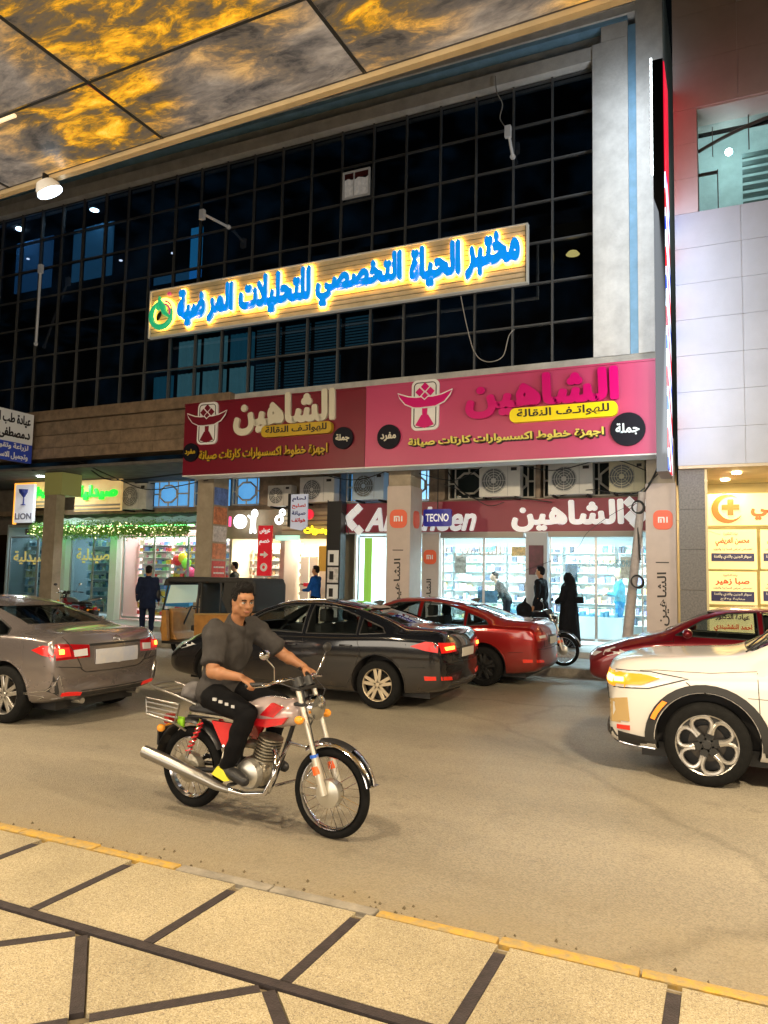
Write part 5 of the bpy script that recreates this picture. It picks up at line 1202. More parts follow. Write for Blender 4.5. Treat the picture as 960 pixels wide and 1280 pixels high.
def wheel(parent, x, y, r, side, style, wid=.2):
    "tyre with rim, spokes and hub; side=+1 shows its face towards +y"
    t = obj('wheel', B().lathe((0, 0, 0), (0, 1, 0), [(r*(.72 if style == 'suv' else .68), -wid/2), (r*.82, -wid/2-.004), (r*.94, -wid*.47), (r*.985, -wid*.38), (r, -wid*.2), (r, wid*.2), (r*.985, wid*.38), (r*.94, wid*.47), (r*.80, wid/2+.004), (r*(.72 if style == 'suv' else .68), wid/2), (r*.64, 0), (r*(.72 if style == 'suv' else .68), -wid/2)], 48), TYRE, parent, 40)
    t.location = (x, y, r)
    rr = r*(.72 if style == 'suv' else .68); f = side*(wid/2-.006)
    am = {'dusty': ALLOYD, 'suv': ALLOY, 'plain': ALLOY, 'dark': DARKA}[style]
    obj('rim', B().lathe((0, 0, 0), (0, side, 0), [(rr, -wid*.48), (rr*.97, -.02), (rr*.93, wid*.3), (rr*.96, wid*.47), (rr, wid*.5), (rr*1.02, wid*.46), (rr*1.01, -wid*.48), (rr, -wid*.48)], 40), am, t, 40)
    obj('brake_disc', B().lathe((0, 0, 0), (0, side, 0), [(0, .0), (rr*.6, .0), (rr*.6, -.02), (0, -.02)], 28), mat('brake_steel', (.09, .08, .07), .4, metal=.8), t, 40)
    obj('inner_dark', B().lathe((0, 0, 0), (0, side, 0), [(0, -.04), (rr*.98, -.04), (rr*.98, -.05), (0, -.05)], 28), BLKP, t, 40)
    obj('hub_cap', B().lathe((0, 0, 0), (0, side, 0), [(0, wid*.47), (rr*.13, wid*.46), (rr*.17, wid*.40), (rr*.17, .0), (0, 0)], 20), am if style != 'suv' else BLKP, t, 40)
    if style == 'suv':
        for k in range(6):
            a = k*pi/3+.3; R = Matrix.Rotation(-a, 4, 'Y')
            # petal shaped openings framed in bright metal, dark spoke behind
            n_ = 12; P = []
            for q in range(n_+1):
                an = -2.35+4.7*q/n_
                P.append((rr*(.60+.34*cos(an)), f*.98, rr*.37*sin(an)*(.80+.30*cos(an))))
            tb = B().tube(P, .019, 6); tb._mv(tb.b.verts, R); obj('spoke_frame', tb, ALLOY, t, 40)
            sb = B().prism([(rr*.14, -.035), (rr*.95, -.03), (rr*.95, .03), (rr*.14, .035)], f*.62, f*.86, 'y', None)
            sb._mv(sb.b.verts, Matrix.Rotation(-a-pi/6, 4, 'Y')); obj('spoke', sb, DARKA, t)
    else:
        n_ = 5
        for k in range(n_):
            for dlt in (-.17, .17):
                a = k*2*pi/n_+.25
                sb = B().prism([(rr*.12, -.022+dlt*.05), (rr*.95, -.016+dlt*rr*1.15), (rr*.95, .03+dlt*rr*1.15), (rr*.12, .028+dlt*.05)], f*.70, f*.94, 'y', None)
                bmesh.ops.bevel(sb.b, geom=sb.b.edges[:], offset=.004, segments=1, affect='EDGES')
                sb._mv(sb.b.verts, Matrix.Rotation(-a, 4, 'Y')); obj('spoke', sb, am, t, 30)
    return t
def smooth_poly(P, k=4):
    return P
def build_car(sp, label, cx, cy, rz, group='cars in the street'):
    t = thing('parked_car' if sp.get('parked') else 'car', label, 'car', (cx, cy, 0), rz, group)
    me = car_shell(sp); pt = Patcher(me); top, belt, w, wr = [interp(sp[k]) for k in ('top', 'belt', 'w', 'wr')]
    PM = sp['paint']; L2 = sp['L']/2
    # cutters: cabin, windows, windscreens, wheel arches
    cut = []
    cab = sp['cabin']; wi = wr(0)-.015
    cut.append(B().prism(cab, -wi, wi))
    wins = sp['windows']
    for W_ in wins: cut.append(B().prism(W_, -1.3, 1.3))
    for key, xa, xb in (('screen', .2, 1.9), ('rearglass', -.6, -2.2)):
        if key in sp:
            y1, y2, z0, z1 = sp[key]
            cut.append(B().prism([(-y1, z0), (y1, z0), (y2, z1), (-y2, z1)], xa, xb, 'x'))
    ra = sp['arch']
    for wx in sp['axles']:
        for s in (1, -1):
            cut.append(B().cyl((wx, s*.58, sp['tyre']+.01), (wx, s*1.3, sp['tyre']+.01), ra, n=40))
    o = bpy.data.objects.new('tmp', me); COL.objects.link(o); me.materials.clear(); me.materials.append(PM)
    tmp = []
    for c in cut:
        cm = c.mesh('cut', CABIN); co = bpy.data.objects.new('cut', cm); COL.objects.link(co); tmp.append(co)
        md = o.modifiers.new('b', 'BOOLEAN'); md.operation = 'DIFFERENCE'; md.solver = 'EXACT'; md.object = co; md.material_mode = 'TRANSFER'
    bpy.context.view_layer.update(); dg = bpy.context.evaluated_depsgraph_get()
    out = bpy.data.meshes.new_from_object(o.evaluated_get(dg)); out.name = 'body'
    for c in tmp+[o]: bpy.data.objects.remove(c)
    ci = out.materials.find(CABIN.name)
    if ci < 0: out.materials.append(CABIN); ci = len(out.materials)-1
    for f_ in out.polygons:
        h_ = pt.t.find_nearest(f_.center)
        f_.material_index = ci if (h_[3] > .012 or abs(h_[1].dot(f_.normal)) < .5) else 0
    smooth_me(out, 32)
    if sp.get('two_tone'):
        pass
    body = obj('body', out, None, t)
    # panes
    for s in (1, -1):
        for k, W_ in enumerate(wins):
            c = (sum(p[0] for p in W_)/len(W_), sum(p[1] for p in W_)/len(W_))
            G = [(c[0]+(p[0]-c[0])*1.03, c[1]+(p[1]-c[1])*1.05) for p in W_]
            obj('side_window', pt.patch(G, 'side', s, -.012, .004, .15), CGLASS, t, 40)
            obj('window_trim', pt.line(list(W_)+[W_[0]], .010, 'side', s, .0), sp.get('trim', BLKP), t, 40)
    for key, sd in (('screen', 1), ('rearglass', -1)):
        if key in sp:
            y1, y2, z0, z1 = sp[key]
            G = [(-y1-.03, z0-.02), (y1+.03, z0-.02), (y2+.03, z1+.02), (-y2-.03, z1+.02)]
            obj('windscreen' if sd > 0 else 'rear_window', pt.patch(G, 'end', sd, -.012, .004, .2), CGLASS, t, 40)
    # wheels
    for wx in sp['axles']:
        for s in (1, -1):
            wheel(t, wx, s*(w(wx)-sp.get('wheel_in', .115)), sp['tyre'], s, sp['rim'])
    # seams
    for s in (1, -1):
        for ln in sp['seams']: obj('door_seam', pt.line(ln, .0035, 'side', s, .0), SEAM, t)
        for hx, hz in sp['handles']:
            h, n = pt.hit((hx, hz), 'side', s)
            hb_ = B().box(hx-.09, hx+.09, -.012, .012, hz-.012, hz+.012, bev=.006)
            hb_._mv(hb_.b.verts, Matrix.Translation((0, h.y+s*.018, 0)))
            obj('door_handle', hb_, sp.get('handlemat', PM), t, 40)
        # mirror
        mx_, mz_ = sp['mirror']; h, n = pt.hit((mx_, mz_), 'side', s)
        obj('wing_mirror', B().sph((mx_, h.y+s*.13, mz_+.05), (.075, .115, .075), 14).cyl((mx_+.02, h.y-s*.02, mz_-.02), (mx_+.01, h.y+s*.08, mz_+.02), .025, n=8), PM, t, 50)
    for nm, poly, axis, mm, both, off in sp['patches']:
        for s in ((1, -1) if both else (1,)):
            if axis == 'side': o_ = pt.patch(poly, 'side', s, off, .01)
            else:
                P = poly if s > 0 else [(-a, c) for a, c in poly]
                o_ = pt.patch(P, 'end', 1 if axis == 'front' else -1, off, .012, .07)
            obj(nm, o_, mm, t, 40)
    for nm, ln, axis, mm, wd in sp.get('lines', []):
        for s in ((1, -1) if axis == 'side' else (1 if axis == 'front' else -1,)):
            obj(nm, pt.line(ln, wd, 'side' if axis == 'side' else 'end', s, .002), mm, t, 40)
    # arch lips
    for wx in sp['axles']:
        for s in (1, -1):
            P = []
            for q in range(0, 25):
                a = radians(-8+196*q/24); p = (wx+(ra+.004)*cos(a), sp['tyre']+.01+(ra+.004)*sin(a))
                if p[1] < sp['bot'][len(sp['bot'])//2][1]+.02: continue
                P.append(p)
            if sp.get('clad'):
                inner = [(wx+(ra+.006)*cos(radians(-4+188*q/20)), sp['tyre']+.01+(ra+.006)*sin(radians(-4+188*q/20))) for q in range(21)]
                outer = [(wx+(ra+.085)*cos(radians(188-4-188*q/20)), sp['tyre']+.01+(ra+.075)*sin(radians(188-4-188*q/20))) for q in range(21)]
                obj('arch_cladding', pt.patch(inner+outer, 'side', s, .012, .02, .12), BLKP, t, 40)
            else: obj('arch_lip', pt.line(P, .011, 'side', s, .0), PM, t, 40)
    # seats and wheel
    sz = cab[0][1]; sx = sp.get('seat_x', .1); bh = sp.get('seat_h', .58)
    sm = mat('seat_cloth', (.03, .028, .027), .8)
    for s in (1, -1):
        obj('front_seat', B().box(sx-.28, sx+.25, s*.36-.24, s*.36+.24, .42, .55, bev=.04).box(sx-.42, sx-.24, s*.36-.24, s*.36+.24, .5, .5+bh, bev=.05).box(sx-.44, sx-.32, s*.36-.13, s*.36+.13, .53+bh, .72+bh, bev=.04), sm, t, 40)
        obj('rear_seat', B().box(sx-1.25, sx-1.1, s*.32-.28, s*.32+.28, .5, .42+bh, bev=.04).box(sx-1.27, sx-1.17, s*.36-.12, s*.36+.12, .44+bh, .6+bh, bev=.03), sm, t, 40)
    obj('steering_wheel', B().ring((sx+.38, .36, .88), (1, 0, .5), .17, .014, 24, 6), BLKP, t, 50)
    obj('dashboard', B().box(sx+.5, sx+1.0, -.6, .6, .7, .88, bev=.05), CABIN, t, 40)
    obj('underbody', B().box(-L2+.35, L2-.4, -.62, .62, .16, .3), BLKP, t)
    return t, pt
# ---- saloon shape shared by the black and the red car
def saloon(paintm, rim, L=4.78, extra=None, lit=True):
    a = L/2
    sp = dict(L=L, paint=paintm, rim=rim, tyre=.325, arch=.395, axles=(-1.37, 1.35),
        top=[(-a, .70), (-a+.035, .92), (-a+.10, 1.055), (-a+.22, 1.095), (-1.72, 1.12), (-1.25, 1.27), (-.75, 1.385), (-.2, 1.44), (.25, 1.425), (.62, 1.33), (1.0, 1.135), (1.28, 1.0), (1.7, .90), (2.0, .80), (a-.12, .70), (a, .55)],
        belt=[(-a, .62), (-a+.05, .86), (-a+.12, .98), (-1.6, 1.0), (-.8, .965), (.3, .93), (1.2, .885), (1.8, .77), (2.05, .68), (a, .50)],
        bot=[(-a, .40), (-a+.08, .29), (-1.9, .22), (-1, .18), (1, .18), (1.9, .2), (a-.08, .25), (a, .34)],
        w=[(-a, .79), (-a+.15, .855), (-1.6, .89), (0, .90), (1.5, .895), (a-.2, .85), (a, .76)],
        wr=[(-a, .66), (-2.0, .66), (-1.5, .61), (-.7, .575), (0, .58), (.5, .60), (1.1, .68), (1.7, .70), (a, .6)],
        cabin=[(1.15, .80), (1.08, .99), (.6, 1.27), (.2, 1.355), (-.3, 1.37), (-.8, 1.32), (-1.25, 1.2), (-1.6, 1.05), (-1.55, .80)],
        windows=[[(1.0, .985), (.62, 1.22), (.28, 1.335), (-.12, 1.36), (-.15, .965)], [(-.22, .965), (-.20, 1.36), (-.62, 1.325), (-.98, 1.22), (-1.02, .985)], [(-1.07, .99), (-1.05, 1.195), (-1.38, 1.09), (-1.45, 1.02)]],
        screen=(.62, .53, 1.045, 1.345), rearglass=(.56, .5, 1.14, 1.325), bow=.12,
        seams=[[(1.02, .95), (1.02, .5), (.92, .27)], [(-.18, .95), (-.2, .3)], [(-1.03, .97), (-1.1, .75), (-.98, .42), (-.9, .3)], [(1.02, .255), (-.9, .255)], [(-1.75, .98), (-1.78, .88)], [(1.02, .9), (1.5, .83)]],
        handles=[(.0, .80), (-.88, .83)], mirror=(.82, .98),
        patches=[('tail_lamp', [(-1.84, .87), (-2.05, .82), (-2.22, .80), (-2.22, .93), (-2.05, .94)], 'side', TAIL if lit else TAILD, True, .004),
                 ('tail_lamp', [(.42, .80), (.79, .79), (.80, .93), (.45, .915)], 'rear', TAIL if lit else TAILD, True, .004),
                 ('tail_lamp_inner', [(.5, .83), (.70, .825), (.72, .87), (.5, .875)], 'rear', TAILHOT if lit else CLRL, True, .018),
                 ('reflector', [(.52, .42), (.78, .44), (.79, .49), (.52, .465)], 'rear', REFR, True, .006),
                 ('reflector', [(-2.05, .43), (-2.2, .44), (-2.2, .49), (-2.04, .485)], 'side', REFR, True, .006),
                 ('plate_recess', [(-.34, .70), (.34, .70), (.32, .86), (-.32, .86)], 'rear', BLKP, False, .002),
                 ('number_plate', [(-.24, .72), (.24, .72), (.24, .83), (-.24, .83)], 'rear', PLATE, False, .02),
                 ('bumper_insert', [(-.62, .29), (.62, .29), (.55, .38), (-.55, .38)], 'rear', BLKP, False, .004),
                 ('head_lamp', [(1.72, .70), (2.0, .62), (2.07, .63), (2.05, .70), (1.9, .76)], 'side', CLRL, True, .004),
                 ('head_lamp', [(.42, .60), (.72, .60), (.74, .67), (.45, .66)], 'front', CLRL, True, .004),
                 ('radiator_grille', [(-.36, .34), (.36, .34), (.42, .62), (-.42, .62)], 'front', BLKP, False, .004)],
        lines=[('bumper_seam', [(-.84, .66), (-.5, .64), (.5, .64), (.84, .66)], 'rear', SEAM, .004), ('boot_seam', [(-.62, 1.04), (-.5, .68), (.5, .68), (.62, 1.04)], 'rear', SEAM, .004), ('crease', [(-2.05, .60), (-1.8, .585)], 'side', SEAM, .003)])
    if extra: sp.update(extra)
    return sp
BLACKP = paint('black_car_paint', (.008, .009, .012), .3, metal=0, rough=.1, dcol=(.17, .12, .07)); REDP = paint('dark_red_car_paint', (.26, .008, .007), .35, metal=.5); RED2P = paint('crimson_car_paint', (.16, .004, .012), .15, metal=.4)
SILVP = paint('mauve_silver_paint', (.25, .22, .22), .3, metal=.65, rough=.24); WHITP = paint('white_car_paint', (.64, .62, .59), .3, metal=0)
bc, bpt = build_car(saloon(BLACKP, 'dusty', extra=dict(wheel_in=.11)), 'black saloon with dusty flanks and lit tail lamp, passing behind the motorcyclist', -5.70, 10.18, pi)
obj('roof_aerial', B().prism([(-1.0, 1.36), (-.86, 1.41), (-.98, 1.44), (-1.06, 1.43)], -.02, .02), BLKP, bc)
rc, _ = build_car(saloon(REDP, 'dark', lit=False), 'dark red saloon seen from behind, between the black saloon and the far kerb', -5.09, 13.02, pi)
obj('roof_aerial', B().prism([(-1.0, 1.36), (-.86, 1.41), (-.98, 1.44), (-1.06, 1.43)], -.02, .02), BLKP, rc)
r2, _ = build_car(saloon(RED2P, 'dark', lit=False), 'crimson saloon mostly hidden behind the white crossover at right', .28, 13.1, pi)
# ---- silver saloon at left
a = 2.375
sil = saloon(SILVP, 'plain', L=4.75, extra=dict(axles=(-1.48, 1.3), tyre=.335, arch=.385,
    top=[(-a, .62), (-a+.03, .88), (-a+.07, 1.03), (-a+.13, 1.085), (-a+.3, 1.075), (-1.75, 1.10), (-1.3, 1.24), (-.8, 1.375), (-.2, 1.45), (.25, 1.44), (.62, 1.34), (1.0, 1.15), (1.3, 1.01), (1.8, .90), (a-.12, .74), (a, .55)],
    belt=[(-a, .58), (-a+.05, .86), (-a+.1, .98), (-1.7, 1.02), (-.8, .98), (.3, .95), (1.2, .9), (1.8, .8), (2.1, .7), (a, .50)],
    bot=[(-a, .42), (-a+.06, .33), (-1.95, .24), (-1, .19), (1, .19), (1.9, .2), (a-.08, .25), (a, .34)],
    w=[(-a, .84), (-a+.15, .885), (-1.6, .91), (0, .92), (1.5, .91), (a-.2, .86), (a, .76)], bow=.15,
    cabin=[(1.15, .80), (1.08, 1.0), (.6, 1.28), (.2, 1.365), (-.3, 1.375), (-.85, 1.31), (-1.3, 1.18), (-1.68, 1.06), (-1.6, .80)],
    rearglass=(.62, .54, 1.135, 1.33),
    patches=[('tail_lamp', [(-1.90, .87), (-2.06, .82), (-2.2, .80), (-2.2, .92), (-2.06, .93)], 'side', TAIL, True, .004),
             ('tail_lamp', [(.42, .78), (.86, .76), (.88, .93), (.78, .95), (.42, .92)], 'rear', TAILD, True, .004),
             ('tail_lamp_inner', [(.66, .80), (.82, .79), (.83, .90), (.68, .905)], 'rear', TAIL, True, .016),
             ('tail_lamp_hot_spot', [(.74, .83), (.79, .83), (.79, .88), (.74, .88)], 'rear', TAILHOT, True, .03),
             ('tail_lamp_lens', [(.46, .80), (.62, .795), (.63, .87), (.46, .88)], 'rear', CLRL, True, .018),
             ('light_bar', [(-.42, .905), (.42, .905), (.42, .93), (-.42, .93)], 'rear', BLKP, False, .006),
             ('plate_recess', [(-.40, .66), (.40, .66), (.36, .90), (-.36, .90)], 'rear', paint('mauve_silver_paint', (.3, .26, .27)), False, .003),
             ('number_plate', [(-.34, .69), (.34, .69), (.34, .86), (-.34, .86)], 'rear', mat('smeared_plate', (.62, .6, .58), .4, col2=(.4, .45, .6), vscale=3.5), False, .022),
             ('corner_vent', [(.76, .36), (.85, .42), (.84, .60), (.80, .52)], 'rear', BLKP, True, .006),
             ('bumper_insert', [(-.55, .33), (.55, .33), (.5, .40), (-.5, .40)], 'rear', BLKP, False, .004),
             ('reflector', [(.5, .345), (.74, .36), (.74, .395), (.5, .38)], 'rear', TAIL, True, .010),
             ('head_lamp', [(1.72, .72), (2.1, .62), (2.22, .62), (2.18, .71), (1.9, .78)], 'side', CLRL, True, .004)],
    lines=[('boot_seam', [(-.72, 1.02), (-.5, .64), (-.42, .60), (.42, .60), (.5, .64), (.72, 1.02)], 'rear', SEAM, .005), ('vent_trim', [(.90, .30), (.70, .34), (.78, .60), (.90, .31)], 'rear', CHR, .008), ('vent_trim', [(-.90, .30), (-.70, .34), (-.78, .60), (-.90, .31)], 'rear', CHR, .008), ('bumper_seam', [(-.88, .70), (-.5, .66)], 'rear', SEAM, .004), ('bumper_seam', [(.88, .70), (.5, .66)], 'rear', SEAM, .004)]))
sc_, spt = build_car(sil, 'mauve silver saloon with red tail lamps, cut off by the left border', -9.17, 7.08, pi)
h, n = spt.hit((0, .975), 'end', -1)
obj('emblem', B().ring((h.x-.008, 0, .965), (1, 0, .2), .05, .007, 20, 6, 1).ring((h.x-.009, 0, .972), (1, 0, .2), .022, .005, 16, 6), CHR, sc_, 40)
obj('exhaust_tip', B().cyl((-2.27, -.45, .27), (-2.1, -.45, .27), .035, n=14).cyl((-2.27, .45, .27), (-2.1, .45, .27), .035, n=14), CHR, sc_, 40)
# ---- white crossover at right
a = 2.31
suv = dict(L=4.62, paint=WHITP, rim='suv', tyre=.365, arch=.44, axles=(-1.31, 1.335), clad=True, wheel_in=.10, bow=.15, tuck=.95,
    top=[(-a, .8), (-a+.1, 1.1), (-a+.35, 1.45), (-1.5, 1.6), (-.5, 1.66), (.15, 1.63), (.5, 1.5), (.85, 1.27), (1.1, 1.155), (1.45, 1.125), (1.95, 1.085), (a-.12, 1.035), (a-.03, .94), (a, .72)],
    belt=[(-a, .7), (-a+.1, 1.0), (-1.5, 1.08), (-.5, 1.06), (.6, 1.04), (1.2, 1.0), (1.8, .97), (a-.12, .92), (a, .62)],
    bot=[(-a, .45), (-a+.1, .3), (-1.6, .24), (0, .22), (1.6, .24), (a-.1, .27), (a, .36)],
    w=[(-a, .8), (-a+.2, .88), (-1.3, .92), (0, .91), (1.4, .92), (a-.2, .88), (a, .80)],
    wr=[(-a, .6), (-1.5, .62), (0, .64), (.6, .66), (1.1, .74), (1.7, .76), (a, .66)],
    cabin=[(1.0, .92), (.92, 1.13), (.5, 1.42), (.1, 1.55), (-1.4, 1.52), (-1.7, 1.1), (-1.6, .92)],
    windows=[[(.80, 1.13), (.47, 1.36), (.12, 1.50), (-.25, 1.53), (-.28, 1.1)], [(-.36, 1.1), (-.34, 1.53), (-1.1, 1.5), (-1.12, 1.12)]],
    screen=(.68, .58, 1.19, 1.53), seat_x=.0, seat_h=.68,
    seams=[[(.92, 1.02), (.90, .45), (.86, .3)], [(-.32, 1.08), (-.34, .3)], [(.92, 1.03), (1.3, .99), (1.75, .985), (1.9, .97)]],
    handles=[(-.15, .92), (-1.0, .95)], mirror=(.66, 1.14), handlemat=CHR,
    patches=[('sill_cladding', [(-.85, .24), (.86, .24), (.88, .38), (-.86, .38)], 'side', BLKP, True, .01),
             ('head_lamp', [(1.48, .93), (1.80, .965), (2.13, .95), (2.14, .80), (1.82, .82)], 'side', CLRL, True, .005),
             ('head_lamp_lit', [(1.72, .915), (1.85, .935), (2.12, .93), (2.13, .83), (1.88, .845)], 'side', AMB, True, .016),
             ('head_lamp', [(.46, .83), (.86, .80), (.86, .94), (.50, .95)], 'front', AMB, True, .005),
             ('head_lamp_hot_spot', [(.66, .85), (.76, .84), (.76, .90), (.66, .91)], 'front', AMBH, True, .02),
             ('head_lamp_hot_spot', [(2.04, .86), (2.12, .85), (2.12, .89), (2.04, .895)], 'side', AMBH, True, .026),
             ('fog_lamp', [(1.99, .50), (2.10, .50), (2.13, .70), (2.01, .72)], 'side', mat('warm_fog_lens', (.45, .3, .12), .15, metal=.4, coat=1, emit=.25, ecol=(1, .6, .2)), True, .008),
             ('fog_lamp', [(.70, .47), (.84, .48), (.86, .70), (.74, .68)], 'front', mat('warm_fog_lens', (.45, .3, .12), .15, metal=.4, coat=1, emit=.25, ecol=(1, .6, .2)), True, .006),
             ('marker_reflector', [(1.99, .42), (2.11, .42), (2.11, .46), (1.99, .465)], 'side', REFR, True, .009),
             ('bumper_cladding', [(1.76, .25), (2.10, .31), (2.10, .40), (1.76, .36)], 'side', BLKP, True, .01),
             ('bumper_cladding', [(-.8, .29), (.8, .29), (.8, .42), (.4, .42), (.35, .40), (-.35, .40), (-.4, .42), (-.8, .42)], 'front', BLKP, False, .008),
             ('radiator_grille', [(-.60, .44), (.60, .44), (.62, .80), (-.62, .80)], 'front', BLKP, False, .006),
             ('bonnet_edge_trim', [(-.5, .82), (.5, .82), (.48, .845), (-.48, .845)], 'front', CHR, False, .01),
             ('number_plate', [(-.24, .50), (.24, .50), (.24, .61), (-.24, .61)], 'front', PLATE, False, .02)],
    lines=[('bumper_seam', [(1.30, .80), (1.45, .86), (1.5, .90)], 'side', SEAM, .004), ('skid_trim', [(-.78, .275), (.78, .275)], 'front', CHR, .016), ('skid_trim', [(1.78, .262), (2.1, .295)], 'side', CHR, .013), ('lamp_outline', [(2.14, .80), (1.82, .82), (1.48, .93), (1.80, .965), (2.13, .955)], 'side', BLKP, .006), ('shoulder_crease', [(1.0, .80), (.3, .79), (-1, .82)], 'side', SEAM, .002)])
sv, svp = build_car(suv, 'white crossover with amber lamps and flower shaped alloy wheels, front half in frame', 1.155, 8.24, pi)
for wx in (1.335,):
    o_ = svp.patch([(wx+.425*cos(radians(a_))+.04*cos(radians(a_)), .375+.465*sin(radians(a_))) for a_ in (22, 30, 38, 46)]+[(wx+.505*cos(radians(a_)), .375+.50*sin(radians(a_))) for a_ in (44, 36, 28, 22)], 'side', 1, .034, .012)
    obj('amber_marker', o_, mat('orange_marker', (.85, .25, .03), .3, emit=.5, ecol=(1, .25, .02)), sv, 40)
obj('wiper', B().tube([(.98, .35, 1.20), (.80, .0, 1.33), (.78, -.2, 1.34)], .008, 6), BLKP, sv)
obj('wiper', B().tube([(1.0, .65, 1.18), (.84, .4, 1.29), (.80, .15, 1.31)], .008, 6), BLKP, sv)
# ================================================================ motorcycles
REDPL = mat('red_bike_plastic', (.6, .012, .02), .25, coat=1); PEARL = mat('pearl_tank', (.62, .5, .48), .2, metal=.2, coat=1); CASTM = mat('cast_metal', (.42, .38, .3), .4, metal=.8, var=.35, vscale=14, bump=.3)
SEATM = mat('seat_vinyl', (.018, .018, .02), .45); STEELD = mat('dark_frame_steel', (.02, .02, .022), .4, metal=.3)
def motorcycle(label, loc, rz, body=REDPL, tank=PEARL, group='motorcycles'):
    t = thing('motorcycle', label, 'motorcycle', loc, rz, group)
    R = .305
    def wh(x, w_, nm):
        o = obj(nm, B().ring((0, 0, 0), (0, 1, 0), R-w_, w_, 56, 12), TYRE, t, 60); o.location = (x, 0, R)
        obj('rim', B().lathe((0, 0, 0), (0, 1, 0), [(R-w_*2.0, -.03), (R-w_*2.35, -.015), (R-w_*2.35, .015), (R-w_*2.0, .03), (R-w_*1.85, .0), (R-w_*2.0, -.03)], 48), CHR, o, 40)
        b = B(); n = 28; rr = R-w_*2.2
        for k in range(n):
            a = 2*pi*k/n; a2 = a+(.5 if k % 2 else -.5); s = .03 if k % 4 < 2 else -.03
            b.cyl((.045*cos(a2), s, .045*sin(a2)), (rr*cos(a), 0, rr*sin(a)), .0022, n=4)
        obj('spokes', b, CHR, o)
        obj('hub', B().lathe((0, 0, 0), (0, 1, 0), [(0, -.06), (.03, -.06), (.035, -.045), (.075, -.04), (.078, .04), (.035, .045), (.03, .06), (0, .06)], 28), CASTM, o, 40)
        return o
    fw_ = wh(.64, .030, 'front_wheel'); rw_ = wh(-.64, .039, 'rear_wheel')
    obj('brake_plate', B().lathe((0, 0, 0), (0, -1, 0), [(0, .075), (.05, .07), (.092, .055), (.095, .0)], 28), mat('brushed_alloy', (.6, .58, .52), .35, metal=.8), fw_, 40)
    obj('brake_plate', B().lathe((0, 0, 0), (0, -1, 0), [(0, .085), (.05, .08), (.11, .06), (.112, .0)], 28), CASTM, rw_, 40)
    # fork
    for s in (-1, 1):
        y = s*.095
        obj('fork_leg', B().cyl((.64, y, R), (.555, y, .56), .026, n=14).cyl((.555, y, .56), (.40, y, .99), .018, n=12), mat('pale_fork', (.62, .58, .5), .3, metal=.5), t, 40)
        obj('fork_boot', B().cyl((.588, y, .44), (.57, y, .49), .032, n=12), mat('orange_reflector', (.85, .12, .02), .3, emit=.15), t, 40)
        obj('fork_ring', B().cyl((.556, y, .545), (.55, y, .565), .03, n=12), mat('blue_ring', (.02, .12, .6), .3), t, 40)
        obj('indicator', B().sph((.47, s*.17, .80), (.035, .03, .03), 12).cyl((.47, s*.1, .80), (.47, s*.16, .80), .009, n=6), mat('orange_lens', (.8, .3, .03), .2, emit=.15), t, 60)
    obj('fork_yoke', B().box(.38, .46, -.12, .12, .88, .905, bev=.008).box(.35, .43, -.12, .12, .985, 1.01, bev=.008), STEELD, t, 40)
    # front mudguard follows the tyre
    def guard(cx, a0, a1, r, hw, m, nm, lip=.02):
        vs = []; fs = []; n = 22
        for k in range(n+1):
            a = radians(a0+(a1-a0)*k/n)
            for (yy, dr) in ((-hw, -lip), (-hw*.75, 0), (0, .014), (hw*.75, 0), (hw, -lip)): vs.append((cx+(r+dr)*cos(a), yy, R+(r+dr)*sin(a)))
        for k in range(n):
            for j in range(4): fs.append((k*5+j, k*5+j+1, k*5+6+j, k*5+5+j))
        b = B().raw(vs, fs); bmesh.ops.recalc_face_normals(b.b, faces=b.b.faces); bmesh.ops.solidify(b.b, geom=b.b.faces[:], thickness=.004)
        return obj(nm, b, m, t, 40)
    guard(.64, 15, 125, .345, .058, CHR, 'front_mudguard'); guard(.64, 60, 105, .353, .045, STEELD, 'mudguard_pad', .01)
    guard(-.64, 30, 175, .36, .07, STEELD, 'rear_mudguard')
    obj('mudguard_tip', B().box(.93, 1.0, -.035, .035, .30+.10, .405, bev=.0), CHR, t)
    # headlamp, meters, bars
    obj('headlamp', B().lathe((.47, 0, .865), (1, 0, -.05), [(0, -.09), (.05, -.085), (.085, -.03), (.092, .03), (.088, .045), (0, .05)], 28), CHR, t, 40)
    obj('headlamp_lens', B().lathe((.47, 0, .865), (1, 0, -.05), [(.084, .046), (.06, .062), (0, .07)], 28), mat('smoky_lens', (.32, .3, .26), .1, metal=.7, coat=1), t, 40)
    obj('instrument_cluster', B().cyl((.38, .06, 1.0), (.35, .06, 1.06), .045, n=18).cyl((.38, -.06, 1.0), (.35, -.06, 1.06), .045, n=18), BLKP, t, 40)
    hbp = [(.17, .37, 1.035), (.28, .30, 1.04), (.36, .14, 1.07), (.375, .0, 1.02), (.36, -.14, 1.07), (.28, -.30, 1.04), (.17, -.37, 1.035)]
    obj('handlebar', B().tube(hbp, .011, 8), CHR, t, 60)
    for s in (-1, 1):
        obj('grip', B().cyl((.16, s*.38, 1.034), (.255, s*.315, 1.039), .017, n=12), BLKP, t, 40)
        obj('lever', B().tube([(.30, s*.27, 1.04), (.31, s*.33, 1.035), (.25, s*.40, 1.03)], .006, 6), CHR, t, 60)
        obj('mirror_stem', B().tube([(.31, s*.25, 1.05), (.34, s*.30, 1.16), (.32, s*.36, 1.22)], .006, 6), CHR, t, 60)
        obj('mirror', B().sph((.32, s*.38, 1.25), (.02, .055, .035), 14), CHR if s < 0 else BLKP, t, 60)
    obj('brake_cable', B().tube([(.30, -.22, 1.05), (.48, -.16, 1.0), (.52, -.10, .75), (.62, -.09, .40)], .005, 5).tube([(.30, .22, 1.05), (.5, .1, .98), (.42, .02, .7)], .005, 5), BLKP, t, 60)
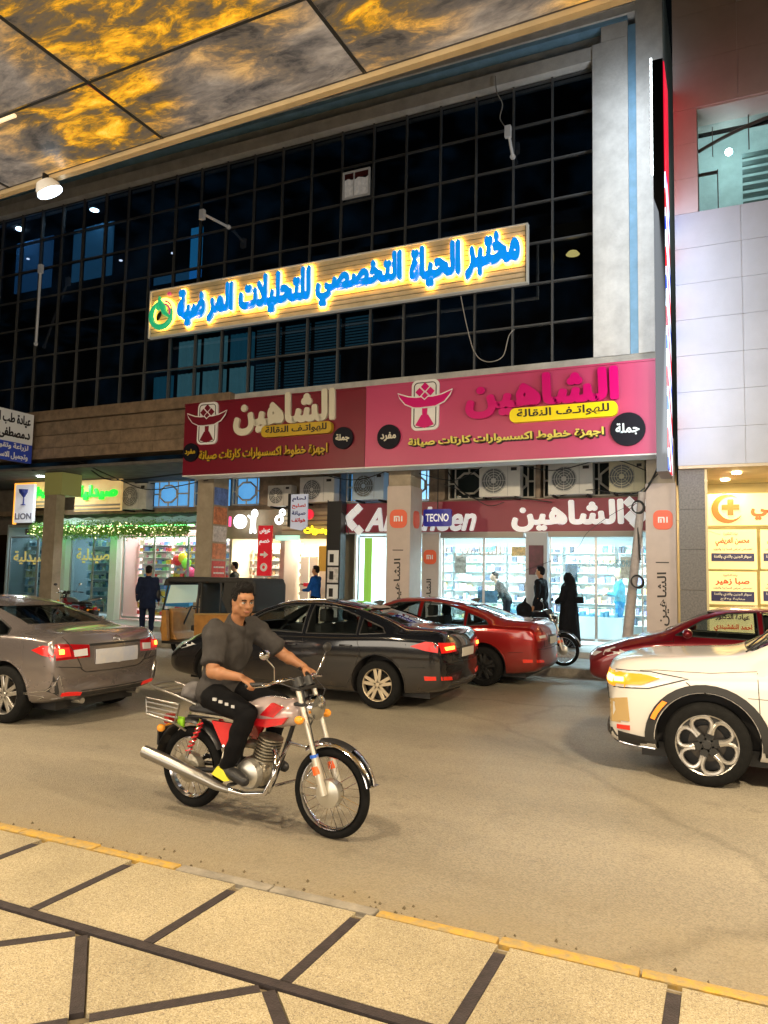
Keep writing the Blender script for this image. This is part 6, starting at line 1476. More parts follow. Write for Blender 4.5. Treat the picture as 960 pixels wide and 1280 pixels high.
    # tank (soft solid), seat, side covers
    b = B(); b.sph((.14, 0, .80), (.25, .135, .11), 20).sph((.27, 0, .81), (.12, .12, .10), 16).sph((-.04, 0, .78), (.14, .10, .08), 16)
    obj('tank', blob(b, .012, 6, tank, 'tank'), None, t)
    for s in (-1, 1):
        obj('tank_stripe', B().prism([(-.06, .72), (.16, .71), (.30, .745), (.345, .80), (.30, .79), (.12, .765), (-.06, .77)], s*.112, s*.141), body, t, 30)
        obj('tank_stripe', B().prism([(.10, .79), (.22, .785), (.30, .86), (.20, .885)], s*.108, s*.138), body, t)
        obj('side_cover', B().prism([(-.36, .70), (-.10, .70), (-.06, .64), (-.14, .50), (-.22, .49)], s*.10, s*.128, 'y'), body, t, 20)
        obj('shock_absorber', B().cyl((-.60, s*.12, .40), (-.47, s*.12, .70), .012, n=8), CHR, t, 40)
        obj('shock_spring', B().tube([(-.595+.125*k/40+.022*cos(k*1.1), s*.12+.022*sin(k*1.1), .43+.24*k/40) for k in range(41)], .007, 5), body, t, 60)
        obj('swing_arm', B().cyl((-.12, s*.1, .36), (-.66, s*.1, R), .018, n=8), STEELD, t, 40)
        obj('rear_indicator', B().sph((-.83, s*.17, .60), (.035, .03, .03), 12).cyl((-.83, 0, .62), (-.83, s*.16, .61), .008, n=6), mat('orange_lens', (.8, .3, .03), .2), t, 60)
        obj('foot_peg', B().cyl((-.06, s*.11, .30), (-.06, s*.26, .305), .014, n=10), BLKP, t, 40)
    b = B(); b.box(-.62, .02, -.12, .12, .735, .785, bev=.03).sph((-.45, 0, .79), (.2, .115, .035), 14).sph((-.15, 0, .78), (.18, .11, .03), 14)
    obj('seat', blob(b, .012, 5, SEATM, 'seat'), None, t)
    obj('seat_trim', B().box(-.63, .0, -.126, -.118, .725, .74).box(-.63, .0, .118, .126, .725, .74), CHR, t)
    # frame tubes, engine
    fb = B(); fb.tube([(.38, 0, .93), (.30, 0, .72), (.20, 0, .45), (.12, 0, .26), (-.10, 0, .24), (-.18, 0, .40), (-.14, 0, .66)], .017, 8).tube([(.36, 0, .86), (.1, 0, .76), (-.2, 0, .72), (-.62, .1, .70)], .016, 8).tube([(-.2, 0, .72), (-.62, -.1, .70)], .013, 8).cyl((.42, 0, .84), (.36, 0, 1.0), .03, n=12)
    obj('frame', fb, STEELD, t, 60)
    eb = B(); eb.sph((-.02, 0, .36), (.15, .12, .11), 18).box(-.12, .1, -.09, .09, .27, .42, bev=.03).cyl((.04, 0, .42), (.10, 0, .62), .065, n=18)
    obj('engine', blob(eb, .012, 3, CASTM, 'engine'), None, t)
    fn = B()
    for k in range(8): fn.cyl((.05+.008*k, 0, .455+.022*k), (.052+.008*k, 0, .463+.022*k), .092, n=20)
    obj('cooling_fins', fn, CASTM, t, 40)
    obj('clutch_cover', B().lathe((-.0, 0, .36), (0, -1, 0), [(0, .165), (.06, .16), (.10, .14), (.11, .09)], 26), mat('brushed_alloy', (.6, .58, .52), .35, metal=.8), t, 40)
    obj('carburettor', B().cyl((-.10, -.02, .55), (.03, -.02, .55), .035, n=12).cyl((-.10, -.02, .52), (-.10, -.02, .6), .03, n=12), CASTM, t, 40)
    obj('exhaust_pipe', B().tube([(.13, -.02, .56), (.22, -.08, .50), (.24, -.13, .38), (.18, -.15, .26), (.0, -.155, .23), (-.2, -.16, .24)], .02, 10), CHR, t, 60)
    obj('muffler', B().tube([(-.14, -.16, .235), (-.24, -.165, .25), (-.40, -.17, .29), (-.72, -.175, .355), (-.98, -.18, .405), (-.985, -.18, .405)], [.022, .032, .043, .048, .048, .03], 18), mat('worn_chrome', (.35, .34, .32), .3, metal=.9), t, 40)
    obj('leg_guard', B().tube([(.27, .02, .60), (.34, -.2, .52), (.33, -.27, .40), (.27, -.22, .30), (.14, -.02, .27)], .011, 8).tube([(.27, -.02, .60), (.34, .2, .52), (.33, .27, .40), (.27, .22, .30), (.14, .02, .27)], .011, 8), CHR, t, 60)
    obj('kick_starter', B().tube([(-.12, -.16, .36), (-.16, -.2, .40), (-.15, -.22, .56), (-.12, -.26, .57)], .009, 6), CHR, t, 60)
    obj('side_stand', B().cyl((-.05, .1, .27), (-.22, .2, .22), .011, n=8), STEELD, t, 40)
    obj('chain_case', B().tube([(-.1, .12, .40), (-.62, .12, .36), (-.70, .12, R), (-.62, .12, .25), (-.1, .12, .30)], .02, 6), STEELD, t, 60)
    # carrier rack and side frames at the back
    rb_ = B(); 
    rb_.tube([(-.52, -.12, .80), (-.66, -.14, .84), (-1.0, -.13, .90), (-1.02, 0, .905), (-1.0, .13, .90), (-.66, .14, .84), (-.52, .12, .80)], .010, 8)
    for k in range(4): rb_.cyl((-.68-.08*k, -.135, .845+.014*k), (-.68-.08*k, .135, .845+.014*k), .006, n=6)
    rb_.tube([(-.62, -.2, .80), (-.96, -.21, .82), (-.94, -.21, .70), (-.66, -.2, .66), (-.62, -.2, .80)], .010, 8)
    for k in range(3): rb_.cyl((-.63, -.2, .77-.035*k), (-.95, -.21, .79-.035*k), .007, n=6)
    rb_.tube([(-.66, -.2, .66), (-.60, -.14, .60)], .009, 6)
    obj('carrier_rack', rb_, mat('worn_chrome', (.35, .34, .32), .3, metal=.9), t, 60)
    obj('tail_lamp', B().box(-.93, -.87, -.05, .05, .60, .68, bev=.015), TAILD, t, 40)
    obj('plate', B().box(-.96, -.945, -.08, .08, .44, .57), BLKP, t)
    obj('lime_patch', B().box(-.68, -.62, -.155, -.13, .62, .70, bev=.008), mat('lime_plastic', (.3, .65, .03), .4), t, 40)
    return t
mb = motorcycle('red and pearl motorcycle with chrome muffler, ridden along the near lane', (-3.14, 4.72, 0), radians(-4.9))
REDDK = mat('dark_red_bike_plastic', (.2, .01, .02), .35); GREYT = mat('grey_tank', (.1, .1, .11), .3, coat=1)
m2 = motorcycle('dark motorcycle parked on the far kerb behind the dark red saloon', (-3.5, 14.62, .15), radians(-3), REDDK, GREYT, 'motorcycles parked across the street')
m3 = copy_tree(m2); m3.location = (-16.1, 15.0, .15); m3.rotation_euler = (0, 0, radians(172)); m3['label'] = 'dark motorcycle standing by the beige column, left of the man in navy'
# ================================================================ auto rickshaw
OCH = mat('ochre_taxi_panel', (.36, .17, .04), .45, var=.35, vscale=4, bump=.1); CANV = mat('black_canvas', (.022, .021, .02), .75, bump=.3, bscale=30)
tk = thing('auto_rickshaw', 'three wheeled taxi with ochre side panel and black canvas roof, behind the black saloon', 'rickshaw', (-9.95, 13.2, 0), pi)
obj('side_panel', B().prism([(-1.25, .35), (.10, .35), (.12, .92), (-1.22, .98), (-1.3, .8)], .60, .65), OCH, tk, 30)
obj('side_panel', B().prism([(-1.25, .35), (.10, .35), (.12, .92), (-1.22, .98), (-1.3, .8)], -.65, -.60), OCH, tk, 30)
obj('panel_rail', B().cyl((.12, .655, .93), (-1.2, .655, .985), .018, n=8), mat('worn_rail', (.45, .3, .12), .4, metal=.4), tk, 40)
obj('rear_panel', B().box(-1.3, -1.25, -.6, .6, .35, 1.0, bev=.02), OCH, tk, 40)
obj('floor_pan', B().box(-1.25, 1.0, -.6, .6, .28, .34, bev=.01), STEELD, tk, 40)
b = B(); b.prism([(.78, .34), (1.18, .34), (1.26, .55), (1.20, .95), (1.02, 1.02), (.92, .95), (.9, .5)], -.38, .38); b.sph((1.12, 0, .62), (.2, .42, .34), 16)
obj('front_cowl', blob(b, .025, 4, OCH, 'front_cowl'), None, tk)
for s in (1, -1): obj('front_side_post', B().prism([(.86, .34), (1.02, .34), (1.05, .98), (.93, .98)], s*.50, s*.58), OCH, tk, 30)
obj('windscreen_frame', B().tube([(1.03, -.56, .98), (.90, -.54, 1.62), (.90, .54, 1.62), (1.03, .56, .98)], .025, 8, closed=True), STEELD, tk, 60)
obj('windscreen', B().raw([(1.01, -.50, 1.12), (1.01, .50, 1.12), (.91, .48, 1.54), (.91, -.48, 1.54)], [(0, 1, 2, 3)]), mat('lit_pane_glow', (.6, .68, .5), .25, emit=.25, ecol=(.8, .95, .75)), tk)  # pale colour and emission paint the bright light on the pane
obj('cab_shade_sheet', B().box(.0, .04, -.58, .58, .34, 1.58), CANV, tk)  # added dark sheet standing for the shade inside the cab
obj('shade_sheet_pane', B().box(.041, .05, -.3, .3, 1.15, 1.42), mat('clear_plastic', (.5, .45, .42), .3), tk)
obj('visor', B().prism([(.90, 1.52), (1.03, 1.5), (.98, 1.64), (.88, 1.68)], -.58, .58), CANV, tk, 30)
b = B(); b.box(-1.28, .92, -.62, .62, 1.58, 1.70, bev=.05); b.box(-1.33, -1.2, -.6, .6, 1.0, 1.62, bev=.05)
obj('canvas_roof', blob(b, .025, 4, CANV, 'canvas_roof'), None, tk)
for s in (1, -1):
    obj('rear_curtain', B().prism([(-1.27, .98), (-.72, .96), (-.55, 1.25), (-.60, 1.6), (-1.27, 1.6)], s*.60, s*.625), CANV, tk)
    obj('oval_window', B().cyl((-.98, s*.626, 1.28), (-.98, s*.632, 1.28), .13, n=20), mat('clear_plastic', (.5, .45, .42), .3), tk, 40)
    obj('door_post', B().cyl((.08, s*.61, .92), (.06, s*.6, 1.6), .022, n=8), STEELD, tk, 40); obj('door_post', B().cyl((-.5, s*.61, .94), (-.5, s*.6, 1.6), .018, n=8), STEELD, tk, 40)
    obj('mirror', B().sph((1.02, s*.72, 1.32), (.03, .06, .09), 12).cyl((.95, s*.56, 1.22), (1.0, s*.7, 1.3), .01, n=6), BLKP, tk, 60)
    obj('rear_wheel', B().ring((-.85, s*.52, .22), (0, 1, 0), .17, .055, 32, 10), TYRE, tk, 60)
    obj('rear_wheel_disc', B().cyl((-.85, s*.49, .22), (-.85, s*.56, .22), .13, n=24), DARKA, tk, 40)
obj('front_wheel', B().ring((1.02, 0, .22), (0, 1, 0), .17, .05, 32, 10), TYRE, tk, 60)
obj('driver_seat', B().box(.15, .45, -.35, .35, .55, .68, bev=.04).box(.1, .18, -.33, .33, .66, 1.05, bev=.03), SEATM, tk, 40)
obj('passenger_seat', B().box(-1.1, -.55, -.55, .55, .55, .70, bev=.04).box(-1.2, -1.05, -.55, .55, .66, 1.2, bev=.04), SEATM, tk, 40)
obj('handlebar', B().tube([(.62, -.3, 1.02), (.72, 0, 1.06), (.62, .3, 1.02)], .014, 8).cyl((.72, 0, 1.06), (.95, 0, .6), .02, n=8), BLKP, tk, 60)
obj('headlamp', B().lathe((1.3, 0, .72), (1, 0, 0), [(0, -.05), (.07, -.03), (.08, .02), (0, .04)], 20), CLRL, tk, 40)
# ================================================================ people
SKIN = mat('skin_tan', (.33, .15, .07), .5, var=.12, vscale=9, subs=.06); SKIN2 = mat('skin_light', (.5, .32, .22), .5, var=.1, vscale=9)
HAIR = mat('black_hair', (.005, .004, .004), .6, bump=.8, bscale=160, spec=.2)
def cloth(name, col, rough=.9): return mat(name, col, rough, var=.3, vscale=7, bump=.25, bscale=220, spec=.12)
V = Vector
def hand(b, wrist, d, across, palm_n, curl=.9, thumb=1, k=1.0):
    "d: direction of the fingers, across: towards the thumb side, palm_n: where the palm faces"
    d = V(d).normalized(); ac = V(across); ac = (ac-d*ac.dot(d)).normalized(); pn = d.cross(ac).normalized()
    if pn.dot(V(palm_n)) < 0: pn = -pn
    w = V(wrist)
    for q in (-1, -.33, .33, 1): b.cap(w+d*.015*k+ac*q*.018*k, w+d*.082*k+ac*q*.031*k, .0135*k, .0125*k, 10)
    L_ = {1: (.036, .024, .018), .33: (.042, .028, .02), -.33: (.038, .026, .019), -1: (.029, .02, .016)}
    for q, ls in L_.items():
        p = w+d*.084*k+ac*q*.031*k; ang = curl*.35
        for i, l in enumerate(ls):
            dd = d*cos(ang)+pn*sin(ang); p2 = p+dd*l*k; b.cap(p, p2, (.0098-.0009*i)*k, (.009-.0009*i)*k, 10); p = p2; ang += curl*1.05
    p = w+d*.022*k+ac*.026*k; dd = (d*.55+ac*.7+pn*.35).normalized(); p2 = p+dd*.042*k; b.cap(p, p2, .0135*k, .011*k, 10)
    dd = (d*.75+ac*.1+pn*.6).normalized(); p3 = p2+dd*.032*k; b.cap(p2, p3, .0108*k, .009*k, 10)
    b.cap(p3, p3+(d*.6-ac*.2+pn*.7).normalized()*.022*k, .009*k, .0078*k, 10)
def head_geo(b, c, M, k=1.0):
    "face looks along +x of M"
    def P(x, y, z): return V(c)+M @ (V((x, y, z))*k)
    def E(x, y, z, r, rot=None): b.sph(P(x, y, z), tuple(q*k for q in r), 16, M.to_4x4() @ (rot or Matrix()))
    E(-.012, 0, .03, (.098, .076, .098)); E(.02, 0, -.03, (.068, .062, .085)); E(.045, 0, -.075, (.035, .038, .032)); E(.06, 0, .045, (.032, .058, .035))
    for s in (-1, 1):
        E(.058, s*.036, -.012, (.026, .026, .026)); E(-.005, s*.060, -.05, (.045, .018, .04)); E(-.008, s*.078, -.002, (.020, .009, .033), Matrix.Rotation(-.15, 4, 'Y'))
        b.cap(P(.083, s*.012, .030), P(.078, s*.045, .032), .0085*k, .007*k, 8)
    b.cap(P(.085, 0, .022), P(.112, 0, -.018), .0075*k, .0125*k, 10); b.sph(P(.100, .011, -.022), .0085*k, 8); b.sph(P(.100, -.011, -.022), .0085*k, 8)
    b.cap(P(.088, -.018, -.050), P(.088, .018, -.050), .0062*k, .0062*k, 8); b.cap(P(.086, -.014, -.059), P(.086, .014, -.059), .0068*k, .0068*k, 8)
    return P
def face_parts(t, P, M, k=1.0, beard=True):
    b = B(); w = B(); br = B()
    for s in (-1, 1):
        w.sph(P(.076, s*.031, .012), (.012*k, .014*k, .010*k), 10, M.to_4x4()); b.sph(P(.086, s*.031, .012), (.004*k, .0058*k, .0058*k), 8, M.to_4x4())
        br.tube([P(.094, s*.015, .031), P(.093, s*.032, .037), P(.082, s*.050, .031)], .0042*k, 6)
        br.tube([P(.088, s*.018, .019), P(.088, s*.032, .022), P(.079, s*.044, .016)], .0022*k, 5)
    obj('eye', w, mat('eye_white', (.6, .56, .5), .3), t, 60); obj('pupil', b, mat('dark_iris', (.02, .012, .01), .2), t, 60); obj('eyebrow', br, HAIR, t, 60)
    lp_ = B().cap(P(.092, -.017, -.0545), P(.092, .017, -.0545), .0042*k, .0042*k, 8); obj('lips', lp_, mat('lip', (.3, .1, .07), .5), t, 60)
    if beard:
        m_ = B().tube([P(.088, -.028, -.046), P(.098, -.012, -.040), P(.1, 0, -.039), P(.098, .012, -.040), P(.088, .028, -.046)], .0048*k, 6); obj('moustache', m_, HAIR, t, 60)
def hair_geo(b, P, M, k=1.0, top=.02):
    def E(x, y, z, r): b.sph(P(x, y, z), tuple(q*k for q in r), 16, M.to_4x4())
    E(-.030, 0, .066, (.090, .079, .080)); E(-.055, 0, .01, (.060, .073, .08)); E(.030, 0, .112, (.052, .056, .026+top*.5)); E(-.02, 0, .120, (.07, .060, .034))
    for s in (-1, 1): E(.006, s*.068, .042, (.024, .014, .032)); E(-.035, s*.062, .0, (.03, .018, .05))
def limb(b, a, m, c, r): b.chain([(a, r[0]), (m, r[1]), (c, r[2])])
def figure(label, cat_loc, rz, J, shirt, trousers, shoe, skin=SKIN, vox=.013, hairm=HAIR, k=1.0, longsleeve=True, face=False, group=None, hands=None, head_yaw=0, head_pitch=0, cap=None, name='person', coat=0):
    t = thing(name, label, 'person', cat_loc, rz, group)
    J = {a: V(c)*k for a, c in J.items()}
    hips, chest, neck, head = J['hips'], J['chest'], J['neck'], J['head']
    sh = [J['shR'], J['shL']]; el = [J['elR'], J['elL']]; wr_ = [J['wrR'], J['wrL']]; hp = [J['hpR'], J['hpL']]; kn = [J['knR'], J['knL']]; an = [J['anR'], J['anL']]; toe = [J['toR'], J['toL']]
    sd = (sh[1]-sh[0]).normalized(); up_ = (chest-hips).normalized(); f = sd.cross(up_).normalized()
    M = (Matrix.Rotation(head_yaw, 3, 'Z') @ Matrix.Rotation(head_pitch, 3, 'Y'))
    b = B()
    kt = k*(1.08 if face else 1.12)
    def torso(b, g):
        k = kt
        Rm = Matrix((f, sd, up_)).transposed().to_4x4()
        b.sph(hips+up_*.02, (.105*k+g, .155*k+g, .12*k+g), 16, Rm); b.sph((hips+chest)/2, (.098*k+g, .14*k+g, .16*k+g), 16, Rm)
        b.sph(chest-up_*.02, (.11*k+g, .165*k+g, .17*k+g), 16, Rm)
        for q in (0, 1): b.cap(chest+up_*.08*k, sh[q]+(chest-sh[q])*.12, .074*k+g, .060*k+g); b.cap(chest-up_*.02*k, sh[q]+(chest-sh[q])*.25-up_*.03, .08*k+g, .05*k+g)
        b.cap(chest+up_*.1*k, neck, .075*k+g*.7, .056*k+g*.4)
    torso(b, 0)
    for q in (0, 1):
        limb(b, sh[q], el[q], wr_[q], (.054*kt, .045*kt, .028*k)); b.cap(el[q]+(wr_[q]-el[q])*.25, el[q]+(wr_[q]-el[q])*.3, .046*kt, .045*kt)
        b.chain([(hp[q], .085*k), (kn[q], .056*k), (kn[q]+(an[q]-kn[q])*.3, .056*k), (an[q], .035*k)]); b.chain([(an[q], .036*k), (toe[q], .03*k)])
        dd = (wr_[q]-el[q]).normalized(); hd = (hands or {}).get('RL'[q], dict(d=dd, across=f, palm=-sd if q else sd, curl=.45))
        hand(b, wr_[q], hd['d'], hd['across'], hd['palm'], hd['curl'], k=k)
    b.cap(neck-up_*.03, head+V((-.02, 0, -.05))*k, .056*k, .052*k)
    P = head_geo(b, head, M, k)
    obj('body', blob(b, min(vox, .009) if face else vox, 2, skin), None, t)
    # clothes
    c = B(); torso(c, .016)
    for q in (0, 1):
        e = .92 if longsleeve else .0
        if longsleeve: limb(c, sh[q], el[q], wr_[q]+(el[q]-wr_[q])*.06, (.068*k, .058*k, .043*k))
        else:
            m_ = sh[q]+(el[q]-sh[q])*.68; c.chain([(sh[q]+(chest-sh[q])*.2, .078*kt), (sh[q], .074*kt), (m_, .066*kt)])
            dv = (el[q]-sh[q]).normalized(); c.cyl(m_-dv*.02, m_+dv*.04, .067*kt, .069*kt, 18)
    if coat: c.cyl(hips-V((0, 0, .0)), hips-V((0, 0, coat)), .17*k, .21*k, 20)
    sm = blob(c, vox, 3, shirt, 'shirt')
    # neckline and hem cut clean
    bb = bmesh.new(); bb.from_mesh(sm)
    near = [f_ for f_ in bb.faces if (f_.calc_center_median()-neck).length < .115*k]
    bmesh.ops.bisect_plane(bb, geom=list({v for f_ in near for v in f_.verts})+list({e for f_ in near for e in f_.edges})+near, plane_co=neck+f*.03+up_*(.012), plane_no=(up_*1+f*.62), clear_outer=True)
    for v in bb.verts:
        n_ = noise.noise(v.co*9); v.co += v.normal*n_*.012
        if face: n_ = noise.noise(V((v.co.x*24, v.co.y*18, v.co.z*8))); v.co += v.normal*(n_*.008+.012+.006*sin(26*v.co.z+9*v.co.x+6*noise.noise(v.co*5)))
    bb.to_mesh(sm); bb.free(); obj('shirt' if not coat else 'coat', sm, None, t)
    c = B(); Rm = Matrix((f, sd, up_)).transposed().to_4x4()
    c.sph(hips-up_*.02, (.122*k, .175*k, .125*k), 16, Rm)
    for q in (0, 1):
        c.chain([(hp[q], .104*k), (hp[q]+(kn[q]-hp[q])*.5, .092*k), (kn[q], .078*k), (kn[q]+(an[q]-kn[q])*.4, .072*k), (an[q]+(kn[q]-an[q])*.06, .052*k)])
    tm = blob(c, vox, 3, trousers, 'trousers')
    for v in tm.vertices:
        n_ = noise.noise(V((v.co.x*8, v.co.y*8, v.co.z*12))); v.co += v.normal*n_*.012
    obj('trousers', tm, None, t)
    for q in (0, 1):
        c = B(); dv = (toe[q]-an[q]); dv.z = dv.z; c.chain([(an[q]-dv*.25+V((0, 0, -.02)), .042*k), (an[q]+dv*.55, .047*k), (toe[q]+dv*.10, .038*k)]).cap(an[q], an[q]+V((0, 0, .05)), .046*k, .046*k)
        obj('shoe', blob(c, vox, 2, shoe, 'shoe'), None, t)
    c = B(); hair_geo(c, P, M, k); hm = blob(c, .005 if face else vox, 2 if not face else 1, hairm, 'hair')
    if face:
        for v in hm.vertices: v.co += v.normal*(.010*noise.noise(v.co*55)+.006*noise.noise(v.co*140)+.004)
    obj('hair', hm, None, t)
    if face: face_parts(t, P, M, k, False)
    if cap:
        c = B(); c.sph(P(-.01, 0, .085), (.108*k, .088*k, .065*k), 16, M.to_4x4()); c.sph(P(.09, 0, .075), (.06*k, .06*k, .012*k), 12, M.to_4x4()); obj('cap', blob(c, vox, 2, cap, 'cap'), None, t)
    return t, J, P
# ---- the rider, in the motorcycle's own frame
ax = radians(-4.9)
JR = dict(hips=(-.42, 0, .90), chest=(-.33, -.0, 1.22), neck=(-.27, 0, 1.43), head=(-.195, -.01, 1.58), shR=(-.29, -.20, 1.37), shL=(-.27, .20, 1.38), elR=(-.19, -.325, 1.09), elL=(-.05, .32, 1.17), wrR=(.10, -.355, 1.08), wrL=(.125, .36, 1.085),
    hpR=(-.36, -.11, .88), hpL=(-.36, .11, .88), knR=(.04, -.20, .80), knL=(.06, .19, .82), anR=(-.13, -.21, .40), anL=(-.10, .21, .42), toR=(.03, -.215, .345), toL=(.06, .21, .36))
gd = V((.10, -.02, -.03))
rider, JJ, PP = figure('young man in grey short sleeved top and black trousers, riding the red motorcycle', (-3.14, 4.72, 0), ax, JR,
    cloth('grey_shirt', (.052, .048, .047)), cloth('black_trousers', (.006, .006, .007)), mat('black_shoe', (.015, .015, .016), .5), vox=.010, face=True, longsleeve=False,
    hands={'R': dict(d=(.85, .05, -.32), across=(.15, .95, 0), palm=(-.2, 0, -1), curl=1.25), 'L': dict(d=(.85, -.05, -.32), across=(.15, -.95, 0), palm=(-.2, 0, -1), curl=1.25)}, head_yaw=radians(-26), head_pitch=radians(10))
for q, s in ((0, -1), (1, 1)):
    a = JJ['anR'] if s < 0 else JJ['anL']
    obj('sock', B().cap(a+V((0, 0, .02)), a+V((.02, 0, .10)), .042, .046), mat('white_sock', (.6, .57, .5), .8), rider, 50)
    obj('shoe_patch', B().prism([(-.22, .36), (-.17, .42), (-.12, .40), (-.06, .335), (-.10, .325)], s*.245, s*.262), mat('yellow_shoe_patch', (.75, .7, .05), .5), rider, 40)
obj('wristwatch', B().cyl(JJ['wrL']-V((.035, 0, -.002)), JJ['wrL']-V((.01, 0, .002)), .033, n=16), BLKP, rider, 40)
for k_ in range(4):
    obj('trouser_print', B().box(-.20+.055*k_, -.17+.055*k_, -.303+.004*k_, -.290, .885-.012*k_, .905-.012*k_), mat('pale_print', (.5, .5, .5), .6), rider)
b = B(); b.sph((0, 0, .08), (.10, .12, .08), 14); b.sph((-.06, .03, .06), (.09, .09, .06), 12); b.sph((.05, -.04, .12), (.07, .07, .05), 12)
gb = blob(b, .010, 2, cloth('grey_bundle_cloth', (.16, .15, .15)), 'cloth_bundle')
for v in gb.vertices: v.co += v.normal*.014*noise.noise(v.co*16)
gb.transform(Matrix.Translation((-3.79, 4.775, .79))); single('cloth_bundle', gb, None, 'crumpled grey cloth bundle lying on the carrier behind the rider', 'bundle')
# ---- people across the street
def stand(h=1.75, arm='down', lean=0, stride=0, turn=0):
    J = dict(hips=(0, 0, .95), chest=(.01, 0, 1.28), neck=(.0, 0, 1.47), head=(.02, 0, 1.62), shR=(0, -.19, 1.42), shL=(0, .19, 1.42), elR=(-.03, -.25, 1.13), elL=(-.03, .25, 1.13), wrR=(.06, -.26, .88), wrL=(.06, .26, .88), hpR=(0, -.1, .92), hpL=(0, .1, .92), knR=(.03+stride*.5, -.11, .5), knL=(.03-stride*.3, .11, .5), anR=(stride, -.11, .09), anL=(-stride, .11, .09), toR=(stride+.17, -.12, .04), toL=(-stride+.17, .12, .04))
    if arm == 'reach': J.update(elR=(.18, -.24, 1.2), wrR=(.42, -.16, 1.25), elL=(.1, .24, 1.12), wrL=(.3, .15, 1.1))
    if arm == 'fold': J.update(elR=(.08, -.25, 1.12), wrR=(.28, -.05, 1.12), elL=(.08, .25, 1.12), wrL=(.28, .05, 1.16))
    return J
NAVYC = cloth('navy_jacket', (.012, .018, .045)); BLKC = cloth('black_cloth', (.008, .008, .010)); DKG = cloth('dark_grey_cloth', (.03, .035, .035)); BLUC = cloth('royal_blue_jacket', (.01, .07, .28)); JEAN = cloth('blue_jeans', (.05, .22, .42)); TEALC = cloth('teal_jumper', (.03, .28, .38)); DSH = mat('dark_shoe', (.02, .02, .02), .6)
def place(px, Y): return at(px, 760, Y)[0]
figure('man in long navy jacket and dark cap standing with his back turned, near the rickshaw', (place(184, 14.7), 14.7, .15), radians(120), stand(), NAVYC, NAVYC, DSH, cap=BLKC, coat=.25, k=1.02, vox=.024, group='people across the street')
figure('man in dark open jacket standing behind the rickshaw roof', (place(292, 17.2), 17.2, .28), radians(-160), stand(arm='fold'), DKG, BLKC, DSH, skin=SKIN2, k=1.04, vox=.024, group='people across the street')
figure('man in royal blue jacket facing left in front of the white panels', (place(394, 17.3), 17.3, .28), radians(185), stand(arm='reach'), BLUC, BLKC, DSH, k=1.0, vox=.024, group='people across the street')
single('red_box', B().box(place(383, 17.2)-.06, place(383, 17.2)+.1, 17.1, 17.2, 1.48, 1.58, bev=.01), mat('sign_red', (.62, .015, .03), .4), 'small red box held out by the man in royal blue', 'box')
figure('man in teal jumper and blue jeans inside the phone shop, by the leaning pole', (place(775, 19.3), 19.3, .3), radians(190), stand(arm='fold'), TEALC, JEAN, DSH, skin=SKIN2, hairm=mat('fair_cap', (.6, .5, .2), .6), k=1.02, vox=.024, group='people across the street')
JB = stand(arm='reach'); 
for q in ('chest', 'neck', 'head', 'shR', 'shL', 'elR', 'elL', 'wrR', 'wrL'): v = V(JB[q])-V((0, 0, .95)); v = Matrix.Rotation(.5, 3, 'Y') @ v; JB[q] = tuple(v+V((0, 0, .95)))
figure('shop assistant in dark top leaning over the counter behind the glass', (place(634, 18.7), 18.7, .3), radians(200), JB, DKG, BLKC, DSH, skin=SKIN2, k=1.0, vox=.024, group='people across the street')
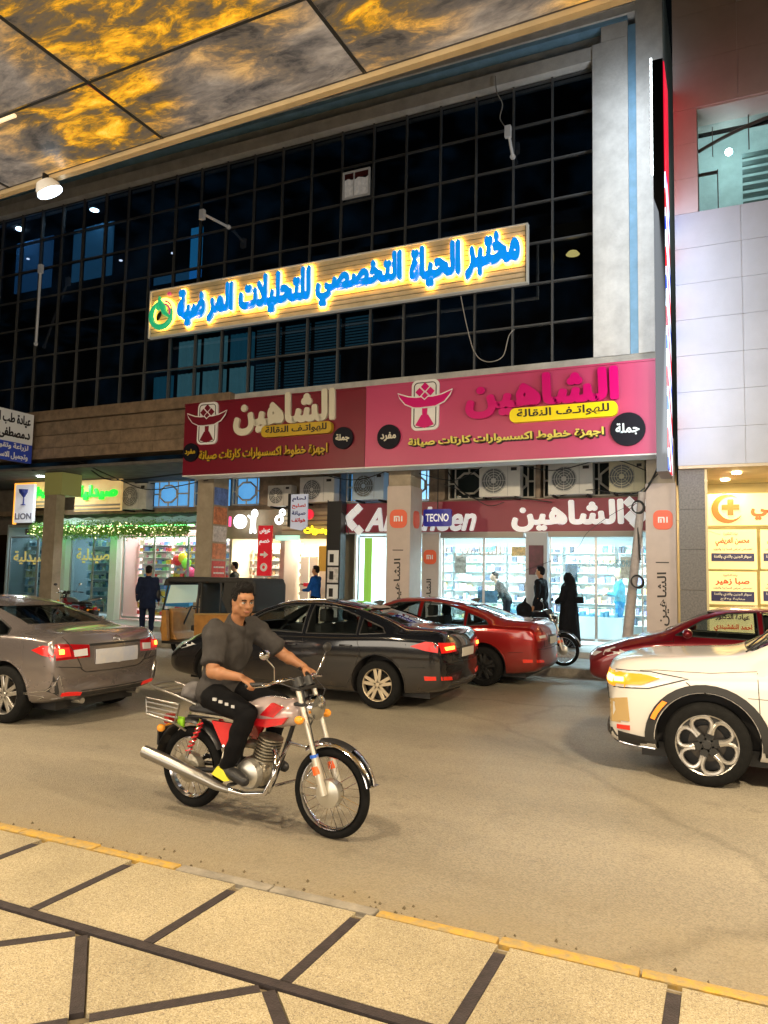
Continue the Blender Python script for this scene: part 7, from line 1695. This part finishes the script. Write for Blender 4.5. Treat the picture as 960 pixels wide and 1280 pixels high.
def robed(label, loc, rz, k=1.0, bag=None, wide=1.0):
    t = thing('person', label, 'person', loc, rz, 'people across the street')
    b = B(); b.chain([((0, 0, .04), .25*wide), ((0, 0, .5), .22*wide), ((0, 0, .95), .185*wide), ((0, 0, 1.3), .18*wide)], 24); b.cap((0, -.12, 1.34), (0, .12, 1.34), .085, .085)
    b.chain([((0, -.17, 1.33), .075), ((.04, -.25, 1.08), .075), ((.2, -.16, 1.02), .06)]); b.chain([((0, .17, 1.33), .075), ((.04, .25, 1.08), .075), ((.2, .16, 1.02), .06)])
    b.cap((0, 0, 1.36), (.01, 0, 1.50), .085, .09); b.sph((.01, 0, 1.56), (.115, .10, .13), 16); b.cap((-.06, 0, 1.5), (-.09, 0, 1.2), .09, .12)
    me = blob(b, .016, 3, BLKC, 'robe')
    for v in me.vertices:
        a = atan2(v.co.y, v.co.x); z = v.co.z
        v.co += v.normal*(.016*sin(a*9+2*noise.noise(V((0, 0, z*2))))*max(0, min(1, (1.3-z)/.7))+.008*noise.noise(v.co*10))
        if v.co.z < .02: v.co.z = .02
    me.transform(Matrix.Scale(k, 4)); obj('robe', me, None, t)
    c = B(); P = head_geo(c, V((.03, 0, 1.55)), Matrix.Identity(3), .93); hand(c, (.22, -.14, 1.02), (.8, .5, -.1), (0, .3, 1), (0, 1, 0), .6); hand(c, (.22, .14, 1.02), (.8, -.5, -.1), (0, -.3, 1), (0, -1, 0), .6)
    m_ = blob(c, .012, 2, SKIN2, 'body'); m_.transform(Matrix.Scale(k, 4)); obj('body', m_, None, t)
    c = B().sph((.16*k, -.08, .04), (.12, .045, .04), 10).sph((.16*k, .08, .04), (.12, .045, .04), 10); obj('shoe', c, DSH, t, 60)
    return t
robed('woman in long black robe and headscarf walking past the bright phone shop window', (place(711, 17.1), 17.1, .28), radians(160), 1.0)
figure('person in black hooded coat walking with a big black bag, before the grey shop pillar', (place(676, 17.15), 17.15, .28), radians(170), stand(stride=.12), BLKC, BLKC, DSH, k=1.03, vox=.024, coat=.35, hairm=BLKC, group='people across the street')
b = B(); b.sph((0, 0, .12), (.19, .09, .17), 14).sph((.02, 0, .02), (.2, .1, .08), 12).cap((0, 0, .25), (.03, 0, .38), .05, .02)
bm_ = blob(b, .014, 3, BLKC, 'shopping_bag'); bm_.transform(Matrix.Translation((place(655, 16.9), 16.9, .98)))
single('shopping_bag', bm_, None, 'big slack black bag hanging from the hand of the person in the hooded coat', 'bag')
hbm = B(); hbm.box(-.1, .1, -.05, .05, 0, .15, bev=.03); hbm.ring((0, 0, .17), (0, 1, 0), .07, .008, 16, 6); hbm._mv(hbm.b.verts, Matrix.Translation((place(724, 16.95), 16.95, 1.28)))
single('handbag', hbm, BLKC, 'small black handbag on the arm of the woman in the long robe', 'handbag', smooth=40)
